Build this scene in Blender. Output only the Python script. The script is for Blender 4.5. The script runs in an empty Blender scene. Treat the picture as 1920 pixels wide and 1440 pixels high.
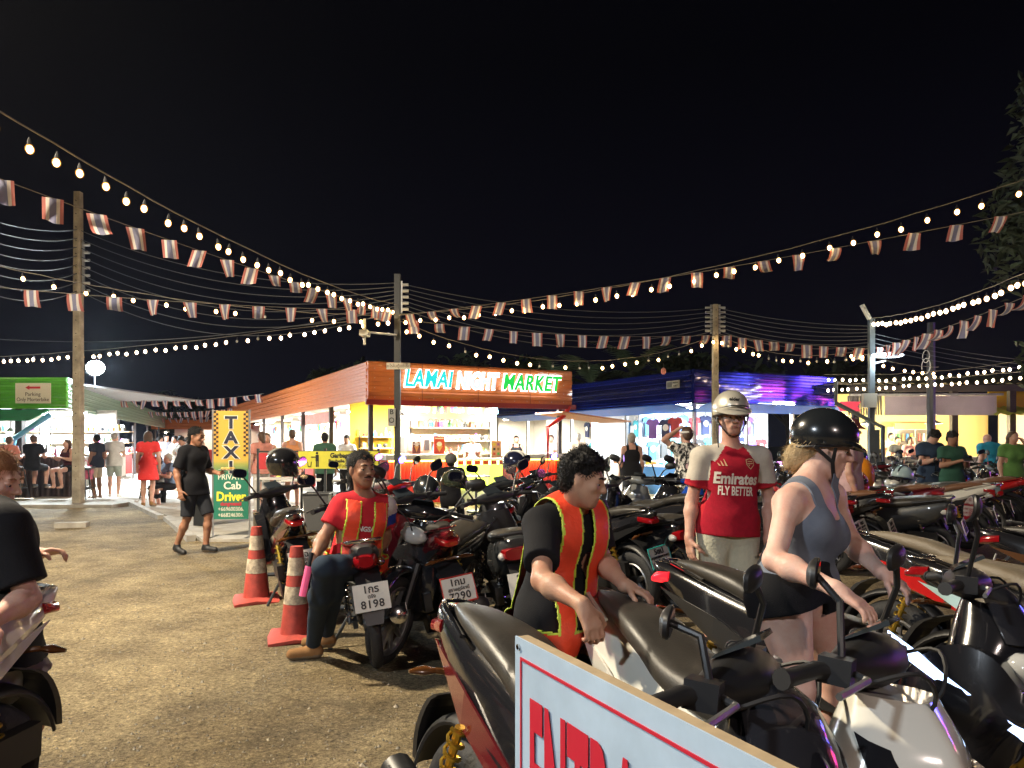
import bpy, bmesh, math, random
import numpy as np
from mathutils import Vector, Matrix, Euler
random.seed(7)
sc = bpy.context.scene
COL = sc.collection
R = math.radians
# ------------------------------------------------------------------ camera
H, HZ, F = 1.45, 830.0, 1400.0            # camera height, horizon row and focal length of the photo
cam_d = bpy.data.cameras.new('camera'); cam = bpy.data.objects.new('camera', cam_d); COL.objects.link(cam)
cam.location = (0, 0, H); cam.rotation_euler = (R(90), 0, 0)
cam_d.sensor_width = 36; cam_d.lens = 36 * F / 1920; cam_d.shift_y = (HZ - 720) / 1920
cam_d.clip_start = 0.05; cam_d.clip_end = 600
sc.camera = cam
# ------------------------------------------------------------------ night sky
world = bpy.data.worlds.new("World"); sc.world = world; world.use_nodes = True
wn = world.node_tree; bg = wn.nodes['Background']
tc = wn.nodes.new('ShaderNodeTexCoord'); sp = wn.nodes.new('ShaderNodeSeparateXYZ')
cr = wn.nodes.new('ShaderNodeValToRGB')
wn.links.new(tc.outputs['Generated'], sp.inputs[0]); wn.links.new(sp.outputs['Z'], cr.inputs[0]); wn.links.new(cr.outputs[0], bg.inputs[0])
cr.color_ramp.elements[0].position = 0.0; cr.color_ramp.elements[0].color = (0.0022, 0.0021, 0.0044, 1)
cr.color_ramp.elements[1].position = 0.45; cr.color_ramp.elements[1].color = (0.0006, 0.0006, 0.0012, 1)
bg.inputs[1].default_value = 1.0
sc.view_settings.view_transform = 'Standard'; sc.view_settings.look = 'None'
sc.view_settings.gamma = 1; sc.view_settings.exposure = 0.75
cy = sc.cycles
cy.use_denoising = True; cy.max_bounces = 5; cy.diffuse_bounces = 2; cy.glossy_bounces = 3
cy.transmission_bounces = 4; cy.transparent_max_bounces = 6; cy.sample_clamp_indirect = 3.0
cy.caustics_reflective = False; cy.caustics_refractive = False
# ------------------------------------------------------------------ helpers
def P(px, py, Y):                          # photo pixel at distance Y -> world point
    return Vector(((px - 960) / F * Y, Y, H - (py - HZ) / F * Y))
def GY(py): return H * F / (py - HZ)       # distance of a ground point seen at row py
MATS = {}
def mat(name, col, rough=0.5, metal=0.0, var=0.0, vscale=6.0, bump=0.0, bscale=40.0, emit=None, es=0.0, coat=0.0, alpha=1.0, trans=0.0, col2=None, spec=None, stretch=None):
    if name in MATS: return MATS[name]
    m = bpy.data.materials.new(name); m.use_nodes = True; nt = m.node_tree; b = nt.nodes['Principled BSDF']
    b.inputs['Base Color'].default_value = (*col, 1); b.inputs['Roughness'].default_value = rough
    b.inputs['Metallic'].default_value = metal
    if coat: b.inputs['Coat Weight'].default_value = coat; b.inputs['Coat Roughness'].default_value = 0.06
    if spec is not None: b.inputs['Specular IOR Level'].default_value = spec
    if emit: b.inputs['Emission Color'].default_value = (*emit, 1); b.inputs['Emission Strength'].default_value = es
    if alpha < 1: b.inputs['Alpha'].default_value = alpha
    if trans: b.inputs['Transmission Weight'].default_value = trans
    if var or bump:
        t = nt.nodes.new('ShaderNodeTexCoord'); vec = t.outputs['Object']
        if stretch:
            mp = nt.nodes.new('ShaderNodeMapping'); mp.inputs['Scale'].default_value = stretch
            nt.links.new(vec, mp.inputs[0]); vec = mp.outputs[0]
    if var:
        n = nt.nodes.new('ShaderNodeTexNoise'); n.inputs['Scale'].default_value = vscale; n.inputs['Detail'].default_value = 6
        n.inputs['Roughness'].default_value = 0.65
        nt.links.new(vec, n.inputs['Vector'])
        r = nt.nodes.new('ShaderNodeValToRGB')
        c2 = col2 if col2 else tuple(c * (1 - var) for c in col); c1 = tuple(min(1, c * (1 + var * .5)) for c in col)
        r.color_ramp.elements[0].color = (*c2, 1); r.color_ramp.elements[1].color = (*c1, 1)
        r.color_ramp.elements[0].position = .32; r.color_ramp.elements[1].position = .68
        nt.links.new(n.outputs[0], r.inputs[0]); nt.links.new(r.outputs[0], b.inputs['Base Color'])
        mr = nt.nodes.new('ShaderNodeMapRange'); mr.inputs[3].default_value = max(0, rough - .08); mr.inputs[4].default_value = min(1, rough + .14)
        nt.links.new(n.outputs[0], mr.inputs[0]); nt.links.new(mr.outputs[0], b.inputs['Roughness'])
    if bump:
        n = nt.nodes.new('ShaderNodeTexNoise'); n.inputs['Scale'].default_value = bscale; n.inputs['Detail'].default_value = 4
        nt.links.new(vec, n.inputs['Vector'])
        bp = nt.nodes.new('ShaderNodeBump'); bp.inputs['Strength'].default_value = bump; bp.inputs['Distance'].default_value = 0.01
        nt.links.new(n.outputs[0], bp.inputs['Height']); nt.links.new(bp.outputs[0], b.inputs['Normal'])
    MATS[name] = m
    return m
def emi(name, col, s):
    if name in MATS: return MATS[name]
    m = bpy.data.materials.new(name); m.use_nodes = True; nt = m.node_tree; nt.nodes.clear()
    e = nt.nodes.new('ShaderNodeEmission'); o = nt.nodes.new('ShaderNodeOutputMaterial')
    e.inputs[0].default_value = (*col, 1); e.inputs[1].default_value = s; nt.links.new(e.outputs[0], o.inputs[0])
    MATS[name] = m; return m

def thing(name, label, cat, loc=(0, 0, 0), rz=0.0, group=None, rot=None):
    o = bpy.data.objects.new(name, None); COL.objects.link(o); o.empty_display_size = 0.2
    o.location = loc; o.rotation_euler = rot if rot else (0, 0, rz)
    o['label'] = label; o['category'] = cat
    if group: o['group'] = group
    return o
def tag(o, label, cat, group=None):
    o['label'] = label; o['category'] = cat
    if group: o['group'] = group
    return o
def struct(o): o['kind'] = 'structure'; return o
def link(name, me, parent=None):
    o = bpy.data.objects.new(name, me); COL.objects.link(o)
    if parent: o.parent = parent
    return o
def copy_tree(o, parent=None):
    c = o.copy(); COL.objects.link(c)
    if parent: c.parent = parent
    for ch in list(o.children): copy_tree(ch, c)
    return c

def frame_from(d, up=Vector((0, 0, 1))):
    d = Vector(d).normalized(); up = Vector(up)
    if abs(d.dot(up)) > .98: up = Vector((1, 0, 0)) if abs(d.x) < .9 else Vector((0, 1, 0))
    s = d.cross(up).normalized(); u = s.cross(d).normalized()
    return s, u, d

class MB:
    def __init__(s): s.v = []; s.f = []; s.m = []; s.cur = 0
    def add(s, vs, fs):
        o = len(s.v); s.v += [tuple(v) for v in vs]
        for f in fs: s.f.append(tuple(i + o for i in f)); s.m.append(s.cur)
    def mi(s, i): s.cur = i; return s
    def box(s, c, size, rz=0.0, M=None):
        x, y, z = [a / 2 for a in size]
        vs = [Vector((a * x, b * y, d * z)) for d in (-1, 1) for b in (-1, 1) for a in (-1, 1)]
        if M is None: M = Matrix.Rotation(rz, 3, 'Z')
        vs = [M @ v + Vector(c) for v in vs]
        s.add(vs, [(0, 2, 3, 1), (4, 5, 7, 6), (0, 1, 5, 4), (2, 6, 7, 3), (0, 4, 6, 2), (1, 3, 7, 5)]); return s
    def b2(s, x0, x1, y0, y1, z0, z1): return s.box(((x0 + x1) / 2, (y0 + y1) / 2, (z0 + z1) / 2), (abs(x1 - x0), abs(y1 - y0), abs(z1 - z0)))
    def ring(s, rings, cap=True, closed=False):
        n = len(rings[0]); vs = [p for r in rings for p in r]; fs = []
        k = len(rings)
        for i in range(k if closed else k - 1):
            a = i * n; b = ((i + 1) % k) * n
            for j in range(n): fs.append((a + j, a + (j + 1) % n, b + (j + 1) % n, b + j))
        if cap and not closed:
            fs.append(tuple(range(n - 1, -1, -1))); fs.append(tuple(range((k - 1) * n, k * n)))
        s.add(vs, fs); return s
    def tube(s, pts, r, n=8, cap=True, flat=1.0, up=(0, 0, 1)):
        pts = [Vector(p) for p in pts]; k = len(pts)
        rs = r if isinstance(r, (list, tuple)) else [r] * k
        rings = []; 
        for i, p in enumerate(pts):
            d = pts[min(i + 1, k - 1)] - pts[max(i - 1, 0)]
            if d.length < 1e-6: d = Vector((0, 0, 1))
            sd, u, _ = frame_from(d, up)
            rings.append([p + sd * (math.cos(2 * math.pi * j / n) * rs[i]) + u * (math.sin(2 * math.pi * j / n) * rs[i] * flat) for j in range(n)])
        return s.ring(rings, cap)
    def ell(s, c, r, nu=14, nv=8, M=None, z0=-1.0, z1=1.0):
        rings = []; c = Vector(c); M = M or Matrix.Identity(3)
        a0, a1 = math.asin(z0), math.asin(z1)
        for i in range(nv + 1):
            a = a0 + (a1 - a0) * i / nv; cz, ca = math.sin(a), max(math.cos(a), 1e-3)
            rings.append([c + M @ Vector((r[0] * ca * math.cos(2 * math.pi * j / nu), r[1] * ca * math.sin(2 * math.pi * j / nu), r[2] * cz)) for j in range(nu)])
        return s.ring(rings)
    def prism(s, pts, a, b, fn):           # 2D outline pts mapped by fn(u, v, w) from w=a to w=b
        n = len(pts); vs = [fn(u, v, a) for u, v in pts] + [fn(u, v, b) for u, v in pts]
        fs = [tuple(range(n - 1, -1, -1)), tuple(range(n, 2 * n))] + [(j, (j + 1) % n, n + (j + 1) % n, n + j) for j in range(n)]
        s.add(vs, fs); return s
    def quad(s, a, b, c, d): s.add([a, b, c, d], [(0, 1, 2, 3)]); return s
    def torus(s, c, Rr, r, axis='Y', n=28, m=8, a0=0, a1=2 * math.pi, ry=None):
        c = Vector(c); full = abs(a1 - a0 - 2 * math.pi) < 1e-3; rings = []
        k = n if full else n + 1
        for i in range(k):
            a = a0 + (a1 - a0) * i / n; ring = []
            for j in range(m):
                t = 2 * math.pi * j / m; rad = Rr + r * math.cos(t); w = (ry or r) * math.sin(t)
                if axis == 'Y': ring.append(c + Vector((rad * math.cos(a), w, rad * math.sin(a))))
                elif axis == 'Z': ring.append(c + Vector((rad * math.cos(a), rad * math.sin(a), w)))
                else: ring.append(c + Vector((w, rad * math.cos(a), rad * math.sin(a))))
            rings.append(ring)
        return s.ring(rings, cap=not full, closed=full)
    def mesh(s, name, mats, smooth=False, angle=None):
        me = bpy.data.meshes.new(name); me.from_pydata(s.v, [], s.f)
        for m in (mats if isinstance(mats, (list, tuple)) else [mats]): me.materials.append(m)
        if any(s.m): me.polygons.foreach_set('material_index', s.m)
        bm = bmesh.new(); bm.from_mesh(me); bmesh.ops.recalc_face_normals(bm, faces=bm.faces)
        if smooth:
            for f in bm.faces: f.smooth = True
            for e in bm.edges:
                if len(e.link_faces) == 2 and e.calc_face_angle(0) > (angle or 0.7): e.smooth = False
        bm.to_mesh(me); bm.free(); me.update(); return me
    def build(s, name, mats, parent=None, smooth=False, angle=None):
        return link(name, s.mesh(name, mats, smooth, angle), parent)

def crom(pts, n):                          # catmull-rom resampling of tuples
    out = []; k = len(pts)
    for i in range(k - 1):
        p0, p1, p2, p3 = pts[max(i - 1, 0)], pts[i], pts[i + 1], pts[min(i + 2, k - 1)]
        for j in range(n):
            t = j / n
            out.append(tuple(.5 * (2 * b + (c - a) * t + (2 * a - 5 * b + 4 * c - d) * t * t + (-a + 3 * b - 3 * c + d) * t ** 3) for a, b, c, d in zip(p0, p1, p2, p3)))
    out.append(tuple(pts[-1])); return out

TXT = {}
def text_mesh(s, size=1.0, depth=0.004, bold=0.0, sx=1.0, spacing=1.0, align='CENTER', shear=0.0, lines=1.0):
    key = (s, size, depth, bold, sx, spacing, align, shear)
    if key in TXT: return TXT[key]
    cu = bpy.data.curves.new('text', 'FONT'); cu.body = s; cu.size = size; cu.extrude = depth / 2; cu.offset = bold
    cu.align_x = align; cu.align_y = 'CENTER'; cu.space_character = spacing; cu.shear = shear; cu.resolution_u = 3; cu.space_line = lines
    ob = bpy.data.objects.new('text', cu); COL.objects.link(ob)
    dg = bpy.context.evaluated_depsgraph_get()
    me = bpy.data.meshes.new_from_object(ob.evaluated_get(dg))
    bpy.data.objects.remove(ob); bpy.data.curves.remove(cu)
    if sx != 1.0:
        for v in me.vertices: v.co.x *= sx
    TXT[key] = me; return me
def text(s, material, parent, loc, size, rot=(R(90), 0, 0), name='lettering', **kw):
    me = text_mesh(s, size, **kw).copy(); me.materials.clear(); me.materials.append(material)
    o = link(name, me, parent); o.location = loc; o.rotation_euler = rot; return o
# ------------------------------------------------------------------ ground
def ground_mat():
    m = bpy.data.materials.new('sandy_gravel'); m.use_nodes = True; nt = m.node_tree; b = nt.nodes['Principled BSDF']; L = nt.links.new
    t = nt.nodes.new('ShaderNodeTexCoord')
    def noise(s, d=5, r=.6):
        n = nt.nodes.new('ShaderNodeTexNoise'); n.inputs['Scale'].default_value = s; n.inputs['Detail'].default_value = d; n.inputs['Roughness'].default_value = r
        L(t.outputs['Object'], n.inputs['Vector']); return n
    big = noise(.55, 8, .65); mid = noise(2.6, 7, .7); fine = noise(38, 6, .85); fin2 = noise(95, 4, .8)
    def ramp(src, stops):
        r = nt.nodes.new('ShaderNodeValToRGB'); L(src, r.inputs[0]); e = r.color_ramp.elements
        e[0].position, e[0].color = stops[0][0], (*stops[0][1], 1); e[1].position, e[1].color = stops[-1][0], (*stops[-1][1], 1)
        for p, c in stops[1:-1]: x = e.new(p); x.color = (*c, 1)
        return r
    def mix(a, bb, fac, mode='MIX'):
        x = nt.nodes.new('ShaderNodeMix'); x.data_type = 'RGBA'; x.blend_type = mode
        if isinstance(fac, float): x.inputs[0].default_value = fac
        else: L(fac, x.inputs[0])
        L(a, x.inputs[6]); L(bb, x.inputs[7]); return x.outputs[2]
    c1 = ramp(big.outputs[0], [(.36, (.33, .265, .165)), (.5, (.50, .395, .225)), (.62, (.68, .54, .305))])
    c2 = ramp(mid.outputs[0], [(.32, (.42, .40, .38)), (.68, (1, 1, 1))])
    c3 = ramp(fine.outputs[0], [(.36, (.16, .15, .15)), (.46, (.7, .69, .68)), (.55, (1, 1, 1)), (.64, (1.9, 1.85, 1.8))])
    c4 = ramp(fin2.outputs[0], [(.36, (.45, .45, .45)), (.6, (1.15, 1.15, 1.15))])
    x = mix(c1.outputs[0], c2.outputs[0], .8, 'MULTIPLY'); x = mix(x, c3.outputs[0], .85, 'MULTIPLY'); x = mix(x, c4.outputs[0], .7, 'MULTIPLY')
    st = noise(.9, 3, .55); c5 = ramp(st.outputs[0], [(.40, (1, 1, 1)), (.30, (1, 1, 1)), (.62, (1, 1, 1)), (.72, (.52, .50, .50))][:1] + [(.60, (1, 1, 1)), (.72, (.5, .48, .48))]); x = mix(x, c5.outputs[0], .4, 'MULTIPLY'); wv = nt.nodes.new('ShaderNodeTexWave'); wv.inputs['Scale'].default_value = .22; wv.inputs['Distortion'].default_value = 5; wv.inputs['Detail'].default_value = 3; wv.inputs['Detail Scale'].default_value = .6; L(t.outputs['Object'], wv.inputs['Vector']); c6 = ramp(wv.outputs['Fac'], [(.0, (.78, .77, .76)), (.10, (1, 1, 1)), (.9, (1.06, 1.05, 1.03))]); x = mix(x, c6.outputs[0], .6, 'MULTIPLY')
    L(x, b.inputs['Base Color']); b.inputs['Roughness'].default_value = .92; b.inputs['Specular IOR Level'].default_value = .25
    ad = nt.nodes.new('ShaderNodeMath'); ad.operation = 'ADD'; L(fine.outputs[0], ad.inputs[0]); L(fin2.outputs[0], ad.inputs[1])
    ad2 = nt.nodes.new('ShaderNodeMath'); ad2.operation = 'MULTIPLY_ADD'; ad2.inputs[1].default_value = 2.2; L(mid.outputs[0], ad2.inputs[0]); L(ad.outputs[0], ad2.inputs[2])
    bp = nt.nodes.new('ShaderNodeBump'); bp.inputs['Strength'].default_value = 1; bp.inputs['Distance'].default_value = .035
    L(ad2.outputs[0], bp.inputs['Height']); L(bp.outputs[0], b.inputs['Normal'])
    return m
GM = ground_mat()
mb = MB(); N = 70                                       # uneven sheet near the camera
vs = []; fs = []
def gz(x, y): return .012 * math.sin(1.7 * x + .6 * y) * math.sin(1.1 * y - .4 * x) + .008 * math.sin(3.9 * x + 2.3 * y)
xs = np.linspace(-150, 150, 3).tolist()
mb.add([(-200, -60, -.02), (200, -60, -.02), (200, 260, -.02), (-200, 260, -.02)], [(0, 1, 2, 3)])
gr = struct(mb.build('ground', GM))
mb = MB(); W = 90; vs = []
for j in range(W + 1):
    for i in range(W + 1):
        x = -14 + 28 * i / W; y = -1 + 20 * j / W; e = min(i, j, W - i, W - j) / 4
        vs.append((x, y, gz(x, y) * min(1, e) - .004 if e >= 1 else -.025 + .02 * e))
fs = [(j * (W + 1) + i, j * (W + 1) + i + 1, (j + 1) * (W + 1) + i + 1, (j + 1) * (W + 1) + i) for j in range(W) for i in range(W)]
mb.add(vs, fs); struct(mb.build('gravel_yard', GM, smooth=True))
# loose pebbles over the yard (nobody could count them)
mb = MB(); rr = random.Random(3)
for k in range(9000):
    y = 2.2 + 12 * rr.random() ** 1.6; x = (rr.random() - .62) * 1.5 * y
    r = rr.uniform(.003, .010) * (1.8 if rr.random() < .04 else 1); z = gz(x, y) - .002
    a = rr.random() * 3
    ring = [(x + r * math.cos(a + t * 1.2566) * rr.uniform(.7, 1.2), y + r * math.sin(a + t * 1.2566) * rr.uniform(.7, 1.2), z) for t in range(5)]
    mb.add(ring + [(x, y, z + r * .9)], [(t, (t + 1) % 5, 5) for t in range(5)])
o = mb.build('pebbles', mat('pebble', (.30, .26, .19), .9, var=.5, vscale=30)); o['kind'] = 'stuff'; o['label'] = 'loose pebbles scattered over the sandy yard'; o['category'] = 'gravel'
CONC = mat('concrete', (.36, .33, .28), .85, var=.35, vscale=3, bump=.4, bscale=30)
mb = MB(); mb.prism([(-8.7, 17.4), (-6.35, 14.0), (-4.55, 10.95), (-3.35, 10.95), (-3.35, 17.0), (-16, 60), (-27, 60), (-11.8, 18.0)], -.05, .035, lambda u, v, w: (u, v, w))
struct(mb.build('path', CONC))
mb = MB(); mb.b2(-20, -8.9, 16.6, 17.8, -.05, .07); struct(mb.build('kerb', CONC))
mb = MB(); mb.box((-5.60, 12.5, .02), (.12, 3.4, .12), rz=.53); mb.box((-7.75, 15.75, .02), (.12, 3.9, .12), rz=.60); mb.box((-7.6, 12.9, .03), (.5, .2, .09), rz=.2)
struct(mb.build('kerb_strip', CONC))
# ------------------------------------------------------------------ unseen lamps added to light the yard, and the roof floodlight
def light(name, kind, loc, power, col, size=.3, parent=None, rot=None, spread=None, shape=None, sy=None, spot=None):
    l = bpy.data.lights.new(name, kind); l.energy = power; l.color = col
    if kind == 'AREA':
        l.size = size
        if shape: l.shape = shape
        if sy: l.size_y = sy
        if spread: l.spread = spread
    elif kind == 'SPOT': l.shadow_soft_size = size; l.spot_size = spot or R(120); l.spot_blend = .5
    else: l.shadow_soft_size = size
    o = bpy.data.objects.new(name, l); COL.objects.link(o); o.location = loc
    if rot: o.rotation_euler = rot
    if parent: o.parent = parent
    return o
GALV = mat('galvanised_steel', (.42, .43, .45), .45, .7, var=.2, vscale=8)
BLKM = mat('black_painted_steel', (.025, .027, .03), .45, var=.3, vscale=5)
CONP = mat('pole_concrete', (.42, .36, .27), .85, var=.4, vscale=4, bump=.3, bscale=25)
WARM = (1.0, .78, .48)
def added_lamp(label, loc, rz, power, col, hgt=7.0, arm=1.4, tilt=0.0):
    t = thing('added_lamp', label, 'street lamp', loc, rz)
    MB().tube([(0, 0, -.05), (0, 0, hgt)], [.09, .055], 12).build('pole', GALV, t, True)
    MB().tube([(0, 0, hgt), (0, arm * .6, hgt + .25), (0, arm, hgt + .25)], .035, 8).build('arm', GALV, t, True)
    MB().box((0, arm + .25, hgt + .27), (.24, .6, .09)).build('lamp_head', GALV, t)
    MB().box((0, arm + .25, hgt + .21), (.18, .5, .02)).build('lamp_glass', emi('added_lamp_glow', col, 14), t)
    light('lamp', 'AREA', (0, arm + .25, hgt + .16), power, col, .5, t)
    return t
added_lamp('tall added fill lamp left of the yard outside the frame', (-8.2, 4.5, 0), R(-75), 1850, (1, .86, .64), 7.4)  # unseen lamp added so that light reaches the yard from above
added_lamp('warm added fill lamp across the road', (4.5, -9.5, 0), R(20), 560, (1, .82, .74), 6.5)  # unseen lamp added as weak warm fill from behind the camera
added_lamp('cool white added fill lamp behind the photographer', (-7.5, -5.0, 0), R(-55), 620, (.80, .90, 1.0), 6.0)  # unseen lamp added as cool fill on faces turned left
BLKM0 = mat('black_painted_steel', (.025, .027, .03), .45, var=.3, vscale=5)
# floodlight on the roof corner of the green stall
fl = P(180, 690, 21.5)
t = thing('floodlight', 'glaring white floodlight above the green roof edge', 'floodlight', (fl.x, fl.y, fl.z))
MB().box((0, .06, 0), (.3, .1, .2)).build('housing', GALV, t)
MB().ell((0, -.03, 0), (.27, .08, .21)).build('lamp_glass', emi('floodlight_glow', (.8, .93, 1), 60), t)
MB().tube([(-.1, .12, 0), (-.1, .12, -.6)], .02).build('mast', BLKM0, t)
light('lamp', 'POINT', (0, -.45, 0), 1600, (.80, .93, 1), .25, t)
# ------------------------------------------------------------------ poles
def drill(mb, x, y0, z0, z1, n):
    for i in range(n):
        z = z0 + (z1 - z0) * i / (n - 1); mb.tube([(x, y0 - .004, z), (x, y0 + .02, z)], .012, 6)
def concrete_pole(label, base, top, w, rz=0):
    t = thing('utility_pole', label, 'utility pole', base, rz)
    mb = MB(); z1 = top - base[2]
    mb.ring([[(a * w / 2 * s, b * w / 2 * s, z) for a, b in ((-1, -.8), (-.8, -1), (.8, -1), (1, -.8), (1, .8), (.8, 1), (-.8, 1), (-1, .8))] for s, z in ((1, -.1), (.72, z1))])
    mb.build('shaft', CONP, t)
    mb = MB(); drill(mb, 0, -w / 2 * .98, .6, z1 * .97, 22); mb.build('bolt_holes', BLKM, t)
    return t
def rack(t, z0, z1, n, side=1, w=.1):
    mb = MB(); mb.box((side * (w + .02), 0, (z0 + z1) / 2), (.04, .05, z1 - z0 + .15)); 
    mb.build('insulator_rack', GALV, t)
    for i in range(n):
        z = z0 + (z1 - z0) * i / (n - 1)
        MB().tube([(side * (w + .03), 0, z), (side * (w + .16), 0, z)], .03, 8).build('insulator', mat('porcelain', (.5, .5, .48), .3), t, True)
lp = (-9.99, 17.2, 0)
pl = concrete_pole('tall square concrete pole standing at the kerb by the green stall', lp, 7.22, .21); rack(pl, 4.95, 6.0, 7)
mp = (-2.3, 15.0, 0)
pm = thing('steel_pole', 'black steel pole in front of the orange market sign', 'pole', mp)
mb = MB(); mb.box((0, 0, 2.41), (.12, .12, 4.84)); mb.build('shaft', BLKM, pm)
rack(pm, 4.13, 4.62, 5, 1, .06)
mb = MB(); mb.tube([(0, -.08, 3.6), (-.62, -.08, 3.66)], .022); mb.build('camera_arm', GALV, pm)
mb = MB(); mb.box((-.64, -.1, 3.63), (.16, .3, .11)); mb.tube([(-.64, -.12, 3.4), (-.64, -.12, 3.92)], .028); mb.build('security_camera', mat('offwhite_plastic', (.6, .58, .5), .5), pm)
mb = MB(); mb.box((-.1, -.09, 1.45 - (-47) * 15 / 1400), (.15, .05, .36)); ob = mb.build('notice_box', mat('grey_box', (.32, .32, .31), .6), pm)
text('B', mat('black_ink', (.01, .01, .01), .6), ob, (-.1, -.118, 2.06), .14, bold=.002)
mb = MB(); mb.torus((-.1, -.118, 1.9), .045, .008, 'Y'); mb.build('emblem', mat('black_ink', (.01, .01, .01), .6), ob)
sg = thing('sign_plate', 'narrow cream sign plate with Thai lettering strapped high on the black pole', 'sign', (-2.27, 14.92, 2.98))
MB().box((0, -.012, 0), (.47, .02, .13)).build('plate', mat('cream_sign', (.62, .57, .45), .5), sg)
text('อะไรในตู้แช่เห็ด', mat('brown_ink', (.08, .03, .01), .6), sg, (0, -.026, 0), .085)
p2 = concrete_pole('concrete pole in front of the blue stall corner', (4.9, 18.0, 0), 4.78, .17); rack(p2, 4.15, 4.7, 6, -1, .08); rack(p2, 4.15, 4.7, 6, 1, .08)
p3 = thing('steel_pole', 'grey steel pole with a round lamp beside the right-hand food stalls', 'pole', (7.7, 16.0, 0))
MB().box((0, 0, 2.05), (.11, .11, 4.1)).build('shaft', mat('bluegrey_steel', (.12, .145, .16), .5, .3, var=.2), p3)
MB().tube([(.05, 0, 3.15), (.3, 0, 3.2)], .02).build('arm', GALV, p3)
MB().ell((.32, -.02, 3.32), (.36, .2, .05)).build('lamp_head', emi('round_lamp_glow', (.8, .93, 1), 9), p3)
MB().box((-.09, -.1, 2.35), (.28, .1, .3)).build('junction_box', mat('offwhite_plastic', (.6, .58, .5), .5), p3)
MB().box((-.12, 0, 4.25), (.05, .12, .35), M=Matrix.Rotation(-.5, 3, 'Y')).build('antenna', mat('offwhite_plastic', (.6, .58, .5), .5), p3)
light('lamp', 'POINT', (.32, -.3, 3.2), 45, (.8, .93, 1), .1, p3)
t = thing('utility_pole', 'dark pole with a coil of white cable behind the grey steel pole', 'utility pole', (11.0, 19.6, 0))
MB().tube([(0, 0, 0), (0, 0, 4.6)], [.12, .1], 8).build('shaft', BLKM, t)
MB().torus((-.2, -.12, 3.7), .16, .012, 'X', ry=.012).torus((-.2, -.12, 3.45), .2, .012, 'X').build('cable_coil', mat('white_cable', (.5, .5, .5), .5), t)
# ------------------------------------------------------------------ cables, bulbs, flags
def cat_pt(a, b, sag, u):
    p = a.lerp(b, u); p.z -= 4 * sag * u * (1 - u); return p
def bulbm(name, c, s):
    m = bpy.data.materials.new(name); m.use_nodes = True; nt = m.node_tree; nt.nodes.clear(); e = nt.nodes.new('ShaderNodeEmission'); o = nt.nodes.new('ShaderNodeOutputMaterial'); lw = nt.nodes.new('ShaderNodeLayerWeight'); r = nt.nodes.new('ShaderNodeValToRGB')
    lw.inputs[0].default_value = .5; nt.links.new(lw.outputs['Facing'], r.inputs[0]); el = r.color_ramp.elements; el[0].position = .16; el[0].color = (*c, 1); x_ = el.new(.36); x_.color = (c[0] * .075, c[1] * .07, c[2] * .05, 1); el[-1].position = .62; el[1 + 1].position = .62; el[2].color = (c[0] * .022, c[1] * .014, c[2] * .006, 1); el[-1].position = .62; el[1].color = (c[0] * .022, c[1] * .014, c[2] * .006, 1)  # amber rim put into the emission colour in place of a halo
    nt.links.new(r.outputs[0], e.inputs[0]); e.inputs[1].default_value = s; nt.links.new(e.outputs[0], o.inputs[0]); MATS[name] = m; return m
bulb_on = bulbm('warm_bulb', (1.0, .68, .30), 30); BLK = mat('black_rubber', (.012, .012, .013), .55)
bulb_white = bulbm('white_bulb', (1.0, .82, .58), 30)
bulb_off = mat('unlit_bulb_glass', (.55, .52, .45), .25)
def ico(r, seg=8, ring=5, z=0):
    return MB().ell((0, 0, z), (r, r, r * 1.15), seg, ring)
BME = {}
def bulb_mesh(r, m):
    k = (r, m.name)
    if k not in BME: BME[k] = ico(r, 8, 5, -.10).mesh('bulb', m, True)
    return BME[k]
def sock_mesh(wire=.05):
    if 'sock' not in BME: BME['sock'] = MB().tube([(0, 0, 0), (0, 0, -.035), (0, 0, -.075)], [.004, .016, .02], 6).mesh('socket', BLK, True)
    return BME['sock']
CABLE = mat('string_cable', (.16, .14, .11), .7)
def string_light(label, a, b, sag, n, r=.042, off=0.0, seed=1, u0=0.0, u1=1.0, m=None, drop=.06, cab=.007, offs=None):
    rr = random.Random(seed); a = Vector(a); b = Vector(b)
    t = thing('string_light', label, 'string lights', a, group='strings of bulbs over the yard')
    pts = [cat_pt(a, b, sag, u0 + (u1 - u0) * i / 40) - a for i in range(41)]
    for q in pts[1:-1]: q.z += rr.uniform(-.008, .008)
    MB().tube(pts, cab, 5).build('cable', CABLE, t, True)
    for i in range(n):
        u = u0 + (u1 - u0) * (i + .5 + rr.uniform(-.15, .15)) / n
        q = cat_pt(a, b, sag, u) - a; q.z -= drop * rr.uniform(.5, 1.2); isoff = rr.random() < off
        rot = (rr.uniform(-.15, .15), rr.uniform(-.15, .15), 0)
        o = link('bulb', bulb_mesh(r * (.62 if isoff else 1), bulb_off if isoff else (m or bulb_on)), t); o.location = q; o.rotation_euler = rot
        s = link('socket', sock_mesh(), o); s.scale = (1, 1, 1.0)
    return t
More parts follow.
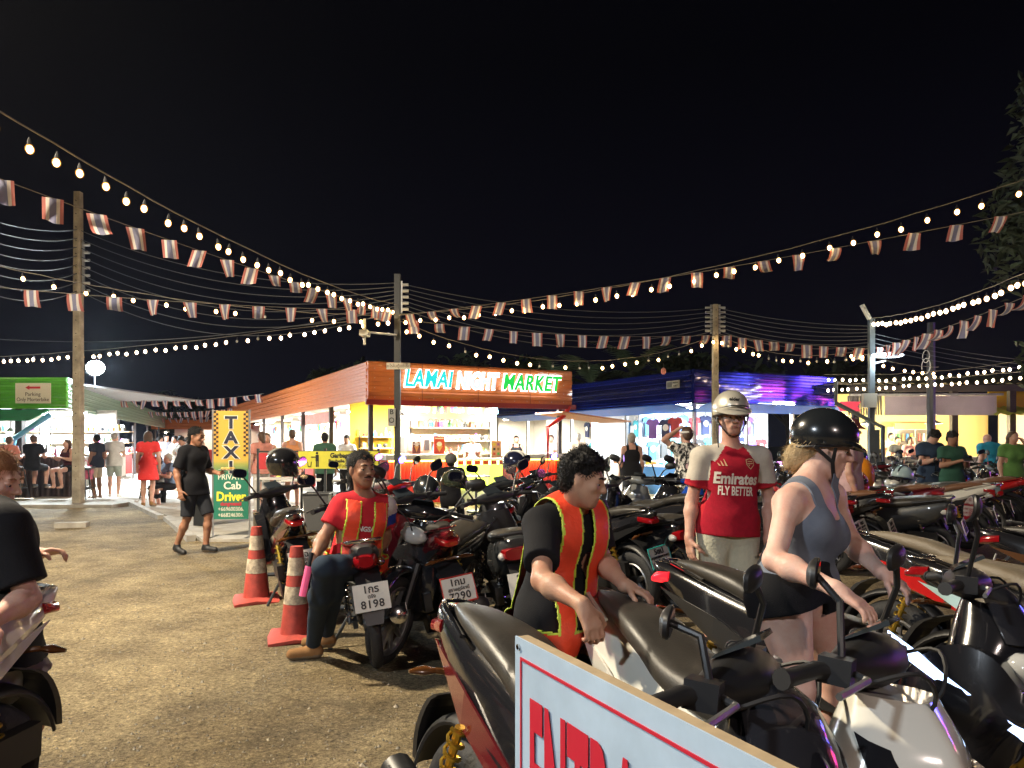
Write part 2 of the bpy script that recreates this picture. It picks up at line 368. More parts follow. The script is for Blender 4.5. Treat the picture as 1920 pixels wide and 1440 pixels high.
def flag_mat():
    m = bpy.data.materials.new('thai_flag_cloth'); m.use_nodes = True; nt = m.node_tree; b = nt.nodes['Principled BSDF']
    uv = nt.nodes.new('ShaderNodeUVMap'); s = nt.nodes.new('ShaderNodeSeparateXYZ'); r = nt.nodes.new('ShaderNodeValToRGB')
    nt.links.new(uv.outputs[0], s.inputs[0]); nt.links.new(s.outputs[0], r.inputs[0]); r.color_ramp.interpolation = 'CONSTANT'
    e = r.color_ramp.elements; cs = [(0, (.38, .12, .10)), (.167, (.60, .55, .50)), (.333, (.19, .19, .28)), (.667, (.60, .55, .50)), (.833, (.38, .12, .10))]
    e[0].position, e[0].color = 0, (*cs[0][1], 1); e[1].position, e[1].color = cs[1][0], (*cs[1][1], 1)
    for p, c in cs[2:]: x = e.new(p); x.color = (*c, 1)
    tr = nt.nodes.new('ShaderNodeBsdfTranslucent'); mx = nt.nodes.new('ShaderNodeMixShader'); mx.inputs[0].default_value = .55
    nt.links.new(r.outputs[0], b.inputs['Base Color']); nt.links.new(r.outputs[0], tr.inputs[0]); b.inputs['Roughness'].default_value = .8
    out = nt.nodes['Material Output']; nt.links.new(b.outputs[0], mx.inputs[1]); nt.links.new(tr.outputs[0], mx.inputs[2]); nt.links.new(mx.outputs[0], out.inputs[0])
    return m
FLAG = flag_mat(); FM = []
def flag_mesh(k, w=.215, h=.27):
    rr = random.Random(k); vs = []; uvs = []; nx, nz = 8, 6
    sk = rr.choice([-.5, -.3, -.1, 0, .1, -.6, .3, .4]); lift = rr.choice([0, 0, .15, .4, .9]); tw = rr.uniform(-.5, .5); nar = rr.choice([1, 1, .85, .6])
    for j in range(nz + 1):
        v = j / nz
        for i in range(nx + 1):
            u = i / nx; ww = 1 - (1 - nar) * v
            x = (u - .5) * w * ww + sk * h * v * .5; z = -h * v * math.cos(lift * v); y = h * math.sin(lift * v) * v + .03 * math.sin(u * 7 + k + v * 2) * v + tw * (u - .5) * w * v
            vs.append((x, y, z)); uvs.append((u, v))
    fs = [(j * (nx + 1) + i, j * (nx + 1) + i + 1, (j + 1) * (nx + 1) + i + 1, (j + 1) * (nx + 1) + i) for j in range(nz) for i in range(nx)]
    me = bpy.data.meshes.new('flag'); me.from_pydata(vs, [], fs); me.materials.append(FLAG); l = me.uv_layers.new(name='UVMap')
    for lp_ in me.loops: l.data[lp_.index].uv = uvs[lp_.vertex_index]
    for p in me.polygons: p.use_smooth = True
    return me
FM = [flag_mesh(k) for k in range(14)]
def bunting(label, a, b, sag, n, seed=1, scale=1.0, u0=0.0, u1=1.0, calm=False):
    rr = random.Random(seed); a = Vector(a); b = Vector(b)
    t = thing('flag_bunting', label, 'bunting', a, group='strings of striped flags')
    MB().tube([cat_pt(a, b, sag, u0 + (u1 - u0) * i / 30) - a for i in range(31)], .005, 5).build('cord', CABLE, t, True)
    rz = math.atan2(b.y - a.y, b.x - a.x)
    for i in range(n):
        u = u0 + (u1 - u0) * (i + .5) / n; q = cat_pt(a, b, sag, u) - a
        o = link('flag', rr.choice(FM[:7] if calm else FM), t); o.location = q; s = scale * rr.uniform(.92, 1.08); o.scale = (s, s, s)
        zz = math.atan(math.tan(rz)) * .3; o.rotation_euler = (rr.uniform(-.1, .1), 0, zz + rr.uniform(-.3, .3))
    return t
M3 = Vector((-2.3, 15, 0))
def mz(py): return H + (HZ - py) * 15 / F
def ext(a, b, k, r=0.0):                   # lengthen a->b past b, lifting the far end by r
    return Vector(b) + (Vector(b) - Vector(a)) * k + Vector((0, 0, r))
A1 = Vector((-2.3, 14.9, mz(573))); B1_ = P(0, 212, 6.0); 
string_light('long string of glowing bulbs running overhead from the upper left edge to the black pole', A1, ext(A1, B1_, .45, .60), .47, 44, .038, seed=2, cab=.008)
A2 = Vector((-2.25, 14.95, mz(590))); B2_ = P(1920, 338, 10.0)
string_light('long string of bulbs rising from the black pole to the upper right', A2, ext(A2, B2_, .3, .53), .57, 40, .040, seed=3)
A3 = Vector((-2.35, 15.1, mz(588))); B3_ = P(0, 668, 20.0)
string_light('string of bulbs from the black pole down to the left above the green stall', A3, ext(A3, B3_, .3, .16), .18, 52, .046, off=.06, seed=4, m=bulb_white)
A4 = Vector((-2.4, 14.9, mz(594))); B4_ = P(0, 500, 13.0)
string_light('sparse string of bulbs passing behind the lower left flags', A4, ext(A4, B4_, .3, .3), .32, 20, .042, off=.15, seed=5)
Q2 = Vector((4.9, 17.85, H + 203 * 17.85 / F)); Q3 = Vector((7.62, 16, H + 178 * 16 / F))
string_light('sagging string of mixed lit and dead bulbs between the black and concrete poles', (-2.25, 15, mz(602)), Q2, .72, 26, .042, off=.4, seed=6)
string_light('short string of bulbs between the concrete pole and the grey pole', Q2, Q3 + Vector((0, 0, -.02)), .3, 18, .042, off=.25, seed=8)
string_light('densely hung string of white bulbs rising right from the grey pole', (7.65, 15.9, H + 232 * 16 / F), ext((7.65, 15.9, 4.1), P(1920, 512, 11.0), .35, .23), .22, 34, .044, seed=9, m=bulb_white)
for k, (ya, yb, la) in enumerate(((702, 668, 'upper row of bulbs over the dark corrugated roof on the right'), (722, 694, 'lower row of bulbs over the dark corrugated roof on the right'))):
    a = P(1545, ya, 19.6); b = P(1920, yb, 17.5)
    string_light(la, a, ext(a, b, .2), .05 + .12 * (1 - k), 30, .042, seed=11 + k, m=bulb_white)
string_light('short string of bulbs climbing beside the grey pole', P(1583, 650, 17.5), P(1760, 688, 18.5), .12, 9, .042, seed=15)
bunting('string of striped flags below the upper left bulbs', (-2.35, 14.9, mz(586)), ext((-2.35, 14.9, mz(586)), P(0, 336, 7.0), .35, .13), .12, 21, 21, .84)
bunting('level string of striped flags across the lower left sky', (-2.35, 14.8, mz(586)), ext((-2.35, 14.8, mz(586)), P(0, 541, 11.5), .25, .1), .1, 14, 22, calm=True)
bunting('string of striped flags rising from the black pole to the upper right', (-2.25, 14.85, mz(594)), ext((-2.25, 14.85, mz(594)), P(1920, 397, 10.0), .3, .165), .18, 26, 23, .86)
bunting('level string of striped flags between the black and concrete poles', (-2.25, 15, mz(598)), (4.85, 17.8, H + 202 * 17.8 / F), .16, 14, 24, calm=True)
bunting('short string of wind-blown flags between the concrete and grey poles', (4.95, 17.8, H + 203 * 17.8 / F), (7.6, 15.9, H + 176 * 16 / F), .06, 9, 25)
bunting('string of flags rising right from the grey pole', (7.75, 15.9, H + 176 * 16 / F), ext((7.75, 15.9, H + 176 * 16 / F), P(1920, 558, 10.5), .3, .1), .1, 16, 26)
bunting('nearer string of pale flags over the market lane', P(222, 748, 29), P(495, 738, 26), .15, 13, 27, 1.15, calm=True)
bunting('farther string of small flags over the market lane', P(275, 772, 38), P(440, 765, 36), .1, 12, 28, 1.1, calm=True)
bunting('farthest string of reddish flags over the market lane', P(300, 783, 45), P(420, 778, 43), .1, 10, 29, 1.1, calm=True)
WIRE = mat('power_cable', (.075, .08, .09), .65)
def wire(a, b, sag, group, lab, r=.011):
    a = Vector(a); b = Vector(b)
    mb = MB(); mb.tube([cat_pt(a, b, sag, i / 24) - a for i in range(25)], r, 5)
    o = mb.build('power_cable', WIRE, None, True); o.location = a; tag(o, lab, 'cable', group)
for i in range(8):
    z = 6.36 - i * .2
    wire((lp[0], lp[1], z), P(-160, 352 + 17.5 * i, 11.5), .25 + .03 * i, 'power cables left of the tall concrete pole', 'thin power cable among those leaving the frame left of the tall concrete pole')
    wire((lp[0], lp[1], z), (mp[0], mp[1], 4.66 - i * .075), .42 + .05 * i, 'power cables between the concrete and black poles', 'thin power cable slung between the tall concrete pole and the black pole', .009)
for i in range(7):
    wire((mp[0], mp[1], 4.66 - i * .08), (4.9, 18, 4.7 - i * .09), .3 + .05 * i, 'power cables between the black pole and the pole by the blue stall', 'thin power cable between the black pole and the pole by the blue stall', .008)
    wire((4.95, 18, 4.7 - i * .09), (7.7, 16, 3.95 - i * .07), .1 + .02 * i, 'power cables running to the grey pole', 'thin power cable between the pole by the blue stall and the grey pole', .008)
for i in range(4):
    wire((7.7, 16, 3.8 - i * .1), (16, 20, 3.6 - i * .12), .2, 'power cables right of the grey pole', 'thin power cable running right from the grey pole over the roof', .008)
wire(P(-60, 632, 18), P(700, 585, 18), .35, 'single slack cables', 'single slack cable crossing low behind the tall concrete pole', .01)
# ------------------------------------------------------------------ buildings
def fascia_profile(h, ribs, d=.03):
    pts = []
    for i in range(ribs):
        z0 = h * i / ribs; z1 = h * (i + 1) / ribs; w = (z1 - z0)
        pts += [(0, z0), (-d * .35, z0 + w * .12), (-d * .35, z0 + w * .40), (-d, z0 + w * .5), (-d, z0 + w * .82), (0, z0 + w * .97)]
    pts.append((0, h)); return pts
def fascia(x0, x1, y, z0, h, ribs, m, parent, axis='x', d=.03, name='fascia'):
    pr = fascia_profile(h, ribs, d); pr = [(.06, 0)] + pr + [(.06, h)]
    mb = MB()
    if axis == 'x': mb.prism(pr, x0, x1, lambda u, v, w: (w, y + u, z0 + v))
    else: mb.prism(pr, x0, x1, lambda u, v, w: (y + u, w, z0 + v))
    return mb.build(name, m, parent)
def vcorr(x0, x1, y, z0, z1, m, parent, name='corrugated_panel', step=.09, d=.018, axis='x'):
    n = max(2, int(abs(x1 - x0) / step)); mb = MB(); pts = []
    for i in range(n * 4 + 1):
        x = x0 + (x1 - x0) * i / (n * 4); pts.append((x, y - d * (1 if i % 4 in (1, 2) else 0)))
    vs = [(a, b, z) if axis == 'x' else (b, a, z) for z in (z0, z1) for a, b in pts]; k = len(pts)
    mb.add(vs, [(i, i + 1, k + i + 1, k + i) for i in range(k - 1)])
    return mb.build(name, m, parent)
ORANGE = mat('orange_metal_sheet', (.50, .13, .025), .36, var=.08, vscale=2.5, coat=.25)
NAVY = mat('navy_metal_sheet', (.014, .024, .22), .09, .45, coat=1.0, bump=.22, bscale=5)
GREEN = mat('green_metal_sheet', (.10, .42, .03), .33, .0, var=.2, vscale=2.5, coat=.3)
RED = mat('red_metal_sheet', (.52, .02, .015), .4, var=.2, vscale=3)
WHITEW = mat('white_wall', (.78, .76, .72), .6, var=.08, vscale=2)
YELW = mat('yellow_wall', (.80, .52, .02), .6, var=.08, vscale=2)
DARKW = mat('dark_steel_post', (.05, .04, .04), .5, .3, var=.3)
CEIL = mat('stall_ceiling', (.30, .30, .30), .7)
tube_w = emi('tube_lamp_white', (.95, .97, 1), 60); tube_y = emi('tube_lamp_warm', (1, .86, .62), 22); tube_b = emi('tube_lamp_blue', (.25, .55, 1), 9)
PAL = [(.6, .05, .04), (.05, .2, .5), (.7, .5, .05), (.1, .4, .12), (.6, .6, .6), (.35, .08, .3), (.02, .02, .02), (.65, .3, .1), (.1, .45, .5), (.3, .15, .06)]
def pal(i): return mat('goods_%d' % (i % len(PAL)), PAL[i % len(PAL)], .5)
PALM = [pal(i) for i in range(len(PAL))]
def shelf(label, parent_m, x0, x1, y, zs, rr, dx=.14, hmax=.26, group=None, goods=True, rz=0, stall=''):
    """a wall shelf unit (boards, uprights) as its own thing, with each item of goods its own part"""
    t = thing('display_shelf', label, 'shelf', (0, 0, 0), group=group)
    t.parent = None
    M = parent_m.matrix_basis.copy(); t.matrix_world = M @ Matrix.Translation(((x0 + x1) / 2, y, 0))
    w = x1 - x0; mb = MB()
    for z in zs: mb.box((0, 0, z), (w, .3, .03))
    mb.build('board', mat('pale_wood', (.45, .30, .16), .6, var=.2), t)
    mb = MB(); 
    for s in (-1, 1): mb.box((s * (w / 2 - .02), .12, max(zs) / 2 + .1), (.035, .035, max(zs) + .2))
    mb.build('upright', DARKW, t)
    k = 0
    for z in zs:
        x = -w / 2 + .1
        while x < w / 2 - .08:
            hh = rr.uniform(.1, hmax); ww = rr.uniform(.05, dx); m = rr.choice(PALM); mb = MB()
            kind = rr.random()
            if kind < .45: mb.tube([(x, -.02, z + .015), (x, -.02, z + hh * .65), (x, -.02, z + hh * .75), (x, -.02, z + hh)], [ww * .45, ww * .45, ww * .2, ww * .18], 10)
            elif kind < .8: mb.box((x, -.02, z + .015 + hh * .4), (ww, .14, hh * .8))
            else: mb.ell((x, -.02, z + .015 + ww * .6), (ww * .6, ww * .6, ww * .6), 10, 6)
            mb.build('goods', m, t, kind < .45 or kind > .8); x += ww + rr.uniform(.03, .1); k += 1
    return t
def garment(label, M, x, y, z, m, group, w=.42, h=.6, rr=random, turn=0.0, motif=None):
    t = thing('hanging_shirt', label, 'shirt', group=group); t.matrix_world = M @ Matrix.Translation((x, y, z)) @ Matrix.Rotation(turn, 4, 'Z')
    o = [(-.5, -.28), (-.42, -.06), (-.16, 0), (-.08, -.05), (.08, -.05), (.16, 0), (.42, -.06), (.5, -.28), (.33, -.32), (.29, -.24), (.3, -1), (-.3, -1), (-.29, -.24), (-.33, -.32)]
    MB().prism([(a * w, b * h) for a, b in o], -.03, .03, lambda u, v, q: (u, q + .01 * math.sin(u * 30), v)).build('shirt', m, t)
    MB().tube([(-.15 * w * 2, 0, -.02), (0, 0, .03), (0, 0, .1), (.03, 0, .12)], .006, 5).tube([(.3 * w, 0, -.02), (0, 0, .03)], .006, 5).build('hanger', DARKW, t)
    if motif: MB().ell((0, -.035, -.42 * h), (.09, .01, .09), 12, 6).build('print', motif, t)
    return t
def pendant(label, M, loc, power, col, shade=.2, group=None, drop=.5):
    t = thing('pendant_lamp', label, 'lamp', group=group); t.matrix_world = M @ Matrix.Translation(loc)
    MB().tube([(0, 0, 0), (0, 0, drop)], .008, 5).build('cord', BLK, t)
    MB().tube([(0, 0, .12), (0, 0, .1), (0, 0, 0)], [.04, .06, shade], 16, cap=False).build('lamp_shade', mat('shade_grey', (.2, .2, .19), .5), t, True)
    MB().ell((0, 0, -.01), (.06, .06, .06), 10, 6).build('bulb', emi('pendant_glow', (1, .85, .6), 40), t)
    if power: light('lamp', 'POINT', (0, 0, -.12), power, col, .08, t)
    return t
def tube_lamp(M, x0, x1, y, z, m, label, power=0, col=(1, 1, 1), group='tube lamps under the stall roofs', axis='x', r=.03, tilt=0):
    t = thing('tube_lamp', label, 'lamp', group=group); t.matrix_world = M @ Matrix.Translation(((x0 + x1) / 2, y, z)); L = x1 - x0
    MB().tube([(-L / 2, 0, 0), (L / 2, 0, 0)], r, 8).build('tube', m, t, True)
    MB().box((0, .0, .05), (L + .06, .06, .04)).build('fitting', WHITEW, t)
    if power: light('lamp', 'AREA', (0, -.02, -.05), power, col, L, t, shape='RECTANGLE', sy=.15, rot=(tilt, 0, 0))
    return t
def corner_building(name, label, cat, loc, rz):
    t = thing(name, label, cat, loc, rz); bpy.context.view_layer.update(); return t
rr = random.Random(11); NUM5 = ('first', 'second', 'third', 'fourth', 'fifth')
# ---- the orange market building: local x along the front, y into the block
ang_f = math.atan2(.461, .887)
OB = thing('market_building', 'orange metal roofed market building carrying the big lit sign', 'building', (-3.28, 17, 0), ang_f)
OM = OB.matrix_basis.copy(); OM = Matrix.Translation((-3.28, 17, 0)) @ Matrix.Rotation(ang_f, 4, 'Z')
OL = 5.45; ZB, ZT = 2.43, 3.31; DL = 26
fascia(-.0, OL, 0, ZB, ZT - ZB, 4, ORANGE, OB)
fascia(.07, DL, 0, ZB - .02, ZT - ZB + .02, 6, ORANGE, OB, 'y', name='side_fascia')
MB().b2(.08, OL, .08, DL, ZT - .12, ZT - .06).build('roof', mat('roof_sheet', (.2, .2, .21), .5), OB)
MB().b2(-.08, OL + .06, -.14, -.06, ZB - .12, ZB - .0).build('gutter', mat('dark_red_gutter', (.22, .01, .01), .4), OB)
MB().b2(.1, OL, .1, 3.9, ZB + .12, ZB + .16).build('ceiling', WHITEW, OB)
MB().b2(.1, 4.2, 4.0, DL, ZB + .12, ZB + .16).build('side_ceiling', WHITEW, OB)
mb = MB()
for x, y in ((.12, .2), (OL - .25, .2), (.12, 3.9), (.12, 7.5), (.12, 11), (.12, 15), (.12, 19), (.12, 23)): mb = MB().b2(x - .05, x + .05, y - .05, y + .05, 0, ZB + .1); mb.build('post', DARKW, OB)
MB().b2(.3, 1.5, 2.6, 2.66, 0, ZB + .1).build('yellow_back_wall', YELW, OB)
MB().b2(1.5, OL - .9, 2.6, 2.66, 0, ZB + .1).build('back_wall', mat('cream_wall', (.80, .70, .45), .6), OB)
MB().b2(4.15, 4.22, 4.0, DL, 0, ZB + .1).build('side_back_wall', WHITEW, OB)
for k, y in enumerate((4.0, 7.5, 11, 15, 19, 23)): MB().b2(1.2, 4.1, y, y + .05, 0, ZB).build('partition', WHITEW if k % 2 else mat('cream_wall', (.80, .70, .45), .6), OB)
# serving counter round the corner
vcorr(.55, 2.0, .25, 0, 1.04, RED, OB, 'counter_front'); vcorr(2.0, 3.95, .4, 0, 1.0, RED, OB, 'counter_front'); vcorr(3.95, OL - .2, .25, 0, 1.04, RED, OB, 'counter_front')
vcorr(.25, 3.8, .55, 0, 1.04, RED, OB, 'counter_side', axis='y')
TOPM = mat('grey_counter_top', (.38, .36, .36), .4)
MB().b2(.45, 2.05, .08, .6, 1.04, 1.16).build('counter_top', TOPM, OB); MB().b2(2.05, 3.9, .25, .75, 1.0, 1.05).build('counter_top', WHITEW, OB)
MB().b2(3.9, OL - .1, .08, .6, 1.04, 1.16).build('counter_top', TOPM, OB); MB().b2(.42, .98, .6, 3.8, 1.04, 1.16).build('counter_top', TOPM, OB)
for x0, x1 in ((.55, 2.0), (3.95, OL - .25)):
    MB().b2(x0, x1, .17, .2, 1.0, 1.03).build('led_strip', emi('led_yellow', (1, .6, .08), 14), OB)
    o = light('lamp', 'AREA', ((x0 + x1) / 2, .12, .99), 9, (1, .55, .1), x1 - x0, OB, shape='RECTANGLE', sy=.05, rot=(R(15), 0, 0))
mb = MB().tube([(OL - .12, -.1, ZB - .05), (OL - .3, -.1, ZB - .3), (OL - .75, -.06, 1.85), (OL - .75, -.06, .0)], .055, 10); mb.build('drain_pipe', mat('red_pipe', (.5, .02, .02), .35), OB, True)
MB().box((OL + .35, 0, ZB - .32), (2.1, 1.4, .04), M=Matrix.Rotation(.1, 3, 'Y')).build('side_awning', mat('tan_sheet', (.5, .22, .10), .5, var=.2), OB)
# lit sign letters: back boards glow white, faces coloured
def lit_word(s, x, col_face, size, parent, y=-.10, z=2.93, sx=.72, sh=.22, name='sign_word'):
    o = text(s, emi('sign_glow_white', (.9, .97, 1), 3.5), parent, (x, y, z), size, name=name, bold=.034, sx=sx, shear=sh, depth=.05, align='LEFT', spacing=1.10)
    f = text(s, col_face, o, (0, 0, .04), size, rot=(0, 0, 0), name='letter_face', bold=.014, sx=sx, shear=sh, depth=.03, align='LEFT', spacing=1.10)
    return o
SG = thing('lit_sign', 'big glowing market sign letters in turquoise white and green on the orange fascia', 'sign', (-3.28, 17, 0), ang_f)
w1 = lit_word('LAMAI', .92, emi('sign_turquoise', (.02, .50, .50), 1.0), .56, SG)
w2 = lit_word('NIGHT', 2.25, emi('sign_white', (.62, .68, .78), .9), .56, SG)
w3 = lit_word('MARKET', 3.52, emi('sign_green', (.02, .50, .06), .9), .56, SG)
def fit(o, x0, x1):
    xs = [v.co.x for v in o.data.vertices]; a, b = min(xs), max(xs); k = (x1 - x0) / (b - a)
    o.scale.x = k; o.location.x = x0 - a * k
fit(w1, .82, 2.06); fit(w2, 2.14, 3.30); fit(w3, 3.36, 5.08)
for w in (w1, w2, w3):
    w.scale.y = .96
light('lamp', 'AREA', (3.0, -.45, 2.93), 14, (.85, .95, 1), 4.2, SG, shape='RECTANGLE', sy=.3, rot=(R(-90), 0, 0))
tsg = thing('small_sign', 'tiny white Thai lettering at the right end of the orange fascia', 'sign', (-3.28, 17, 0), ang_f)
text('หมีใหญ่ เทพนิยม', mat('white_ink', (.7, .7, .68), .5), tsg, (4.75, -.045, 3.2), .1)
# stall contents
tube_lamp(OM, 1.1, 2.3, 1.1, ZB + .02, tube_w, 'bright ceiling tube over the orange front counter', 9 * (50), (1, .95, .84))
tube_lamp(OM, 3.2, 4.6, 1.1, ZB + .02, tube_w, 'bright ceiling tube at the right end of the orange front counter', 8 * (50), (1, .95, .84))
pendant('wide shaded pendant lamp glowing at the left of the front counter', OM, (1.0, .7, 2.1), 70, (1, .85, .6), .22)
t = thing('microwave_oven', 'grey steel oven standing on the ledge behind the front counter', 'oven'); t.matrix_world = OM @ Matrix.Translation((1.65, 1.2, 1.18))
MB().b2(-.35, .35, 0, .45, 0, .42).build('body', mat('oven_steel', (.45, .42, .38), .35, .6), t); MB().b2(-.28, .14, -.012, -.001, .06, .36).build('door', mat('oven_door', (.25, .2, .15), .15), t)
MB().b2(.17, .3, -.01, -.001, .08, .34).build('control_panel', BLK, t)
def poster(label, M, loc, w, h, m, frame=None, cone=False, tilt=0):
    t = thing('poster', label, 'poster'); t.matrix_world = M @ Matrix.Translation(loc) @ Matrix.Rotation(tilt, 4, 'X')
    MB().box((0, 0, h / 2), (w, .02, h)).build('board', m, t)
    if cone:
        MB().prism([(-.09 * w / .3, .20), (.09 * w / .3, .20), (0, .05)], -.016, -.012, lambda u, v, q: (u, q, v)).build('cone_picture', mat('wafer', (.7, .35, .1), .6), t)
        MB().ell((0, -.014, .245), (.075 * w / .3, .006, .06), 12, 6).build('ice_picture', mat('cream_pic', (.8, .7, .65), .6), t)
        MB().b2(-w * .4, w * .4, -.015, -.011, h - .07, h - .04).build('headline', mat('cream_pic', (.8, .7, .65), .6), t)
    else:
        for r_ in range(3):
            for c_ in range(2): MB().box((w * (-.2 + .4 * c_), -.013, h * (.25 + .27 * r_)), (w * .22, .006, h * .14)).build('picture', PALM[(r_ * 2 + c_) * 3 % 10], t)
    return t
poster('dark framed ice cream poster on the front counter', OM, (1.35, .5, 1.17), .2, .3, mat('dark_poster', (.12, .02, .02), .5), cone=True)
poster('red ice cream poster standing on the front counter', OM, (1.92, .45, 1.17), .28, .44, mat('red_poster', (.6, .05, .03), .5), cone=True)
poster('pink menu board with small food pictures on the white counter', OM, (3.45, .4, 1.06), .28, .44, mat('pink_poster', (.65, .3, .22), .5))
shelf('shelf of jars against the yellow wall of the front stall', OB, .5, 1.4, 2.4, (1.3, 1.6), rr, group='shelves of goods in the stalls')
shelf('shelf of goods against the cream wall behind the white counter', OB, 1.9, 4.3, 2.4, (1.15, 1.5, 1.85), rr, group='shelves of goods in the stalls')
mb = MB()
for i in range(6): mb.torus((2.3 + .17 * i, 2.0, 2.0), .075, .014, 'Y', 12, 5, 0, math.pi)
ob = mb.build('wall_rack', mat('iron_dark', (.1, .07, .05), .5), None); ob.matrix_world = OM; tag(ob, 'curly iron rack on the cream wall of the front stall', 'rack')
# glowing small table sign in front of the counter
t = thing('lit_box', 'glowing yellow-green light box in front of the white counter', 'light box'); t.matrix_world = OM @ Matrix.Translation((2.55, -.45, 0))
MB().b2(-.45, .65, 0, .25, .35, .92).build('box', emi('lime_glow', (.75, 1, .08), 3.2), t); MB().b2(-.42, .62, .02, .22, 0, .35).build('base', WHITEW, t)
for i in range(5): MB().tube([(-.3 + .22 * i, .1, .92), (-.3 + .22 * i, .1, 1.02)], .03, 8).build('candle', emi('lime_glow2', (1, .95, .3), 5), t)
MB().b2(-.62, -.5, .05, .2, .6, 1.15).build('lantern', emi('lime_glow2', (1, .95, .3), 5), t)
light('lamp', 'POINT', (0, -.25, .8), 14, (.8, 1, .2), .2, t)
# side stalls along the lane (six bays)
NM = ('jewellery', 'drinks', 'juice', 'snack', 'sunglasses', 'crepe')
for k, (y0, y1) in enumerate(((4.1, 7.4), (7.6, 10.9), (11.1, 14.9), (15.1, 18.9), (19.1, 22.9), (23.1, 25.9))):
    c = (y0 + y1) / 2; col = (WHITEW, RED, YELW)[k % 3]
    t = thing('stall_counter', '%s counter, number %s from the corner, along the orange side' % (('white', 'red', 'yellow')[k % 3], ('one', 'two', 'three', 'four', 'five', 'six')[k]), 'counter', group='stall counters along the orange side'); t.matrix_world = OM @ Matrix.Translation((.75, c, 0))
    MB().b2(-.28, .28, -(y1 - y0) / 2 + .1, (y1 - y0) / 2 - .1, 0, .95).build('front', col, t); MB().b2(-.33, .33, -(y1 - y0) / 2 + .06, (y1 - y0) / 2 - .06, .95, 1.0).build('counter_top', TOPM, t)
    for q in range(9):
        x = -(y1 - y0) / 2 + .3 + q * (y1 - y0 - .6) / 8; MB().ell((rr.uniform(-.15, .15), x, 1.0 + .07), (.08, .08, rr.uniform(.06, .16)), 8, 5).build('goods', rr.choice(PALM), t, True)
    Ms = OM @ Matrix.Translation((1.4, c, 0)) @ Matrix.Rotation(R(-90), 4, 'Z')
    tube_lamp(Ms, -1.2, 1.2, 0, ZB, (tube_w, tube_y)[k % 2], 'bright ceiling tube of bay %s along the orange side' % ('one', 'two', 'three', 'four', 'five', 'six')[k], 7 * (55 if k < 4 else 35), (1, .93, .8))
    sh = thing('display_shelf', 'tall shelf of goods at the back of bay %s of the orange side' % ('one', 'two', 'three', 'four', 'five', 'six')[k], 'shelf', group='shelves of goods in the stalls'); sh.matrix_world = OM @ Matrix.Translation((3.6, c, 0)) @ Matrix.Rotation(R(-90), 4, 'Z')
    w = (y1 - y0) - .6; mb = MB()
    for z in (.9, 1.25, 1.6, 1.95): mb.box((0, 0, z), (w, .3, .03))
    mb.build('board', mat('pale_wood', (.45, .30, .16), .6, var=.2), sh)
    for z in (.9, 1.25, 1.6, 1.95):
        for q in range(9):
            MB().box((-w / 2 + .2 + q * (w - .4) / 8, 0, z + .12), (rr.uniform(.06, .2), .15, rr.uniform(.1, .24))).build('goods', rr.choice(PALM), sh)
bn = thing('stall_banner', 'pinkish shop banner hanging under the orange side fascia', 'banner'); bn.matrix_world = OM @ Matrix.Translation((.18, 6.0, 2.12))
MB().b2(-.01, .01, -2.2, 2.2, -.12, .2).build('cloth', mat('pink_banner', (.55, .25, .2), .6, var=.3, vscale=6), bn)
bpy.context.view_layer.update()
# ---- sheet joints, hung goods
SEAM = mat('joint_strip', (.20, .05, .012), .5); 
for x in (1.3, 2.75, 4.2): MB().b2(x - .008, x + .008, -.036, -.031, ZB, ZT).build('sheet_joint', SEAM, OB)
for y in range(2, 26, 2): MB().b2(.02, .034, y - .012, y + .012, ZB, ZT).build('sheet_joint', SEAM, OB)
mb = MB()
for x in np.arange(.15, 5.4, .36):
    for z in (ZB + .06, ZB + .28, ZB + .5, ZB + .72): mb.tube([(x, -.034, z), (x, -.026, z)], .009, 6)
o = mb.build('screws', GALV, OB); o['kind'] = 'stuff'
for k, y in enumerate((4.6, 5.6, 6.6, 8.2, 9.2, 10.2, 11.8, 13, 14.2, 16, 17.5)):
    t = thing('hanging_rack', '%s rail of dangling goods from the corner under the orange side roof' % ('first second third fourth fifth sixth seventh eighth ninth tenth eleventh'.split()[k]), 'rail', group='rails of goods under the orange side roof'); t.matrix_world = OM @ Matrix.Translation((1.0 + .5 * (k % 2), y, 2.25))
    MB().tube([(0, -.42, 0), (0, .42, 0)], .01, 6).build('rail', DARKW, t)
    for q in range(7):
        yy = -.38 + q * .125; L_ = rr.uniform(.12, .4); MB().tube([(0, yy, 0), (0, yy, -.06)], .003, 4).ell((0, yy, -.06 - L_ / 2), (.04, rr.uniform(.03, .055), L_ / 2), 8, 6).build('goods', rr.choice(PALM), t, True)
for k, x in enumerate((1.9, 2.4, 2.9, 3.4, 3.9)):
    t = thing('hanging_rack', '%s cluster of dangling packets over the white counter' % NUM5[k], 'rail', group='packets over the white counter'); t.matrix_world = OM @ Matrix.Translation((x, 1.6, 2.45))
    MB().tube([(-.2, 0, 0), (.2, 0, 0)], .008, 6).build('rail', DARKW, t)
    for q in range(4): MB().box((-.15 + q * .1, 0, -.13), (.08, .03, rr.uniform(.12, .22))).build('packet', rr.choice(PALM), t)
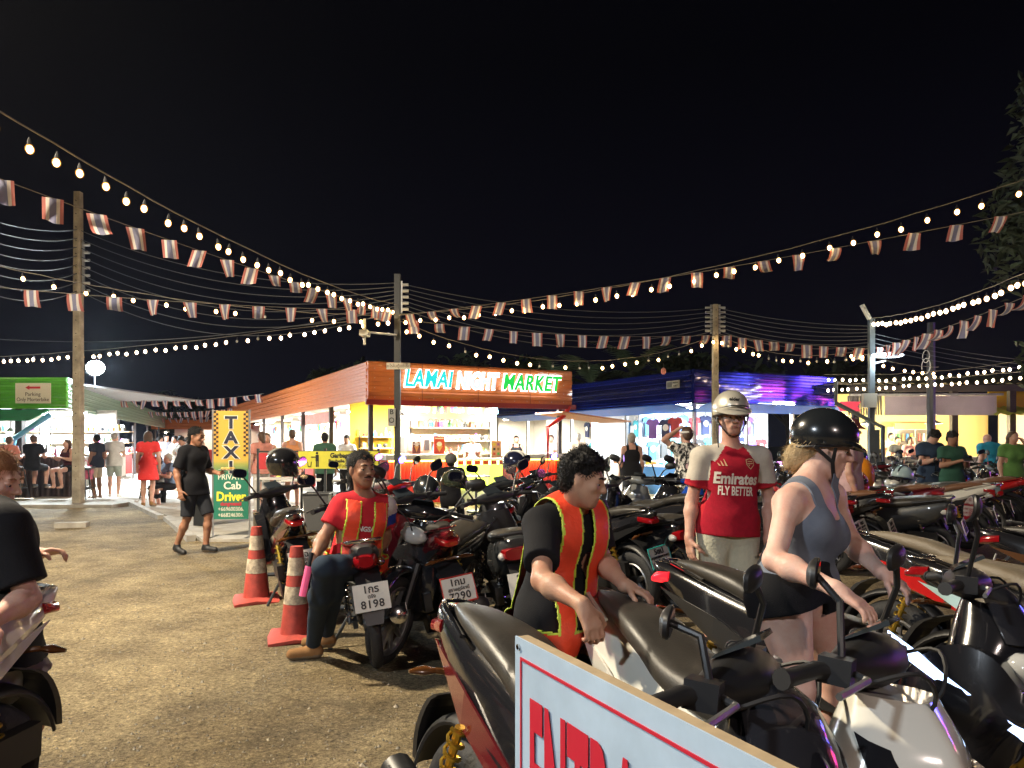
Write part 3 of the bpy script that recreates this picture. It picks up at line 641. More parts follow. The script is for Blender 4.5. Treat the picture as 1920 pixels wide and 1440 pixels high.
# ---- the blue building
BB = thing('market_building', 'navy blue metal roofed clothing stall building', 'building', (4.63, 19, 0), ang_f)
BM = Matrix.Translation((4.63, 19, 0)) @ Matrix.Rotation(ang_f, 4, 'Z')
BZ0, BZ1 = 2.47, 3.32
fascia(0, 5.2, 0, BZ0, BZ1 - BZ0, 5, NAVY, BB, d=.035); fascia(.07, 26, 0, BZ0 - .01, BZ1 - BZ0 + .01, 6, NAVY, BB, 'y', name='side_fascia')
MB().b2(.08, 5.2, .08, 26, BZ1 - .12, BZ1 - .06).build('roof', mat('roof_sheet', (.2, .2, .21), .5), BB)
BLU = mat('blue_awning', (.03, .12, .55), .5, var=.15)
MB().box((2.6, -.25, BZ0 - .12), (5.2, .75, .03), M=Matrix.Rotation(-.25, 3, 'X').to_3x3()).build('awning', BLU, BB)
MB().box((-.3, 5, BZ0 - .14), (.8, 10, .03), M=Matrix.Rotation(.2, 3, 'Y').to_3x3()).build('side_awning', BLU, BB)
MB().b2(.1, 5.1, 2.4, 2.45, 0, 2.6).build('back_wall', mat('pale_blue_wall', (.55, .65, .75), .6), BB); MB().b2(2.6, 2.65, 2.5, 25, 0, 2.6).build('side_back_wall', WHITEW, BB)
for x, y in ((.1, .1), (1.9, .1), (3.6, .1), (5.1, .1), (.1, 3), (.1, 6), (.1, 9), (.1, 13), (.1, 17)): MB().b2(x - .04, x + .04, y - .04, y + .04, 0, BZ0 + .1).build('post', GALV, BB)
for y in (3, 6, 9, 13, 17): MB().b2(.9, 2.6, y, y + .05, 0, 2.5).build('partition', WHITEW, BB)
tube_lamp(BM, .6, 1.8, .7, BZ0 - .1, tube_w, 'cool tube lamp at the left of the blue front', 4.5 * (60), (.8, .92, 1)); tube_lamp(BM, 2.2, 3.3, .3, BZ0 - .06, tube_w, 'cool tube lamp mid blue front', 4.5 * (60), (.8, .92, 1)); tube_lamp(BM, 3.8, 4.9, .6, BZ0 - .1, tube_w, 'cool tube lamp at the right end of the blue front', 4.5 * (45), (.8, .92, 1))
tube_lamp(BM, 2.5, 3.2, -.3, BZ0 + .02, tube_w, 'glaring white lamp fixed under the blue fascia', 4.5 * (25), (.8, .92, 1), r=.05)
NUMW = ('first', 'second', 'third', 'fourth')
for k, y in enumerate((1.5, 4.5, 7.5, 11)):
    Ms = BM @ Matrix.Translation((.7, y, 0)) @ Matrix.Rotation(R(-90), 4, 'Z')
    tube_lamp(Ms, -1.1, 1.1, 0, BZ0 - .1, (tube_w, tube_w, tube_y, tube_y)[k], '%s tube lamp along the left side of the blue building' % NUMW[k], 4.5 * (60), ((.82, .93, 1), (.82, .93, 1), (1, .9, .7), (1, .9, .7))[k])
cols = [((.02, .1, .2), 'dark teal'), ((.02, .03, .09), 'navy'), ((.05, .3, .35), 'turquoise'), ((.5, .5, .55), 'white'), ((.4, .04, .05), 'red'), ((.03, .03, .03), 'black'), ((.2, .1, .4), 'purple'), ((.1, .25, .6), 'bright blue')]
pm_ = mat('print_white', (.7, .75, .75), .6)
k = 0
Mside = BM @ Matrix.Rotation(R(-90), 4, 'Z')
gpos = []
for i in range(11): gpos.append((BM, .35 + i * .42, 2.3, 2.2 + .05 * (i % 2), 'upper row on the back wall of the blue stall'))
for i in range(11): gpos.append((BM, .4 + i * .42, 2.2, 1.5 + .06 * (i % 3), 'lower row on the back wall of the blue stall'))
Ms2 = Matrix.Translation(BM @ Vector((2.5, 0, 0))) @ Matrix.Rotation(ang_f - R(90), 4, 'Z')
for i in range(12): gpos.append((Ms2, -(.5 + 2.6 + i * .5), -.1, 2.2, 'upper row on the side wall of the blue building'))
for i in range(12): gpos.append((Ms2, -(.5 + 2.7 + i * .5), -.14, 1.45, 'lower row on the side wall of the blue building'))
for i, (x, y, z) in enumerate(((-.15, .5, 2.12), (-.1, .95, 2.08), (-.2, 1.35, 2.1))): gpos.append((BM @ Matrix.Translation((0, y, 0)) @ Matrix.Rotation(R(-60), 4, 'Z'), x, 0, z, 'hung out at the blue corner post'))
cnt = {}
for (MM, x, y, z, where) in gpos:
    c, cn = cols[(k * 5 + (k // 7)) % len(cols)]; cnt[where] = cnt.get(where, 0) + 1
    garment('%s shirt, %s in the %s' % (cn, ('1st 2nd 3rd 4th 5th 6th 7th 8th 9th 10th 11th 12th'.split())[cnt[where] - 1], where), MM, x, y, z, mat('cloth_' + cn.replace(' ', '_'), c, .8, var=.2), 'shirts hung up for sale', rr=rr, turn=rr.uniform(-.15, .15), motif=pm_ if k % 2 else None, h=.55); k += 1
def cloth_table(label, M, x0, x1, y, m):
    t = thing('display_table', label, 'table'); t.matrix_world = M @ Matrix.Translation(((x0 + x1) / 2, y, 0)); w = x1 - x0
    MB().box((0, 0, .8), (w, .7, .04)).build('table_top', WHITEW, t); MB().box((0, -.34, .4), (w, .02, .76)).build('table_skirt', m, t)
    for s in (-1, 1): MB().box((s * (w / 2 - .05), .25, .4), (.05, .05, .8)).build('leg', DARKW, t)
    for i in range(int(w / .22)): MB().box((-w / 2 + .15 + i * .22, rr.uniform(-.15, .15), .84 + .03), (.18, .3, rr.uniform(.05, .12)), rz=rr.uniform(-.1, .1)).build('folded_clothes', rr.choice(PALM), t)
    return t
cloth_table('table of folded clothes with a patterned skirt at the left of the blue front', BM, .3, 1.8, .3, mat('patterned_cloth', (.15, .25, .6), .8, var=.6, vscale=22, col2=(.6, .2, .3)))
cloth_table('table of folded clothes at the middle of the blue front', BM, 2.1, 3.5, .3, mat('dark_skirt', (.03, .04, .08), .8)); cloth_table('table of folded clothes at the right end of the blue front', BM, 3.8, 5.0, .3, mat('patterned_cloth', (.15, .25, .6)))
for k, y in enumerate((1.5, 4.5, 7.5, 11)):
    cloth_table('%s goods table along the left side of the blue building' % NUMW[k], BM @ Matrix.Translation((.5, y, 0)) @ Matrix.Rotation(R(-90), 4, 'Z'), -1.2, 1.2, 0, PALM[(k * 3 + 1) % 10])
t = thing('sign_plate', 'small white sign board on the left face of the navy fascia', 'sign'); t.matrix_world = BM @ Matrix.Translation((-.05, .75, 2.98)) @ Matrix.Rotation(R(-90), 4, 'Z')
MB().box((0, 0, 0), (.52, .02, .2)).build('plate', mat('white_plate', (.6, .58, .55), .5), t); ink = mat('black_ink', (.01, .01, .01), .6)
mb = MB()
for i in range(5): mb.box((-.21 + i * .04, -.014, 0), (.016, .006, .14))
mb.build('figure_marks', ink, t); text('PARKING', ink, t, (.11, -.014, .04), .07, sx=.8, bold=.001); text('TOILET', ink, t, (.11, -.014, -.04), .07, sx=.8, bold=.001)
t = thing('ball_lantern', 'small pinkish paper ball hanging off the navy roof edge', 'lantern', P(1244, 696, 18.6)); MB().ell((0, 0, 0), (.07, .07, .09), 12, 8).build('ball', mat('pink_paper', (.8, .3, .25), .6), t, True); MB().tube([(0, 0, .08), (0, 0, .2)], .004, 5).build('cord', CABLE, t)
# arrow sign and blue-yellow board
t = thing('arrow_sign', 'red arrow-shaped sign on the post right of the blue stall', 'sign', P(1588, 762, 20.2))
MB().prism([(-.2, 0), (-.12, .13), (.42, .13), (.33, 0), (.42, -.13), (-.12, -.13)], -.02, .02, lambda u, v, q: (u - .05, q, v)).build('arrow', mat('arrow_red', (.6, .03, .08), .5, emit=(.8, .05, .1), es=.25), t)
t = thing('curved_sign', 'small yellow and blue rounded sign board under the navy fascia end', 'sign', P(1545, 772, 20.6))
MB().box((0, 0, 0), (.3, .05, .2)).build('board', mat('sign_yellow', (.75, .6, .1), .5), t); MB().torus((.17, 0, 0), .12, .045, 'Y', 16, 8, -1.6, 1.6).build('blue_end', mat('sign_blue', (.02, .3, .7), .5), t)
# ---- the green building
GB = thing('bar_building', 'bright green metal roofed bar building on the left', 'building', (-11.93, 20, 0), 0)
GMx = Matrix.Translation((-11.93, 20, 0))
ga = math.atan2(.939, -.345) - math.pi / 2
fascia(-14, 0, 0, 2.36, .84, 4, GREEN, GB)
mb = MB(); pr = [(.06, 0)] + fascia_profile(.84, 7) + [(.06, .84)]
sd = Vector((-.0, 1, 0)); Rg = Matrix.Rotation(ga, 3, 'Z')
mb.prism(pr, .08, 30, lambda u, v, w: tuple(Rg @ Vector((-u, w, 2.36 + v)))); mb.build('side_fascia', mat('pale_green_sheet', (.30, .48, .36), .25, .1, bump=.06, bscale=3), GB)
MB().b2(-14, -.1, .1, 9, 3.05, 3.1).build('roof', mat('roof_sheet', (.2, .2, .21), .5), GB)
MB().box((-7.5, -.35, 2.18), (14, .9, .03), M=Matrix.Rotation(.35, 3, 'X')).build('awning', mat('green_canvas', (.02, .25, .10), .7, var=.2), GB)
MB().b2(-14, -.9, 4.2, 4.25, 0, 2.5).build('back_wall', WHITEW, GB)
mb = MB(); mb.prism([(0, 0), (0, 2.4)], 0, 1, lambda u, v, w: (0, 0, 0)) if False else None
Wg = Matrix.Translation((-11.93, 20, 0)) @ Matrix.Rotation(ga, 4, 'Z')
mb = MB(); vsx = []
mb.box(tuple(Rg @ Vector((-2.6, 17, 1.25))), (.05, 24, 2.5), M=Rg); mb.build('side_back_wall', WHITEW, GB)
for x, y in ((-1.3, .1), (-4.5, .1), (-8, .1)): MB().b2(x - .09, x + .09, y - .09, y + .09, 0, 2.4).build('post', DARKW, GB)
for y in (2.5, 6, 10, 15, 20, 26): MB().box(tuple(Rg @ Vector((-.1, y, 1.2))), (.08, .08, 2.4), M=Rg).build('post', DARKW, GB)
MB().tube([(-.35, -.15, 2.2), (-1.25, -.25, 1.55), (-1.3, -.25, 0.05)], .075, 12).build('drain_pipe', mat('blue_pvc', (.08, .30, .50), .4), GB, True)
MB().tube([(-.25, .2, 2.25), (-.6, .2, 2.15)], .03).build('side_lamp', emi('round_lamp_glow', (.8, .93, 1), 9), GB)
t = thing('parking_sign', 'cream parking sign with a red arrow on the green fascia', 'sign', (-12.78, 19.93, 2.77))
MB().box((0, 0, 0), (.94, .025, .54)).build('board', mat('cream_board', (.72, .66, .50), .5), t)
MB().prism([(-.2, 0), (-.09, .06), (-.09, .028), (.2, .028), (.2, -.028), (-.09, -.028), (-.09, -.06)], -.02, -.014, lambda u, v, q: (u, q, v + .15)).build('arrow', mat('arrow_red2', (.6, .02, .03), .5), t)
text('Parking', mat('brown_ink2', (.06, .03, .02), .6), t, (0, -.018, -.03), .14); text('Only Morterbike', mat('brown_ink2', (.06, .03, .02), .6), t, (0, -.018, -.17), .14, sx=.9)
tube_lamp(GMx, -4.5, -2.5, 1.5, 2.3, tube_w, 'cool tube lamp in the middle of the green bar', 9 * (85), (.85, .95, 1)); tube_lamp(GMx, -8, -6, 1.5, 2.3, tube_w, 'cool tube lamp at the far left of the green bar', 9 * (85), (.85, .95, 1)); tube_lamp(GMx, -1.9, -.5, 1.8, 2.3, tube_w, 'cool tube lamp at the right end of the green bar', 9 * (85), (.85, .95, 1))
for k, y in enumerate((3, 7, 11.5, 16.5)):
    tube_lamp(Wg @ Matrix.Translation((-.9, y, 0)) @ Matrix.Rotation(R(-90), 4, 'Z'), -1.1, 1.1, 0, 2.25, tube_w, '%s tube lamp along the lane side of the green building' % NUMW[k], 9 * (85), (.9, .96, 1))
    t = thing('stall_counter', '%s stall counter along the lane side of the green building' % NUMW[k], 'counter'); t.matrix_world = Wg @ Matrix.Translation((-.5, y + .2, 0))
    MB().b2(-.25, .25, -1.5, 1.5, 0, .95).build('front', (WHITEW, RED)[k % 2], t); MB().b2(-.3, .3, -1.55, 1.55, .95, 1.0).build('counter_top', TOPM, t)
    for q in range(10): MB().ell((rr.uniform(-.2, .2), -1.3 + q * .28, 1.08), (.07, .07, rr.uniform(.07, .2)), 8, 5).build('goods', rr.choice(PALM), t, True)
t = thing('bar_counter', 'long dark bar counter under the green roof', 'counter', (-12.1, 19.6, 0))
vcorr(-6, .55, 0, 0, 1.05, mat('dark_wood', (.035, .02, .018), .6, var=.4), t, 'front', step=.14, d=.02); MB().b2(-6.1, .62, -.1, .45, 1.05, 1.1).build('counter_top', mat('brown_top', (.16, .06, .03), .4), t)
for q in range(26): MB().tube([(-6 + q * .25, .2, 1.1), (-6 + q * .25, .2, 1.1 + rr.uniform(.1, .2)), (-6 + q * .25, .2, 1.1 + rr.uniform(.22, .32))], [.035, .035, .012], 8).build('bottle', rr.choice(PALM), t, True)
for k in range(3):
    t = shelf('bottle shelf %s at the back of the green bar' % ('on the left', 'in the middle', 'on the right')[k], GB, -9 + 3 * k, -6.3 + 3 * k, 4.0, (1.1, 1.45, 1.8), rr, group='shelves of goods in the stalls')
for k, x in enumerate((-5.6, -3.4, -1.9)): pendant(('left', 'middle', 'right')[k] + ' small pendant lamp over the green bar', GMx, (x, .6, 1.75), 0, (1, 1, 1), .16, group='pendant lamps of the green bar')
def bar_stool(label, loc, rz=0):
    t = thing('bar_stool', label, 'stool', loc, rz, group='bar stools by the dark counter')
    MB().tube([(0, 0, .72), (0, 0, .78)], .18, 16).build('seat', BLK, t, True)
    for a in (45, 135, 225, 315):
        c, s = math.cos(R(a)), math.sin(R(a)); MB().tube([(.1 * c, .1 * s, .72), (.22 * c, .22 * s, 0)], .013, 6).build('leg', BLKM, t)
    MB().torus((0, 0, .25), .18, .01, 'Z', 20, 5).build('footrest', BLKM, t); return t
bar_stool('empty bar stool left of the tall concrete pole', (-10.45, 18.2, .07)); bar_stool('bar stool right of the tall concrete pole', (-9.3, 19.0, .02), .4); bar_stool('bar stool under the seated man in the black shirt', (-12.35, 18.7, .07)); bar_stool('bar stool under the man in the peach shirt', (-13.1, 18.8, .07))
bar_stool('bar stool under the woman with pink straps', (-10.75, 18.9, .07))
# orange roofed stall closing the lane
t = thing('food_stall', 'orange roofed food stall closing the end of the market lane', 'stall', (-19.5, 47, 0))
fascia(-3.2, 3.2, 0, 2.3, .6, 3, ORANGE, t); MB().b2(-3.1, 3.1, 0, 3, 0, 1.0).build('counter', RED, t); MB().b2(-3.1, 3.1, 3, 3.1, 0, 2.6).build('back_wall', WHITEW, t)
for s in (-3, 0, 3): MB().b2(s - .05, s + .05, .0, .1, 0, 2.3).build('post', DARKW, t)
light('lamp', 'AREA', (0, 1.4, 2.3), 160, (1, .85, .6), 4, t)
for i, x in enumerate((-2.2, 0, 2.2)): pendant(('left', 'middle', 'right')[i] + ' warm lamp of the stall at the end of the lane', Matrix.Translation((-19.5, 47, 0)), (x, -.2, 2.1), 0, (1, 1, 1), .25, group='lamps of the lane-end stall')
# ---- food stalls on the right
RB = thing('food_stall', 'long dark roofed food stall row with a yellow wall on the right', 'stall', (9.6, 21.6, 0), R(-4))
RM = Matrix.Translation((9.6, 21.6, 0)) @ Matrix.Rotation(R(-4), 4, 'Z')
ROOF = mat('dark_roof_sheet', (.10, .095, .08), .6, var=.3)
mb = MB(); n = 120; vs = []
for (y, z) in ((-.9, 3.08), (4.5, 3.75)):
    for i in range(n + 1): x = -.2 + 12 * i / n; vs.append((x, y, z + .04 * math.sin(x * 22)))
mb.add(vs, [(i, i + 1, n + 2 + i, n + 1 + i) for i in range(n)]); mb.build('roof', ROOF, RB)
MB().b2(-.2, 11.8, -.86, -.78, 2.86, 3.04).build('roof_beam', mat('dark_beam', (.06, .055, .05), .6), RB)
MB().b2(-.3, 3.7, -1.3, -1.22, 2.72, 2.78).build('banner_rail', GALV, RB)
MB().box((1.55 + .5, -1.32, 2.45), (2.9, .03, .52)).build('canvas_banner', mat('lilac_canvas', (.55, .48, .54), .7, var=.12, vscale=2), RB)
mb = MB()
for i in range(14): mb.tube([(-.35 + i * .065, -1.3, 2.72), (-.33 + i * .065, -1.3, 2.2)], [.03, .02], 6)
mb.build('bunched_curtain', mat('grey_cloth', (.18, .18, .17), .8), RB)
MB().b2(3.75, 12, -.5, -.44, 2.42, 3.0).build('yellow_fascia', YELW, RB)
mb = MB(); vs = []
for (y, z) in ((-1.5, 2.2), (-.5, 2.45)):
    for i in range(81): x = 3.4 + 8.6 * i / 80; vs.append((x, y, z + .03 * math.sin(x * 20)))
mb.add(vs, [(i, i + 1, 82 + i, 81 + i) for i in range(80)]); mb.build('lower_awning', mat('yellowgreen_sheet', (.45, .5, .08), .5), RB)
for x in (-.1, 2.5, 4.0, 6.2, 9): MB().b2(x - .08, x + .08, -1.2, -1.04, 0, 2.85).build('post', DARKW, RB)
MB().b2(-.2, 5.2, 2.2, 2.26, 0, 3.0).build('back_wall', mat('warm_wall', (.80, .62, .25), .6), RB); MB().b2(5.2, 7.0, 1.6, 1.66, 0, 3.0).build('back_wall', mat('beige_wall', (.6, .48, .36), .6), RB); MB().b2(7.0, 12, 2.2, 2.26, 0, 3.0).build('back_wall', mat('brown_wall', (.12, .05, .03), .6), RB)
MB().b2(-.2, 12, -.9, -.45, 0, 1.02).build('counter', mat('grey_counter', (.4, .38, .36), .6), RB); MB().b2(-.25, 12.05, -.95, -.4, 1.02, 1.06).build('counter_top', TOPM, RB)
for i, x in enumerate((.75, 2.6)): pendant(('left', 'right')[i] + ' shaded lamp in the yellow lit kitchen', RM, (x, .2, 2.0), 230, (1, .86, .5), .25, group='lamps of the right-hand kitchen')
for i, (x, z) in enumerate(((5.4, 1.95), (6.3, 1.98), (6.9, 1.9), (8.2, 2.05), (7.4, 1.72))): pendant('bare glowing lamp, %s from the left, of the right-hand stall' % ('first', 'second', 'third', 'fifth', 'fourth')[i], RM, (x, -.3, z), 80, (1, .75, .5), .1, group='bare lamps of the right-hand stall')
t = thing('drinks_fridge', 'two door glass drinks fridge in the yellow lit kitchen', 'fridge'); t.matrix_world = RM @ Matrix.Translation((2.75, 1.6, 0))
MB().b2(-.62, .62, .1, .6, 0, 1.95).build('cabinet', WHITEW, t)
for s in (-1, 1):
    MB().b2(s * .31 - .29, s * .31 + .29, .06, .09, .3, 1.85).build('door', mat('fridge_dark', (.12, .1, .09), .2), t)
    for r_ in range(4):
        for c_ in range(4): MB().tube([(s * .31 - .2 + c_ * .13, .03, .45 + r_ * .35), (s * .31 - .2 + c_ * .13, .03, .68 + r_ * .35)], [.045, .03], 8).build('bottle', rr.choice(PALM), t)
MB().b2(-.62, .62, .05, .1, 1.86, 2.05).build('header', mat('header_orange', (.7, .3, .03), .5, emit=(1, .5, .1), es=.8), t)
poster('white menu sheet hanging right of the right-hand kitchen', RM, (6.0, -1.3, 1.0), .42, .95, mat('menu_white', (.65, .62, .6), .6))
t = thing('gate_post', 'grey steel gate frame standing right of the blue stall', 'frame', (6.9, 14.5, 0))
MB().tube([(.3, 0, 0), (.3, 0, 1.75), (-.35, .6, 2.25), (-.35, .6, 2.7)], .045, 4).build('frame', mat('bluegrey_steel', (.25, .30, .33)), t); MB().b2(.02, .22, -.05, .05, 1.05, 1.7).build('panel', mat('bluegrey_steel', (.25, .30, .33)), t)
# ---- taxi sign
TP = P(432, 1010, 1450 * 1.4 / 180.)
tx = thing('taxi_sign', 'tall yellow and green taxi banner sign with checkered edges', 'sign', (-4.23, 11.25, 0), R(4))
def taxi_mat():
    m = bpy.data.materials.new('taxi_banner'); m.use_nodes = True; nt = m.node_tree; b = nt.nodes['Principled BSDF']; t = nt.nodes.new('ShaderNodeTexCoord'); s = nt.nodes.new('ShaderNodeSeparateXYZ'); r = nt.nodes.new('ShaderNodeValToRGB')
    mr = nt.nodes.new('ShaderNodeMapRange'); mr.inputs[1].default_value = .3; mr.inputs[2].default_value = 1.95
    nt.links.new(t.outputs['Object'], s.inputs[0]); nt.links.new(s.outputs['Z'], mr.inputs[0]); nt.links.new(mr.outputs[0], r.inputs[0])
    e = r.color_ramp.elements; e[0].position, e[0].color = .42, (.01, .16, .10, 1); e[1].position, e[1].color = .56, (.68, .36, .045, 1); x = e.new(.50); x.color = (.28, .30, .06, 1)
    nt.links.new(r.outputs[0], b.inputs['Base Color']); b.inputs['Roughness'].default_value = .55; return m
MB().b2(-.255, .255, -.012, .012, .3, 1.93).build('banner', taxi_mat(), tx)
mb = MB()
for i in range(20):
    for c in (0, 1):
        if (i + c) % 2 == 0:
            for s in (-1, 1): mb.box((s * (.235 - .034 * c), -.0145, 1.91 - i * .034), (.034, .004, .034))
mb.build('checker_edge', mat('sign_black', (.015, .012, .012), .5), tx)
TB = mat('taxi_letter', (.012, .014, .035), .5); TW = mat('taxi_white', (.75, .72, .6), .5); TY = mat('taxi_lettering_yellow', (.8, .72, .05), .5); TR = mat('taxi_red', (.5, .02, .05), .5)
for i, ch in enumerate('TAXI'):
    o = text(ch, TW, tx, (0, -.014, 1.745 - i * .225), .25, bold=.018, sx=1.15, depth=.004, name='letter_outline'); o2 = text(ch, TB, tx, (0, -.018, 1.745 - i * .225), .25, bold=.010, sx=1.12, depth=.004, name='letter')
text('PRIVATE', TW, tx, (.0, -.016, .93), .115, bold=.001, sx=.9); text('Cab', TW, tx, (0.02, -.016, .80), .16, bold=.003)
text('Driver', TY, tx, (0, -.016, .635), .19, bold=.006, sx=.85); text('dangmasaii', TR, tx, (0, -.016, .53), .08, sx=.9, bold=.002)
text('+669600306.', TW, tx, (0, -.016, .45), .085, sx=.85); text('+668246306.', TW, tx, (0, -.016, .36), .085, sx=.85)
for s in (-1, 1): MB().tube([(s * .27, .0, .0), (s * .27, .0, 1.95)], .014, 6).build('post', GALV, tx)
for s in (-1, 1): MB().box((s * .27, 0, .02), (.05, .5, .03)).build('foot', GALV, tx)
# ---- recycling banners and bin rack
bs = thing('bin_rack', 'black steel rack holding the red bottle banner and the yellow garbage banner', 'rack', (-3.25, 13.0, 0), R(3))
for x in (-1.15, .0, .92): MB().b2(x - .02, x + .02, -.02, .02, 0, 1.35).build('post', BLKM, bs)
MB().b2(-1.17, .94, -.03, .0, 1.28, 1.31).build('rail', BLKM, bs); MB().b2(-1.17, .94, -.03, .0, 1.02, 1.045).build('rail', BLKM, bs)
MB().b2(-1.12, -.47, -.06, -.035, .99, 1.27).build('bottle_banner', mat('banner_red', (.50, .03, .04), .6, var=.15), bs); MB().b2(-.45, .92, -.06, -.035, 1.0, 1.30).build('garbage_banner', mat('banner_yellow', (.65, .60, .05), .6, var=.1), bs)
text('Bottle', TW, bs, (-.8, -.065, 1.19), .12, bold=.003); text('ขวด', TW, bs, (-.82, -.065, 1.06), .09)
text('Garbage Bin', ink, bs, (.35, -.065, 1.225), .115, bold=.004, sx=.9); text('Poubelle  บาสเกต', ink, bs, (.35, -.065, 1.13), .08, bold=.002); text('ถังขยะ', ink, bs, (.35, -.065, 1.045), .085)
mb = MB(); mb.ell((-.13, -.065, 1.27), (.022, .005, .022), 10, 6); mb.b2(-.155, -.1, -.068, -.062, 1.13, 1.24); mb.b2(-.15, -.13, -.068, -.062, 1.03, 1.13); mb.b2(-.122, -.102, -.068, -.062, 1.03, 1.13); mb.box((-.19, -.065, 1.2), (.09, .006, .018)); mb.prism([(-.3, 1.12), (-.285, 1.03), (-.235, 1.03), (-.22, 1.12), (-.233, 1.12), (-.245, 1.043), (-.275, 1.043), (-.287, 1.12)], -.068, -.062, lambda u, v, q: (u, q, v)); mb.build('litter_pictogram', ink, bs)
def bin_(label, loc, m):
    t = thing('waste_bin', label, 'waste bin', loc, .1); MB().ring([[(a * s, b * s, z) for a, b in ((-.2, -.2), (.2, -.2), (.2, .2), (-.2, .2))] for s, z in ((.8, .05), (1, .62))]).build('body', m, t)
    MB().tube([(-.21, -.21, .63), (.21, -.21, .63), (.21, .21, .63), (-.21, .21, .63), (-.21, -.21, .63)], .015, 6).build('rim', BLKM, t); return t
bin_('dark plastic waste bin with a black bag behind the seated attendant', (-2.55, 11.6, 0), mat('bin_black', (.03, .03, .03), .35, bump=.8, bscale=9)); bin_('dark waste bin left of the first', (-3.15, 12.1, 0), mat('bin_grey', (.08, .08, .08), .5))
def cafe_table(label, loc, w=.7, round_=False):
    t = thing('cafe_table', label, 'table', loc, .2, group='small tables in front of the orange building')
    (MB().box((0, 0, .74), (w, .6, .03)) if not round_ else MB().tube([(0, 0, .73), (0, 0, .76)], w / 2, 20)).build('table_top', WHITEW, t)
    MB().tube([(0, 0, .73), (0, 0, .02)], .025, 8).build('stem', BLKM, t); MB().tube([(0, 0, 0), (0, 0, .03)], .2, 14).build('foot', BLKM, t); return t
cafe_table('small table behind the garbage banner', (-4.0, 14.2, 0)); cafe_table('small table left of the black pole', (-3.0, 14.0, 0)); cafe_table('round table beside the glowing light box', (-.75, 15.6, 0), .6, True); cafe_table('small table at the left by the red bottle banner', (-4.7, 14.8, 0))
# ---- trees behind
LEAFD = mat('night_foliage', (.035, .055, .02), .7, var=.5, vscale=3); BARK = mat('bark', (.09, .07, .05), .9, var=.4)
def leafy(name, label, base, hgt, crown, n, seed, lm=LEAFD, ls=.22, cz=None, blobs=9, group=None):
    rr_ = random.Random(seed); t = thing(name, label, 'tree', base, group=group)
    MB().tube([(0, 0, -.1), (.1, 0, hgt * .3), (-.1, .1, hgt * .6), (0, 0, hgt * .85)], [.28, .22, .15, .05], 8).build('trunk', BARK, t, True)
    mb = MB(); cs = []
    for i in range(blobs):
        a = rr_.random() * 6.28; q = rr_.random() ** .5; z = rr_.uniform(-.8, .8)
        cs.append((crown[0] * q * math.cos(a) * .7, crown[1] * q * math.sin(a) * .7, (cz or hgt * .7) + crown[2] * z, rr_.uniform(.3, .55)))
    for c in cs: mb.tube([(0, 0, hgt * .4), (c[0] * .5, c[1] * .5, (hgt * .45 + c[2]) / 2), (c[0], c[1], c[2])], [.07, .04, .02], 5)
    mb.build('limb', BARK, t)
    vs = []; fs = []
    for i in range(n):
        c = rr_.choice(cs); d = Vector((rr_.gauss(0, 1), rr_.gauss(0, 1), rr_.gauss(0, .8))); d.normalize(); q = rr_.random() ** .45 * c[3]
        p = Vector((c[0] + d.x * q * crown[0], c[1] + d.y * q * crown[1], c[2] + d.z * q * crown[2])); s = ls * rr_.uniform(.5, 1.3)
        a = Vector((rr_.gauss(0, 1), rr_.gauss(0, 1), rr_.gauss(0, .5))).normalized(); b = a.cross(Vector((rr_.random(), rr_.random(), 1))).normalized() * .35
        k = len(vs); vs += [p - a * s, p + b * s, p + a * s - Vector((0, 0, s * .4)), p - b * s]; fs.append((k, k + 1, k + 2, k + 3))
    mb = MB(); mb.add(vs, fs); mb.build('crown', lm, t); return t
leafy('leafy_tree', 'tall leafy tree rising along the right edge of the frame', (12.6, 16.5, 0), 9, (2.1, 2.2, 3.6), 9000, 5, mat('right_tree_leaf', (.022, .034, .010), .7, var=.5, vscale=3), .17, cz=6.3, blobs=16)  # near-black leaf colour, darker than that of the trees behind
for k, (px, Y, h, la) in enumerate(((850, 38, 6.0, 'dark bushy tree behind the middle of the orange roof'), (990, 40, 6.4, 'dark tree behind the right end of the lit sign'), (1265, 34, 5.6, 'dark tree behind the left of the blue roof'), (1480, 33, 5.2, 'dark tree behind the blue roof fascia'), (650, 42, 6, 'dark tree behind the orange side roof'), (330, 60, 5.5, 'small dark tree at the end of the market lane'), (1580, 36, 5, 'dark tree behind the grey pole'))):
    leafy('leafy_tree', la, ((px - 960) / F * Y, Y, 0), h, (3.0, 2.2, 1.7), 1600, 40 + k, ls=.32, group='dark trees behind the stalls')
def palm(label, base, hgt, seed, n=13, L=2.3):
    rr_ = random.Random(seed); t = thing('palm_tree', label, 'palm', base, group='palms behind the stalls')
    MB().tube([(0, 0, 0), (.15, 0, hgt * .5), (0, 0, hgt)], [.2, .15, .12], 8).build('trunk', BARK, t, True)
    vs = []; fs = []
    for i in range(n):
        a = 6.28 * i / n + rr_.uniform(-.2, .2); e = rr_.uniform(.3, 1.3); prev = Vector((0, 0, hgt)); d = Vector((math.cos(a) * math.cos(e), math.sin(a) * math.cos(e), math.sin(e)))
        side = Vector((-math.sin(a), math.cos(a), 0))
        for s in range(16):
            p = prev + d * (L / 16); d = (d + Vector((0, 0, -.12))).normalized()
            for sg_ in (-1, 1):
                ln = .55 * math.sin(math.pi * (s + 1.5) / 18); q = p + side * sg_ * ln + Vector((0, 0, -.25 * ln)) + d * .15; k = len(vs); vs += [prev, p, q]; fs.append((k, k + 1, k + 2))
            prev = p
    mb = MB(); mb.add(vs, fs); mb.build('crown', mat('palm_leaf', (.075, .10, .045), .55, var=.4), t); return t
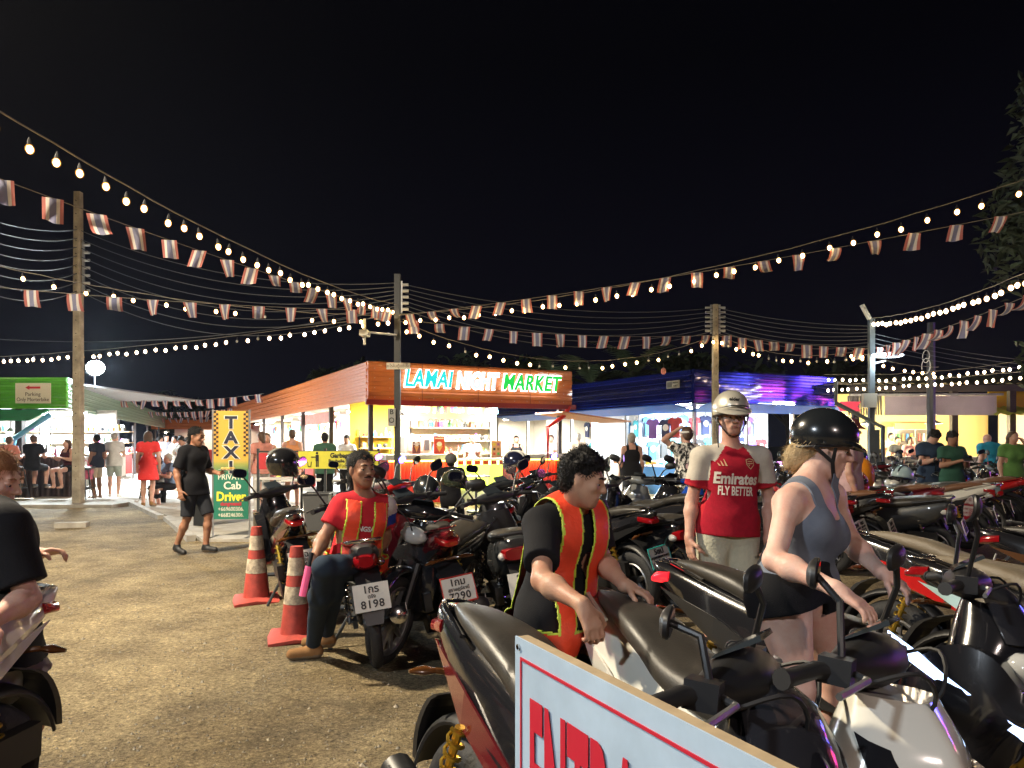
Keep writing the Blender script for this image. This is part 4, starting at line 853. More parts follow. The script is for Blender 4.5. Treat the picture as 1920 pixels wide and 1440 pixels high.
palm('palm with broad fronds behind the right end of the sign', (2.9, 27, 0), 3.4, 3); palm('palm with upright fronds behind the blue roof', (4.6, 28, 0), 3.9, 4); palm('smaller palm just left of the blue roof corner', (1.7, 29, 0), 3.4, 5)
# ---- bar with neon across the road, behind the camera (seen in the glossy sheets and paint)
nb = thing('neon_bar', 'bar front with pink and blue neon tubes beyond the right edge', 'bar', (27, 14, 0), R(90))
MB().b2(-7, 7, -.3, 0, 0, 5.8).build('wall', mat('bar_wall', (.1, .08, .09), .6), nb)
for i, (x, z, w, c, s) in enumerate(((-4, 3.9, 2.4, (1, .1, .5), 16), (-1.4, 4.6, 1.6, (.2, .2, 1), 22), (1.2, 3.6, 2.2, (.75, .1, 1), 18), (4.0, 4.3, 2.4, (.15, .2, 1), 24), (-3.2, 2.2, 1.8, (1, .75, .5), 12), (.4, 2.1, 2.2, (1, .15, .6), 12), (3.3, 2.2, 1.6, (.9, .95, 1), 14))):
    MB().tube([(x - w / 2, .08, z), (x - w / 2, .08, z + .35), (x + w / 2, .08, z + .35), (x + w / 2, .08, z), (x - w / 2, .08, z)], .05, 6).build('neon_tube', emi('neon_%d' % i, c, s), nb)
    if i < 4: light('lamp', 'AREA', (x, .3, z + .2), 60, c, w, nb, shape='RECTANGLE', sy=.4, rot=(R(90), 0, R(180)))

for i, (x, z, w, h_, c, s) in enumerate(((-3.4, 3.4, 1.5, .5, (1, .05, .35), 9), (-1.2, 3.8, 1.0, .8, (.15, .1, 1), 16), (.6, 4.3, 1.6, .5, (1, .12, .8), 10), (2.6, 4.6, 1.2, .7, (.2, .1, 1), 18), (4.3, 3.7, 1.5, .9, (.06, .06, 1), 20), (3.2, 3.5, .7, .4, (1, .1, .5), 12), (-4.6, 4.4, .9, .5, (1, .1, .1), 8))):
    MB().b2(x - w / 2, x + w / 2, .03, .12, z - h_ / 2, z + h_ / 2).build('sign_panel', emi('sign_panel_%d' % i, c, s), nb)
# ------------------------------------------------------------------ motorcycles (local x forward, y left, z up)
TYRE = mat('tyre_rubber', (.014, .014, .015), .75, bump=.5, bscale=60); PLAS = mat('matt_black_plastic', (.011, .011, .012), .45)
SEATM = mat('seat_vinyl', (.035, .031, .026), .42, bump=.10, bscale=160, var=.3, vscale=9); CHR = mat('chrome', (.6, .6, .6), .15, 1.0); ALU = mat('cast_aluminium', (.28, .28, .28), .4, .8, var=.3)
TAILR = mat('tail_light_red', (.20, .003, .006), .12, emit=(1, .02, .02), es=.02, coat=1); TAILON = mat('tail_light_lit', (.6, .005, .01), .2, emit=(1, .015, .025), es=1.1)
CLEAR = mat('clear_lens', (.5, .5, .48), .1, coat=1, alpha=.75); AMBER = mat('amber_lens', (.10, .035, .008), .2, coat=1)
MIRG = mat('mirror_glass', (.85, .85, .85), .04, 1.0); PLATE = mat('plate_white', (.60, .57, .50), .45, var=.08, vscale=12); INKP = mat('plate_ink', (.01, .01, .01), .5)
GOLD = mat('gold_anodised', (.65, .42, .06), .3, .9)
def paint(n, c, r=.16, metal=.0): return mat('paint_' + n, c, r, metal, coat=1.0, bump=.02, bscale=3)
PB = paint('black', (.010, .010, .012)); PW = paint('white', (.62, .60, .53)); PR = paint('red', (.42, .012, .012)); PDR = paint('dark_red', (.10, .006, .01)); PG = paint('grey', (.22, .23, .23), .22, .3)
PBL = paint('blue', (.01, .06, .35)); PMB = paint('matt_dark', (.03, .033, .036), .4); POR = paint('orange', (.75, .25, .01)); PTQ = paint('pale_blue', (.35, .50, .52)); PBRN = paint('brown', (.08, .035, .015))
def sect(x, zc, hz, hy, n=12, e=.75, ty=1.0, by=1.0, y0=0.0):
    r = []
    for j in range(n):
        a = 2 * math.pi * j / n; c, s = math.cos(a), math.sin(a)
        yy = math.copysign(abs(c) ** e, c) * hy; zz = math.copysign(abs(s) ** e, s)
        yy *= ty if zz > 0 else 1; yy *= (1 + (by - 1) * max(0, -zz)) * 1.0
        r.append(Vector((x, y0 + yy, zc + zz * hz)))
    return r
def loftx(keys, sub=4, n=14, e=.75, y0=0.0):       # keys: (x, zc, hz, hy [,top-y factor, bottom-y factor])
    ks = [tuple(k) + (1.0, 1.0) if len(k) == 4 else tuple(k) for k in keys]
    mb = MB(); mb.ring([sect(*k[:4], n=n, e=e, ty=k[4], by=k[5], y0=y0) for k in crom(ks, sub)]); return mb
def loftz(keys, sub=4, n=16, e=.8, wedge=False):                # keys: (z, xc, hx, hy)
    rings = []
    for z, xc, hx, hy, tl in crom([tuple(k) + (0.0,) if len(k) == 4 else tuple(k) for k in keys], sub):
        r = []
        for j in range(n):
            a = 2 * math.pi * j / n; c, s = math.cos(a), math.sin(a); X = math.copysign(abs(c) ** e, c) * hx
            r.append(Vector((xc + X, math.copysign(abs(s) ** e, s) * hy * (1 - (.72 if wedge else .35) * max(0, c) ** 1.5), z + tl * X)))
        rings.append(r)
    mb = MB(); mb.ring(rings); return mb
def wheel(t, x, r, w, spokes=5, disc=True, rimm=ALU):
    MB().torus((x, 0, r), r - w * .5, w * .5, 'Y', 32, 10, ry=w * .5).build('tyre', TYRE, None, True).parent = t
    rm = MB().torus((x, 0, r), r - w * .98, .022, 'Y', 32, 8, ry=w * .36)
    for i in range(spokes):
        a = 6.283 * i / spokes; rm.tube([(x, 0, r), (x + (r - w) * math.cos(a + .15), 0, r + (r - w) * math.sin(a + .15))], [.026, .014], 6)
    rm.tube([(x, -.05, r), (x, .05, r)], .035, 12); rm.build('rim', rimm, t, True)
    if disc: MB().tube([(x, -.055, r), (x, -.05, r)], .095, 24).build('brake_disc', CHR, t)
def fender(x, r, a0, a1, w, m, t, name='front_fender', th=.01):
    rings = []
    for i in range(15):
        a = a0 + (a1 - a0) * i / 14; R0 = r; ring = []
        for j in range(9):
            b = math.pi * j / 8; ring.append(Vector((x + (R0 + .03 * math.sin(b)) * math.cos(a), w * math.cos(b), r * .93 + (R0 + .03 * math.sin(b)) * math.sin(a))))
        for j in range(8, -1, -1):
            b = math.pi * j / 8; ring.append(Vector((x + (R0 - th + .03 * math.sin(b)) * math.cos(a), w * .93 * math.cos(b), r * .93 + (R0 - th + .03 * math.sin(b)) * math.sin(a))))
        rings.append(ring)
    mb = MB(); mb.ring(rings); return mb.build(name, m, t, True)
def spring(mb, a, b, r, turns, wr, n=10):
    a, b = Vector(a), Vector(b); s, u, d = frame_from(b - a); k = turns * n
    mb.tube([a.lerp(b, i / k) + s * r * math.cos(6.283 * i / n) + u * r * math.sin(6.283 * i / n) for i in range(k + 1)], wr, 5, up=d); return mb
def mirror(t, y, base, head, m=PLAS, w=.075, h=.05, rot=0.0, glass=True, yawm=0.0):
    b, q = Vector(base), Vector(head); sgn = 1 if y > 0 else -1
    st = MB().tube([b, b.lerp(q, .5) + Vector((.02, 0, .03)), q], .0075, 8).build('mirror_stem', m, t, True)
    Mr = Matrix.Rotation(yawm, 3, 'Z') @ Matrix.Rotation(rot, 3, 'X')
    rings = []
    for k, (xx, s) in enumerate(((-.014, .93), (-.008, 1.0), (.008, .95), (.024, .65), (.03, .2))):
        rings.append([q + Mr @ Vector((xx * w * 11, w * s * math.copysign(abs(math.cos(a)) ** .7, math.cos(a)), h * s * math.copysign(abs(math.sin(a)) ** .7, math.sin(a)))) for a in [6.283 * i / 20 for i in range(20)]])
    mb = MB(); mb.ring(rings); hd = mb.build('mirror', m, t, True)
    if glass:
        mb = MB(); mb.add([q + Mr @ Vector((-.0165 * w * 11, w * .86 * math.copysign(abs(math.cos(a)) ** .7, math.cos(a)), h * .84 * math.copysign(abs(math.sin(a)) ** .7, math.sin(a)))) for a in [6.283 * i / 20 for i in range(20)]], [tuple(range(20))]); mb.build('mirror_glass', MIRG, hd)
def plate(t, loc, lines, tilt=.2, frame=None, yaw=0.0):
    mb = MB(); mb.box((0, 0, 0), (.006, .215, .165)); p = mb.build('licence_plate', PLATE, t); p.location = loc; p.rotation_euler = (0, tilt, yaw)
    if frame: MB().tube([(-.004, -.108, -.083), (-.004, .108, -.083), (-.004, .108, .083), (-.004, -.108, .083), (-.004, -.108, -.083)], .006, 4).build('plate_frame', frame, p)
    ro = (R(90), 0, R(-90))
    l1, l2, l3 = lines
    text(l1, INKP, p, (-.0055, 0, .045), .062, rot=ro, bold=.0012); text(l2, INKP, p, (-.0055, 0, .003), .030, rot=ro, bold=.0004)
    text(l3, INKP, p, (-.0055, 0, -.044), .066, rot=ro, bold=.0012, spacing=1.1); return p
def bike(kind, label, body, loc, head, lean=8, lines=None, accent=None, frame=None, tail_on=False, seatm=SEATM, front=None, screen=False, mirrors=True, steer=28.0, group='motorbikes and scooters parked in the yard', seatc=None, text_side=None, inner=None, plate_on=True, detail=True, box=False, msz=1.0, mh=None, flip=(), nose=True):
    front = front or body; accent = accent or PLAS; inner = inner or PLAS
    t = thing('motorbike', label, 'motorbike', loc, group=group)
    t.rotation_mode = 'XYZ'; t.rotation_euler = (Matrix.Rotation(R(head), 4, 'Z') @ Matrix.Rotation(R(-lean), 4, 'X')).to_euler()
    maxi = kind == 'maxi'; ub = kind == 'underbone'
    rr_, wr = (.27, .115) if maxi else ((.29, .075) if ub else (.26, .09)); wb = 1.30 if maxi else 1.24; rx, fx = -.62, -.62 + wb
    wheel(t, rx, rr_, wr, 10 if ub else 5, False); wheel(t, fx, rr_, wr * (.95), 10 if ub else 5, True)
    # seat and tail body
    if maxi: bk = [(-.95, .885, .015, .02), (-.88, .855, .045, .055), (-.72, .80, .085, .100, .85, .8), (-.48, .72, .125, .135, .8, .85), (-.18, .64, .15, .150, .8, .85), (.10, .56, .16, .125, .8, .85), (.30, .50, .15, .10, .8, .8)]
    elif ub: bk = [(-.80, .78, .03, .045), (-.72, .75, .075, .09), (-.55, .70, .10, .115), (-.30, .64, .11, .12, .9, .7), (-.05, .56, .11, .10, .9, .7), (.18, .48, .09, .07), (.36, .52, .09, .055)]
    else: bk = [(-.82, .78, .035, .06), (-.76, .74, .09, .115), (-.58, .66, .15, .150), (-.34, .60, .17, .165, .95, .8), (-.10, .55, .19, .165, .95, .8), (.03, .46, .16, .12, .9, .8), (.08, .34, .06, .10)]
    b = loftx(bk, 5, 18, .72).build('body', body, t, True)
    if maxi:
        sk = [(-.80, .905, .018, .035), (-.66, .895, .035, .080), (-.46, .862, .045, .112), (-.34, .825, .045, .115), (-.20, .785, .05, .128), (-.02, .765, .055, .115), (.14, .75, .045, .07), (.22, .71, .03, .035)]
    elif ub: sk = [(-.70, .80, .025, .07), (-.55, .805, .04, .115), (-.35, .78, .045, .125), (-.15, .745, .05, .12), (.02, .70, .04, .08), (.10, .66, .02, .04)]
    else: sk = [(-.76, .815, .02, .08), (-.62, .815, .04, .125), (-.42, .79, .05, .140), (-.22, .765, .05, .14), (-.05, .75, .045, .115), (.06, .735, .025, .06)]
    loftx(sk, 5, 18, .68).build('seat', seatc or seatm, t, True)
    # side crease panel
    if detail:
        for s in (-1, 1):
            z0 = .62 if not ub else .60
            pts = [(-.86 if maxi else -.74, z0 + .17), (-.50, z0 + .10), (-.10, z0 - .05), (.10, z0 - .13), (-.12, z0 - .13), (-.5, z0 + .0)]
            yy = .140 if maxi else (.118 if ub else .160)
            MB().prism(pts, 0, .008, lambda u, v, q: (u, s * (yy * (1 - .55 * max(0, (-u - .45)) / .45 * 1.0) - .012 + q), v)).build('side_panel', accent, t)
    # grab rail / tail lamp
    zt = .87 if maxi else (.80 if ub else .80); xt = bk[0][0]
    if maxi: MB().tube([(-.58, -.110, zt - .01), (xt + .16, -.075, zt + .035), (xt + .08, -.04, zt + .045), (xt + .07, 0, zt + .045), (xt + .08, .04, zt + .045), (xt + .16, .075, zt + .035), (-.58, .110, zt - .01)], .011, 8, flat=.6).build('grab_rail', body, t, True)
    else: MB().tube([(-.45, -.15, zt + .0), (xt - .0, -.10, zt + .05), (xt - .03, 0, zt + .055), (xt - .0, .10, zt + .05), (-.45, .15, zt + .0)], .012, 8).build('grab_rail', (PLAS if not ub else CHR), t, True)
    tl = MB(); 
    if maxi: tl.ring([sect(xt + .02 + d, .842 - .012 * k, .026 * q, .070 * q, 14, .6) for k, (d, q) in enumerate(((.12, 1.15), (.03, 1.0), (-.01, .6)))])
    elif ub: tl.ring([sect(xt + d, .72, .055 * q, .075 * q, 14, .8) for d, q in ((.10, 1.0), (.02, 1.0), (-.035, .6))])
    else: tl.ring([sect(xt + d, .715, .05 * q, .115 * q, 14, .65) for d, q in ((.12, 1.0), (.03, 1.0), (-.02, .8))])
    tl.build('tail_light', TAILON if tail_on else TAILR, t, True)
    for s in (-1, 1):
        if maxi: MB().tube([(-.74, s * .0, .69), (-.79, s * .06, .70), (-.80, s * .08, .70)], .011, 8).tube([(-.80, s * .08, .70), (-.81, s * .12, .70), (-.82, s * .165, .695)], [.012, .021, .008], 10, flat=.8).build('turn_signal', AMBER, t, True)
        else: MB().ell((xt + .05, s * (.11 if not ub else .095), .70), (.05, .028, .03), 10, 6).build('turn_signal', (CLEAR if not ub else AMBER), t, True)
    # rear mudguard, plate, engine, exhaust, shock
    mg = MB(); mg.ring([[Vector((x, y * w, z)) for x, y, z in ((x0, -1, z0), (x0, 1, z0), (x0 + .03, 1, z0 + .005), (x0 + .03, -1, z0 + .005))] for x0, z0, w in crom([(-.70, .66, .08), (-.84, .60, .08), (-.92, .48, .075), (-.97, .36, .05)], 3)])
    mg.build('rear_mudguard', PLAS, t)
    if maxi: fender(rx, rr_ + .03, R(35), R(165), .07, PLAS, t, 'tyre_hugger')
    if plate_on: plate(t, (-.945, 0, .525), lines or ('1กม', 'สุราษฎร์ธานี', '4%03d' % (abs(hash(label)) % 1000)), .28, frame)
    if ub:
        MB().box((-.02, 0, .36), (.34, .20, .20)).tube([(.1, 0, .38), (.30, 0, .42)], [.075, .065], 12).build('engine', ALU, t, True)
        MB().box((-.36, .10, .30), (.56, .03, .05)).box((-.36, -.10, .29), (.56, .025, .04)).build('swingarm', BLKM, t)
    else:
        MB().box((-.40, .09, .27), (.52, .10, .13)).tube([(-.55, .09, .27), (-.55, .165, .27)], .085, 14).box((-.1, 0, .30), (.26, .22, .20)).build('engine', PLAS, t, True)
        MB().box((-.55, .155, .42), (.30, .05, .12)).build('air_filter', PLAS, t)
    MB().tube([(.05, -.09, .22), (-.20, -.13, .21), (-.34, -.14, .25), (-.42, -.145, .27), (-.86, -.155, .37), (-.87, -.155, .372)], [.018, .018, .03, .052, .058, .03], 12).build('exhaust', (PLAS if not ub else CHR), t, True)
    MB().box((-.62, -.215, .35), (.34, .006, .07), M=Matrix.Rotation(.2, 3, 'Y')).build('heat_shield', ALU, t)
    if detail:
        for s in ((1, -1) if (ub or maxi) else (1,)):
            a, c = (-.60, s * .13, .30), (-.50, s * .13, .62)
            mb = MB().tube([a, c], .014, 8); spring(mb, a, c, .026, 8, .006); mb.build('shock_absorber', CHR if not maxi else GOLD, t, True)
    # floor / tunnel, leg shield, front
    if kind == 'scooter':
        MB().b2(-.02, .40, -.15, .15, .27, .31).build('floorboard', PLAS, t); loftx([(-.05, .24, .05, .12), (.2, .22, .06, .13), (.42, .26, .07, .11)], 3, 12).build('belly', PLAS, t, True)
    else: loftx([(-.1, .34, .12, .13), (.15, .33, .14, .12), (.36, .40, .17, .10)], 4, 14).build('belly', inner, t, True)
    hx = .40
    if ub: fk = [(.34, .44, .02, .17), (.50, .43, .045, .20), (.68, .40, .05, .17), (.84, .36, .06, .10), (.93, .34, .05, .07)]
    else: fk = [(.28, .50, .03, .11), (.40, .52, .07, .19), (.58, .50, .09, .215), (.74, .50, .12, .19), (.86, .50, .12, .14), (.95, .47, .07, .10)]
    loftz(fk, 4, 28, .8, maxi).build('front_fairing', front, t, True)
    if maxi:
        for s in (-1, 1):
            MB().prism([(0, 0), (.13, -.10), (.19, -.24), (.10, -.16), (-.02, -.05)], 0, .006, lambda u, v, q: (.47 + u * .75, s * (.205 - .62 * max(0, u) + q), .80 + v)).build('nose_inset', PLAS, t)
    else: loftz([(.36, .44, .015, .15), (.55, .40, .03, .17), (.75, .38, .035, .16), (.90, .38, .03, .12)], 3, 14).build('leg_shield', inner, t, True)
    if maxi:
        for s in (-1, 1):
            rg = []
            for u0, z0, z1 in crom([(.20, .40, .46), (.27, .34, .62), (.36, .31, .76), (.46, .33, .82), (.56, .42, .80), (.63, .54, .72), (.67, .64, .67)], 3):
                rg.append([Vector((u0, s * (.150 + .060 * math.sin(max(0, min(1, (u0 - .15) / .55)) * 3.14) + .028 * math.sin(3.14 * k / 6)), z0 + (z1 - z0) * k / 6)) for k in range(7)] + [Vector((u0, s * .12, z1)), Vector((u0, s * .12, z0))])
            MB().ring(rg).build('side_cowl', front, t, True)
            MB().prism([(.30, .62), (.50, .44), (.55, .46), (.40, .66)], 0, .012, lambda u, v, q: (u, s * (.226 + q), v)).build('cowl_vent', PLAS, t)
            MB().ell((.60, s * .085, .77), (.06, .045, .05), 12, 8).build('headlight', CLEAR, t, True)
        scr = []
        if not nose: scr = None
        for x0, z0, w in (() if not nose else ((.62, .84, .12), (.58, .91, .115), (.535, .975, .095), (.50, 1.01, .05)) if not screen else ((.60, .84, .14), (.54, .96, .15), (.49, 1.10, .13), (.45, 1.22, .09), (.44, 1.25, .04))):
            an = [math.pi * k / 10 - math.pi / 2 for k in range(11)]; scr.append([Vector((x0 - .05 + .05 * math.cos(a), w * math.sin(a), z0)) for a in an] + [Vector((x0 - .056 + .05 * math.cos(a), w * .96 * math.sin(a), z0)) for a in reversed(an)])
        if nose: MB().ring(scr).build('windscreen', mat('smoked_screen', (.03, .03, .035), .08, alpha=.75, coat=1) if not screen else mat('clear_screen', (.6, .6, .6), .05, alpha=.25, coat=1), t, True)
    if not maxi:
        MB().ell((fk[2][1] + (.11 if not ub else .07), 0, .74 if not ub else .84), (.05, .10, .06), 14, 8).build('headlight', CLEAR, t, True)
    fender(fx, rr_ + .035, R(35), R(170), .06, front if not maxi else PLAS, t)
    for s in (-1, 1): MB().tube([(fx, s * .065, rr_), (fx - .14, s * .065, .66)], [.022, .026], 8).build('fork_tube', PLAS if not maxi else GOLD, t, True)
    # steering: handlebar cover, grips, levers, dash, mirrors (turned by steer)
    zh = .99 if not ub else .98
    hb = bpy.data.objects.new('handlebar', None); COL.objects.link(hb); hb.parent = t; hb.location = (hx, 0, 0); hb.rotation_euler = (0, 0, R(steer))
    hb2 = MB(); hb2.ring([[Vector((.0 + x * .062 * q - (0 if abs(yy) < .1 else .02), yy, zh + z * .046 * q + .01)) for x, z in [(math.cos(6.283 * i / 14), math.sin(6.283 * i / 14)) for i in range(14)]] for yy, q in ((-.20, .35), (-.17, .6), (-.09, 1.0), (0, 1.15), (.09, 1.0), (.17, .6), (.20, .35))])
    hb.empty_display_size = .1
    me = hb2.mesh('handlebar', inner if maxi else (front if kind != 'underbone' else body), True); nm = hb.name; bpy.data.objects.remove(hb); hb = link('handlebar', me, t); hb.location = (hx, 0, 0); hb.rotation_euler = (0, 0, R(steer))
    MB().ring([[Vector((-.05 + x, y, zh + .045 + z)) for x, y, z in ((0, -w, 0), (0, w, 0), (.09, w * .8, .05), (.09, -w * .8, .05))] for w in (.085,)] + [[Vector((-.05 + x, y, zh + .055 + z)) for x, y, z in ((.008, -w, 0), (.008, w, 0), (.085, w * .8, .05), (.085, -w * .8, .05))] for w in (.075,)]).build('dashboard', mat('dash_glass', (.02, .025, .03), .08, coat=1), hb)
    mbc = MB()
    for s in (-1, 1): mbc.tube(crom([(.03, s * .22, zh + .0), (.11, s * .17, zh + .03), (.13, s * .08, zh - .04), (.06, s * .03, zh - .16)], 4), .0045, 5)
    mbc.build('brake_cable', BLK, hb, True)
    for s in (-1, 1):
        MB().tube([(-.02, s * .19, zh + .005), (-.055, s * .25, zh + .01), (-.085, s * .345, zh + .0)], [.02, .017, .017], 10).tube([(-.085, s * .345, zh), (-.089, s * .355, zh)], .02, 10).build('grip', BLK, hb, True)
        MB().tube([(.0, s * .20, zh + .01), (.035, s * .24, zh + .01), (.01, s * .36, zh - .005)], .007, 6).build('brake_lever', ALU, hb, True)
        MB().box((-.025, s * .215, zh + .012), (.06, .05, .05)).build('switch_box', PLAS, hb)
        if mirrors:
            q = Vector((-.03, s * .34, zh + .24))
            if mh: bpy.context.view_layer.update(); q = hb.matrix_world.inverted() @ Vector(mh[s])
            mirror(hb, s, (-.02, s * .2, zh + .03), q, PLAS, .070 * msz, .042 * msz, rot=s * .25, yawm=s * -.15 + (math.pi if s in flip else 0))
    MB().tube([(-.02, .10, .24), (-.10, .26, .03 + .02)], .012, 6).box((-.11, .27, .035), (.05, .03, .012)).build('side_stand', BLKM, t)
    if detail:
        for s in (-1, 1): MB().tube([(-.22, s * .14, .33), (-.20, s * .22, .34)], .018, 8).build('footpeg', BLKM, t)
    if text_side:
        tm, st = text_side
        for s in (-1, 1):
            o = text(st, tm, t, (-.38, s * .178, .70), .07, rot=(R(90), 0, 0 if s < 0 else R(180)), bold=.002, shear=.2)
    return t
# ------------------------------------------------------------------ people: signed-distance bodies meshed as one surface
class SDF:
    def __init__(s, h): s.p = []; s.h = h; s.lo = np.full(3, 1e9); s.hi = np.full(3, -1e9); s.cuts = []; s.noise = None
    def _b(s, lo, hi, grow=True):
        if grow: s.lo = np.minimum(s.lo, lo); s.hi = np.maximum(s.hi, hi)
    def cone(s, a, b, ra, rb, k=.02, op='u', col=None):
        a, b = np.array(a, float), np.array(b, float); m = max(ra, rb); lo, hi = np.minimum(a, b) - m, np.maximum(a, b) + m
        s._b(lo, hi, op == 'u'); s.p.append(('c', a, b, ra, rb, k, op, lo, hi)); return s
    def ell(s, c, r, M=None, k=.02, op='u'):
        c, r = np.array(c, float), np.array(r, float); m = r.max(); s._b(c - m, c + m, op == 'u')
        s.p.append(('e', c, r, np.array(M) if M is not None else np.eye(3), None, k, op, c - m, c + m)); return s
    def cut(s, p, n, near=None): s.cuts.append((np.array(p, float), np.array(n, float) / np.linalg.norm(n), near)); return s
    def mesh(s, name, mats, classify=None):
        h = s.h; lo = s.lo - 3 * h - .02; hi = s.hi + 3 * h + .02; n = np.ceil((hi - lo) / h).astype(int) + 1
        ax = [lo[i] + np.arange(n[i]) * h for i in range(3)]; D = np.full(n, 1.0, np.float32)
        for (ty, a, b, ra, rb, k, op, bl, bh) in s.p:
            pad = k + 3 * h
            i0 = np.maximum(0, ((bl - pad - lo) / h).astype(int)); i1 = np.minimum(n, np.ceil((bh + pad - lo) / h).astype(int) + 1)
            if (i1 <= i0).any(): continue
            sl = tuple(slice(i0[q], i1[q]) for q in range(3))
            X = ax[0][i0[0]:i1[0], None, None]; Y = ax[1][None, i0[1]:i1[1], None]; Z = ax[2][None, None, i0[2]:i1[2]]
            if ty == 'c':
                d = b - a; L2 = max(d @ d, 1e-9); px, py, pz = X - a[0], Y - a[1], Z - a[2]
                t = np.clip((px * d[0] + py * d[1] + pz * d[2]) / L2, 0, 1)
                v = np.sqrt((px - t * d[0]) ** 2 + (py - t * d[1]) ** 2 + (pz - t * d[2]) ** 2) - (ra + (rb - ra) * t)
            else:
                c, r, M = a, b, ra; px, py, pz = X - c[0], Y - c[1], Z - c[2]
                q = [(px * M[0, i] + py * M[1, i] + pz * M[2, i]) / r[i] for i in range(3)]
                k0 = np.sqrt(q[0] ** 2 + q[1] ** 2 + q[2] ** 2); k1 = np.sqrt((q[0] / r[0]) ** 2 + (q[1] / r[1]) ** 2 + (q[2] / r[2]) ** 2)
                v = k0 * (k0 - 1) / np.maximum(k1, 1e-6)
            v = v.astype(np.float32); A = D[sl]
            if op == 'u':
                hh = np.maximum(k - np.abs(A - v), 0) / k; D[sl] = np.minimum(A, v) - hh * hh * k * .25
            else:
                v = -v; hh = np.maximum(k - np.abs(A - v), 0) / k; D[sl] = np.maximum(A, v) + hh * hh * k * .25
        X, Y, Z = ax[0][:, None, None], ax[1][None, :, None], ax[2][None, None, :]
        if s.noise:
            amp, f, sd = s.noise
            D += (amp * (np.sin(f * Z * 1.0 + 3 * np.sin(f * .33 * X + sd) + 2 * np.sin(f * .27 * Y)) * .55 + .45 * np.sin(f * .8 * (X + Y * .7) + 2.5 * np.sin(f * .4 * Z + sd)))).astype(np.float32)
        for p, nn, near in s.cuts:
            v = ((X - p[0]) * nn[0] + (Y - p[1]) * nn[1] + (Z - p[2]) * nn[2]).astype(np.float32)
            if near is None: D = np.maximum(D, v)
            else:
                msk = ((X - p[0]) ** 2 + (Y - p[1]) ** 2 + (Z - p[2]) ** 2) < near ** 2; D = np.where(msk, np.maximum(D, v), D)
        ins = D < 0; nx, ny, nz = D.shape
        cs = np.zeros((nx - 1, ny - 1, nz - 1), np.int8)
        for dx in (0, 1):
            for dy in (0, 1):
                for dz in (0, 1): cs += ins[dx:nx - 1 + dx, dy:ny - 1 + dy, dz:nz - 1 + dz]
        act = (cs > 0) & (cs < 8); idx = np.full(act.shape, -1, np.int64); ii = np.argwhere(act); idx[act] = np.arange(len(ii))
        acc = np.zeros((len(ii), 3)); cnt = np.zeros(len(ii)); cor = [(a, b, c) for a in (0, 1) for b in (0, 1) for c in (0, 1)]
        for e in [(u, w) for u in cor for w in cor if sum(abs(np.array(u) - np.array(w))) == 1 and u < w]:
            a, b = e; da = D[ii[:, 0] + a[0], ii[:, 1] + a[1], ii[:, 2] + a[2]]; db = D[ii[:, 0] + b[0], ii[:, 1] + b[1], ii[:, 2] + b[2]]
            m = (da < 0) != (db < 0); t = np.where(m, da / np.where(m, da - db, 1), 0)[:, None]
            acc += np.where(m[:, None], np.array(a) + t * (np.array(b) - np.array(a)), 0); cnt += m
        V = lo + (ii + acc / cnt[:, None]) * h; F_ = []
        for axn in range(3):
            o1, o2 = [q for q in range(3) if q != axn]
            sl0 = [slice(1, -1)] * 3; sl0[axn] = slice(0, -1); sl1 = list(sl0); sl1[axn] = slice(1, None)
            a = ins[tuple(sl0)]; b = ins[tuple(sl1)]
            w = np.argwhere(a != b)
            if not len(w): continue
            fl = a[tuple(w.T)]; w = w + np.array([0 if q == axn else 1 for q in range(3)])
            def vi(d1, d2): q = w.copy(); q[:, o1] -= d1; q[:, o2] -= d2; return idx[tuple(q.T)]
            qd = np.stack([vi(1, 1), vi(0, 1), vi(0, 0), vi(1, 0)], 1); 
            if axn == 1: fl = ~fl
            qd[~fl] = qd[~fl][:, ::-1]; F_.append(qd)
        Fc = np.concatenate(F_); Fc = Fc[(Fc >= 0).all(1)]
        me = bpy.data.meshes.new(name); me.vertices.add(len(V)); me.vertices.foreach_set('co', V.astype(np.float32).ravel())
        me.loops.add(len(Fc) * 4); me.loops.foreach_set('vertex_index', Fc.astype(np.int32).ravel())
        me.polygons.add(len(Fc)); me.polygons.foreach_set('loop_start', np.arange(0, len(Fc) * 4, 4, dtype=np.int32)); me.update(calc_edges=True)
        for m in mats: me.materials.append(m)
        me.polygons.foreach_set('use_smooth', np.ones(len(Fc), bool))
        if classify is not None and len(mats) > 1:
            C = V[Fc].mean(1); me.polygons.foreach_set('material_index', classify(C).astype(np.int32))
        me.validate(); me.update(); return me
def nrm(v): v = np.array(v, float); return v / (np.linalg.norm(v) + 1e-9)
SK = {}
def skin(n, c):
    m = mat('skin_' + n, c, .48, var=.10, vscale=9, bump=.12, bscale=150, spec=.4, col2=(c[0] * .92, c[1] * .70, c[2] * .66)); b = m.node_tree.nodes['Principled BSDF']; b.inputs['Subsurface Weight'].default_value = .12; b.inputs['Subsurface Radius'].default_value = (.012, .005, .003); b.inputs['Subsurface Scale'].default_value = 1.0; return m
SK_L = skin('pale', (.52, .33, .25)); SK_T = skin('tan', (.30, .165, .10)); SK_M = skin('medium', (.40, .24, .16)); SK_D = skin('brown', (.20, .105, .06))
HAIRK = mat('hair_black', (.006, .005, .005), .62, spec=.25, bump=.8, bscale=120, stretch=(1, 1, .2)); HAIRB = mat('hair_brown', (.07, .035, .018), .5, bump=.8, bscale=120); HAIRBL = mat('hair_blond', (.42, .30, .15), .5, bump=.8, bscale=120); HAIRG = mat('hair_grey', (.3, .28, .25), .6, bump=.8, bscale=120); HAIRGI = mat('hair_ginger', (.28, .13, .05), .6, bump=.9, bscale=140)
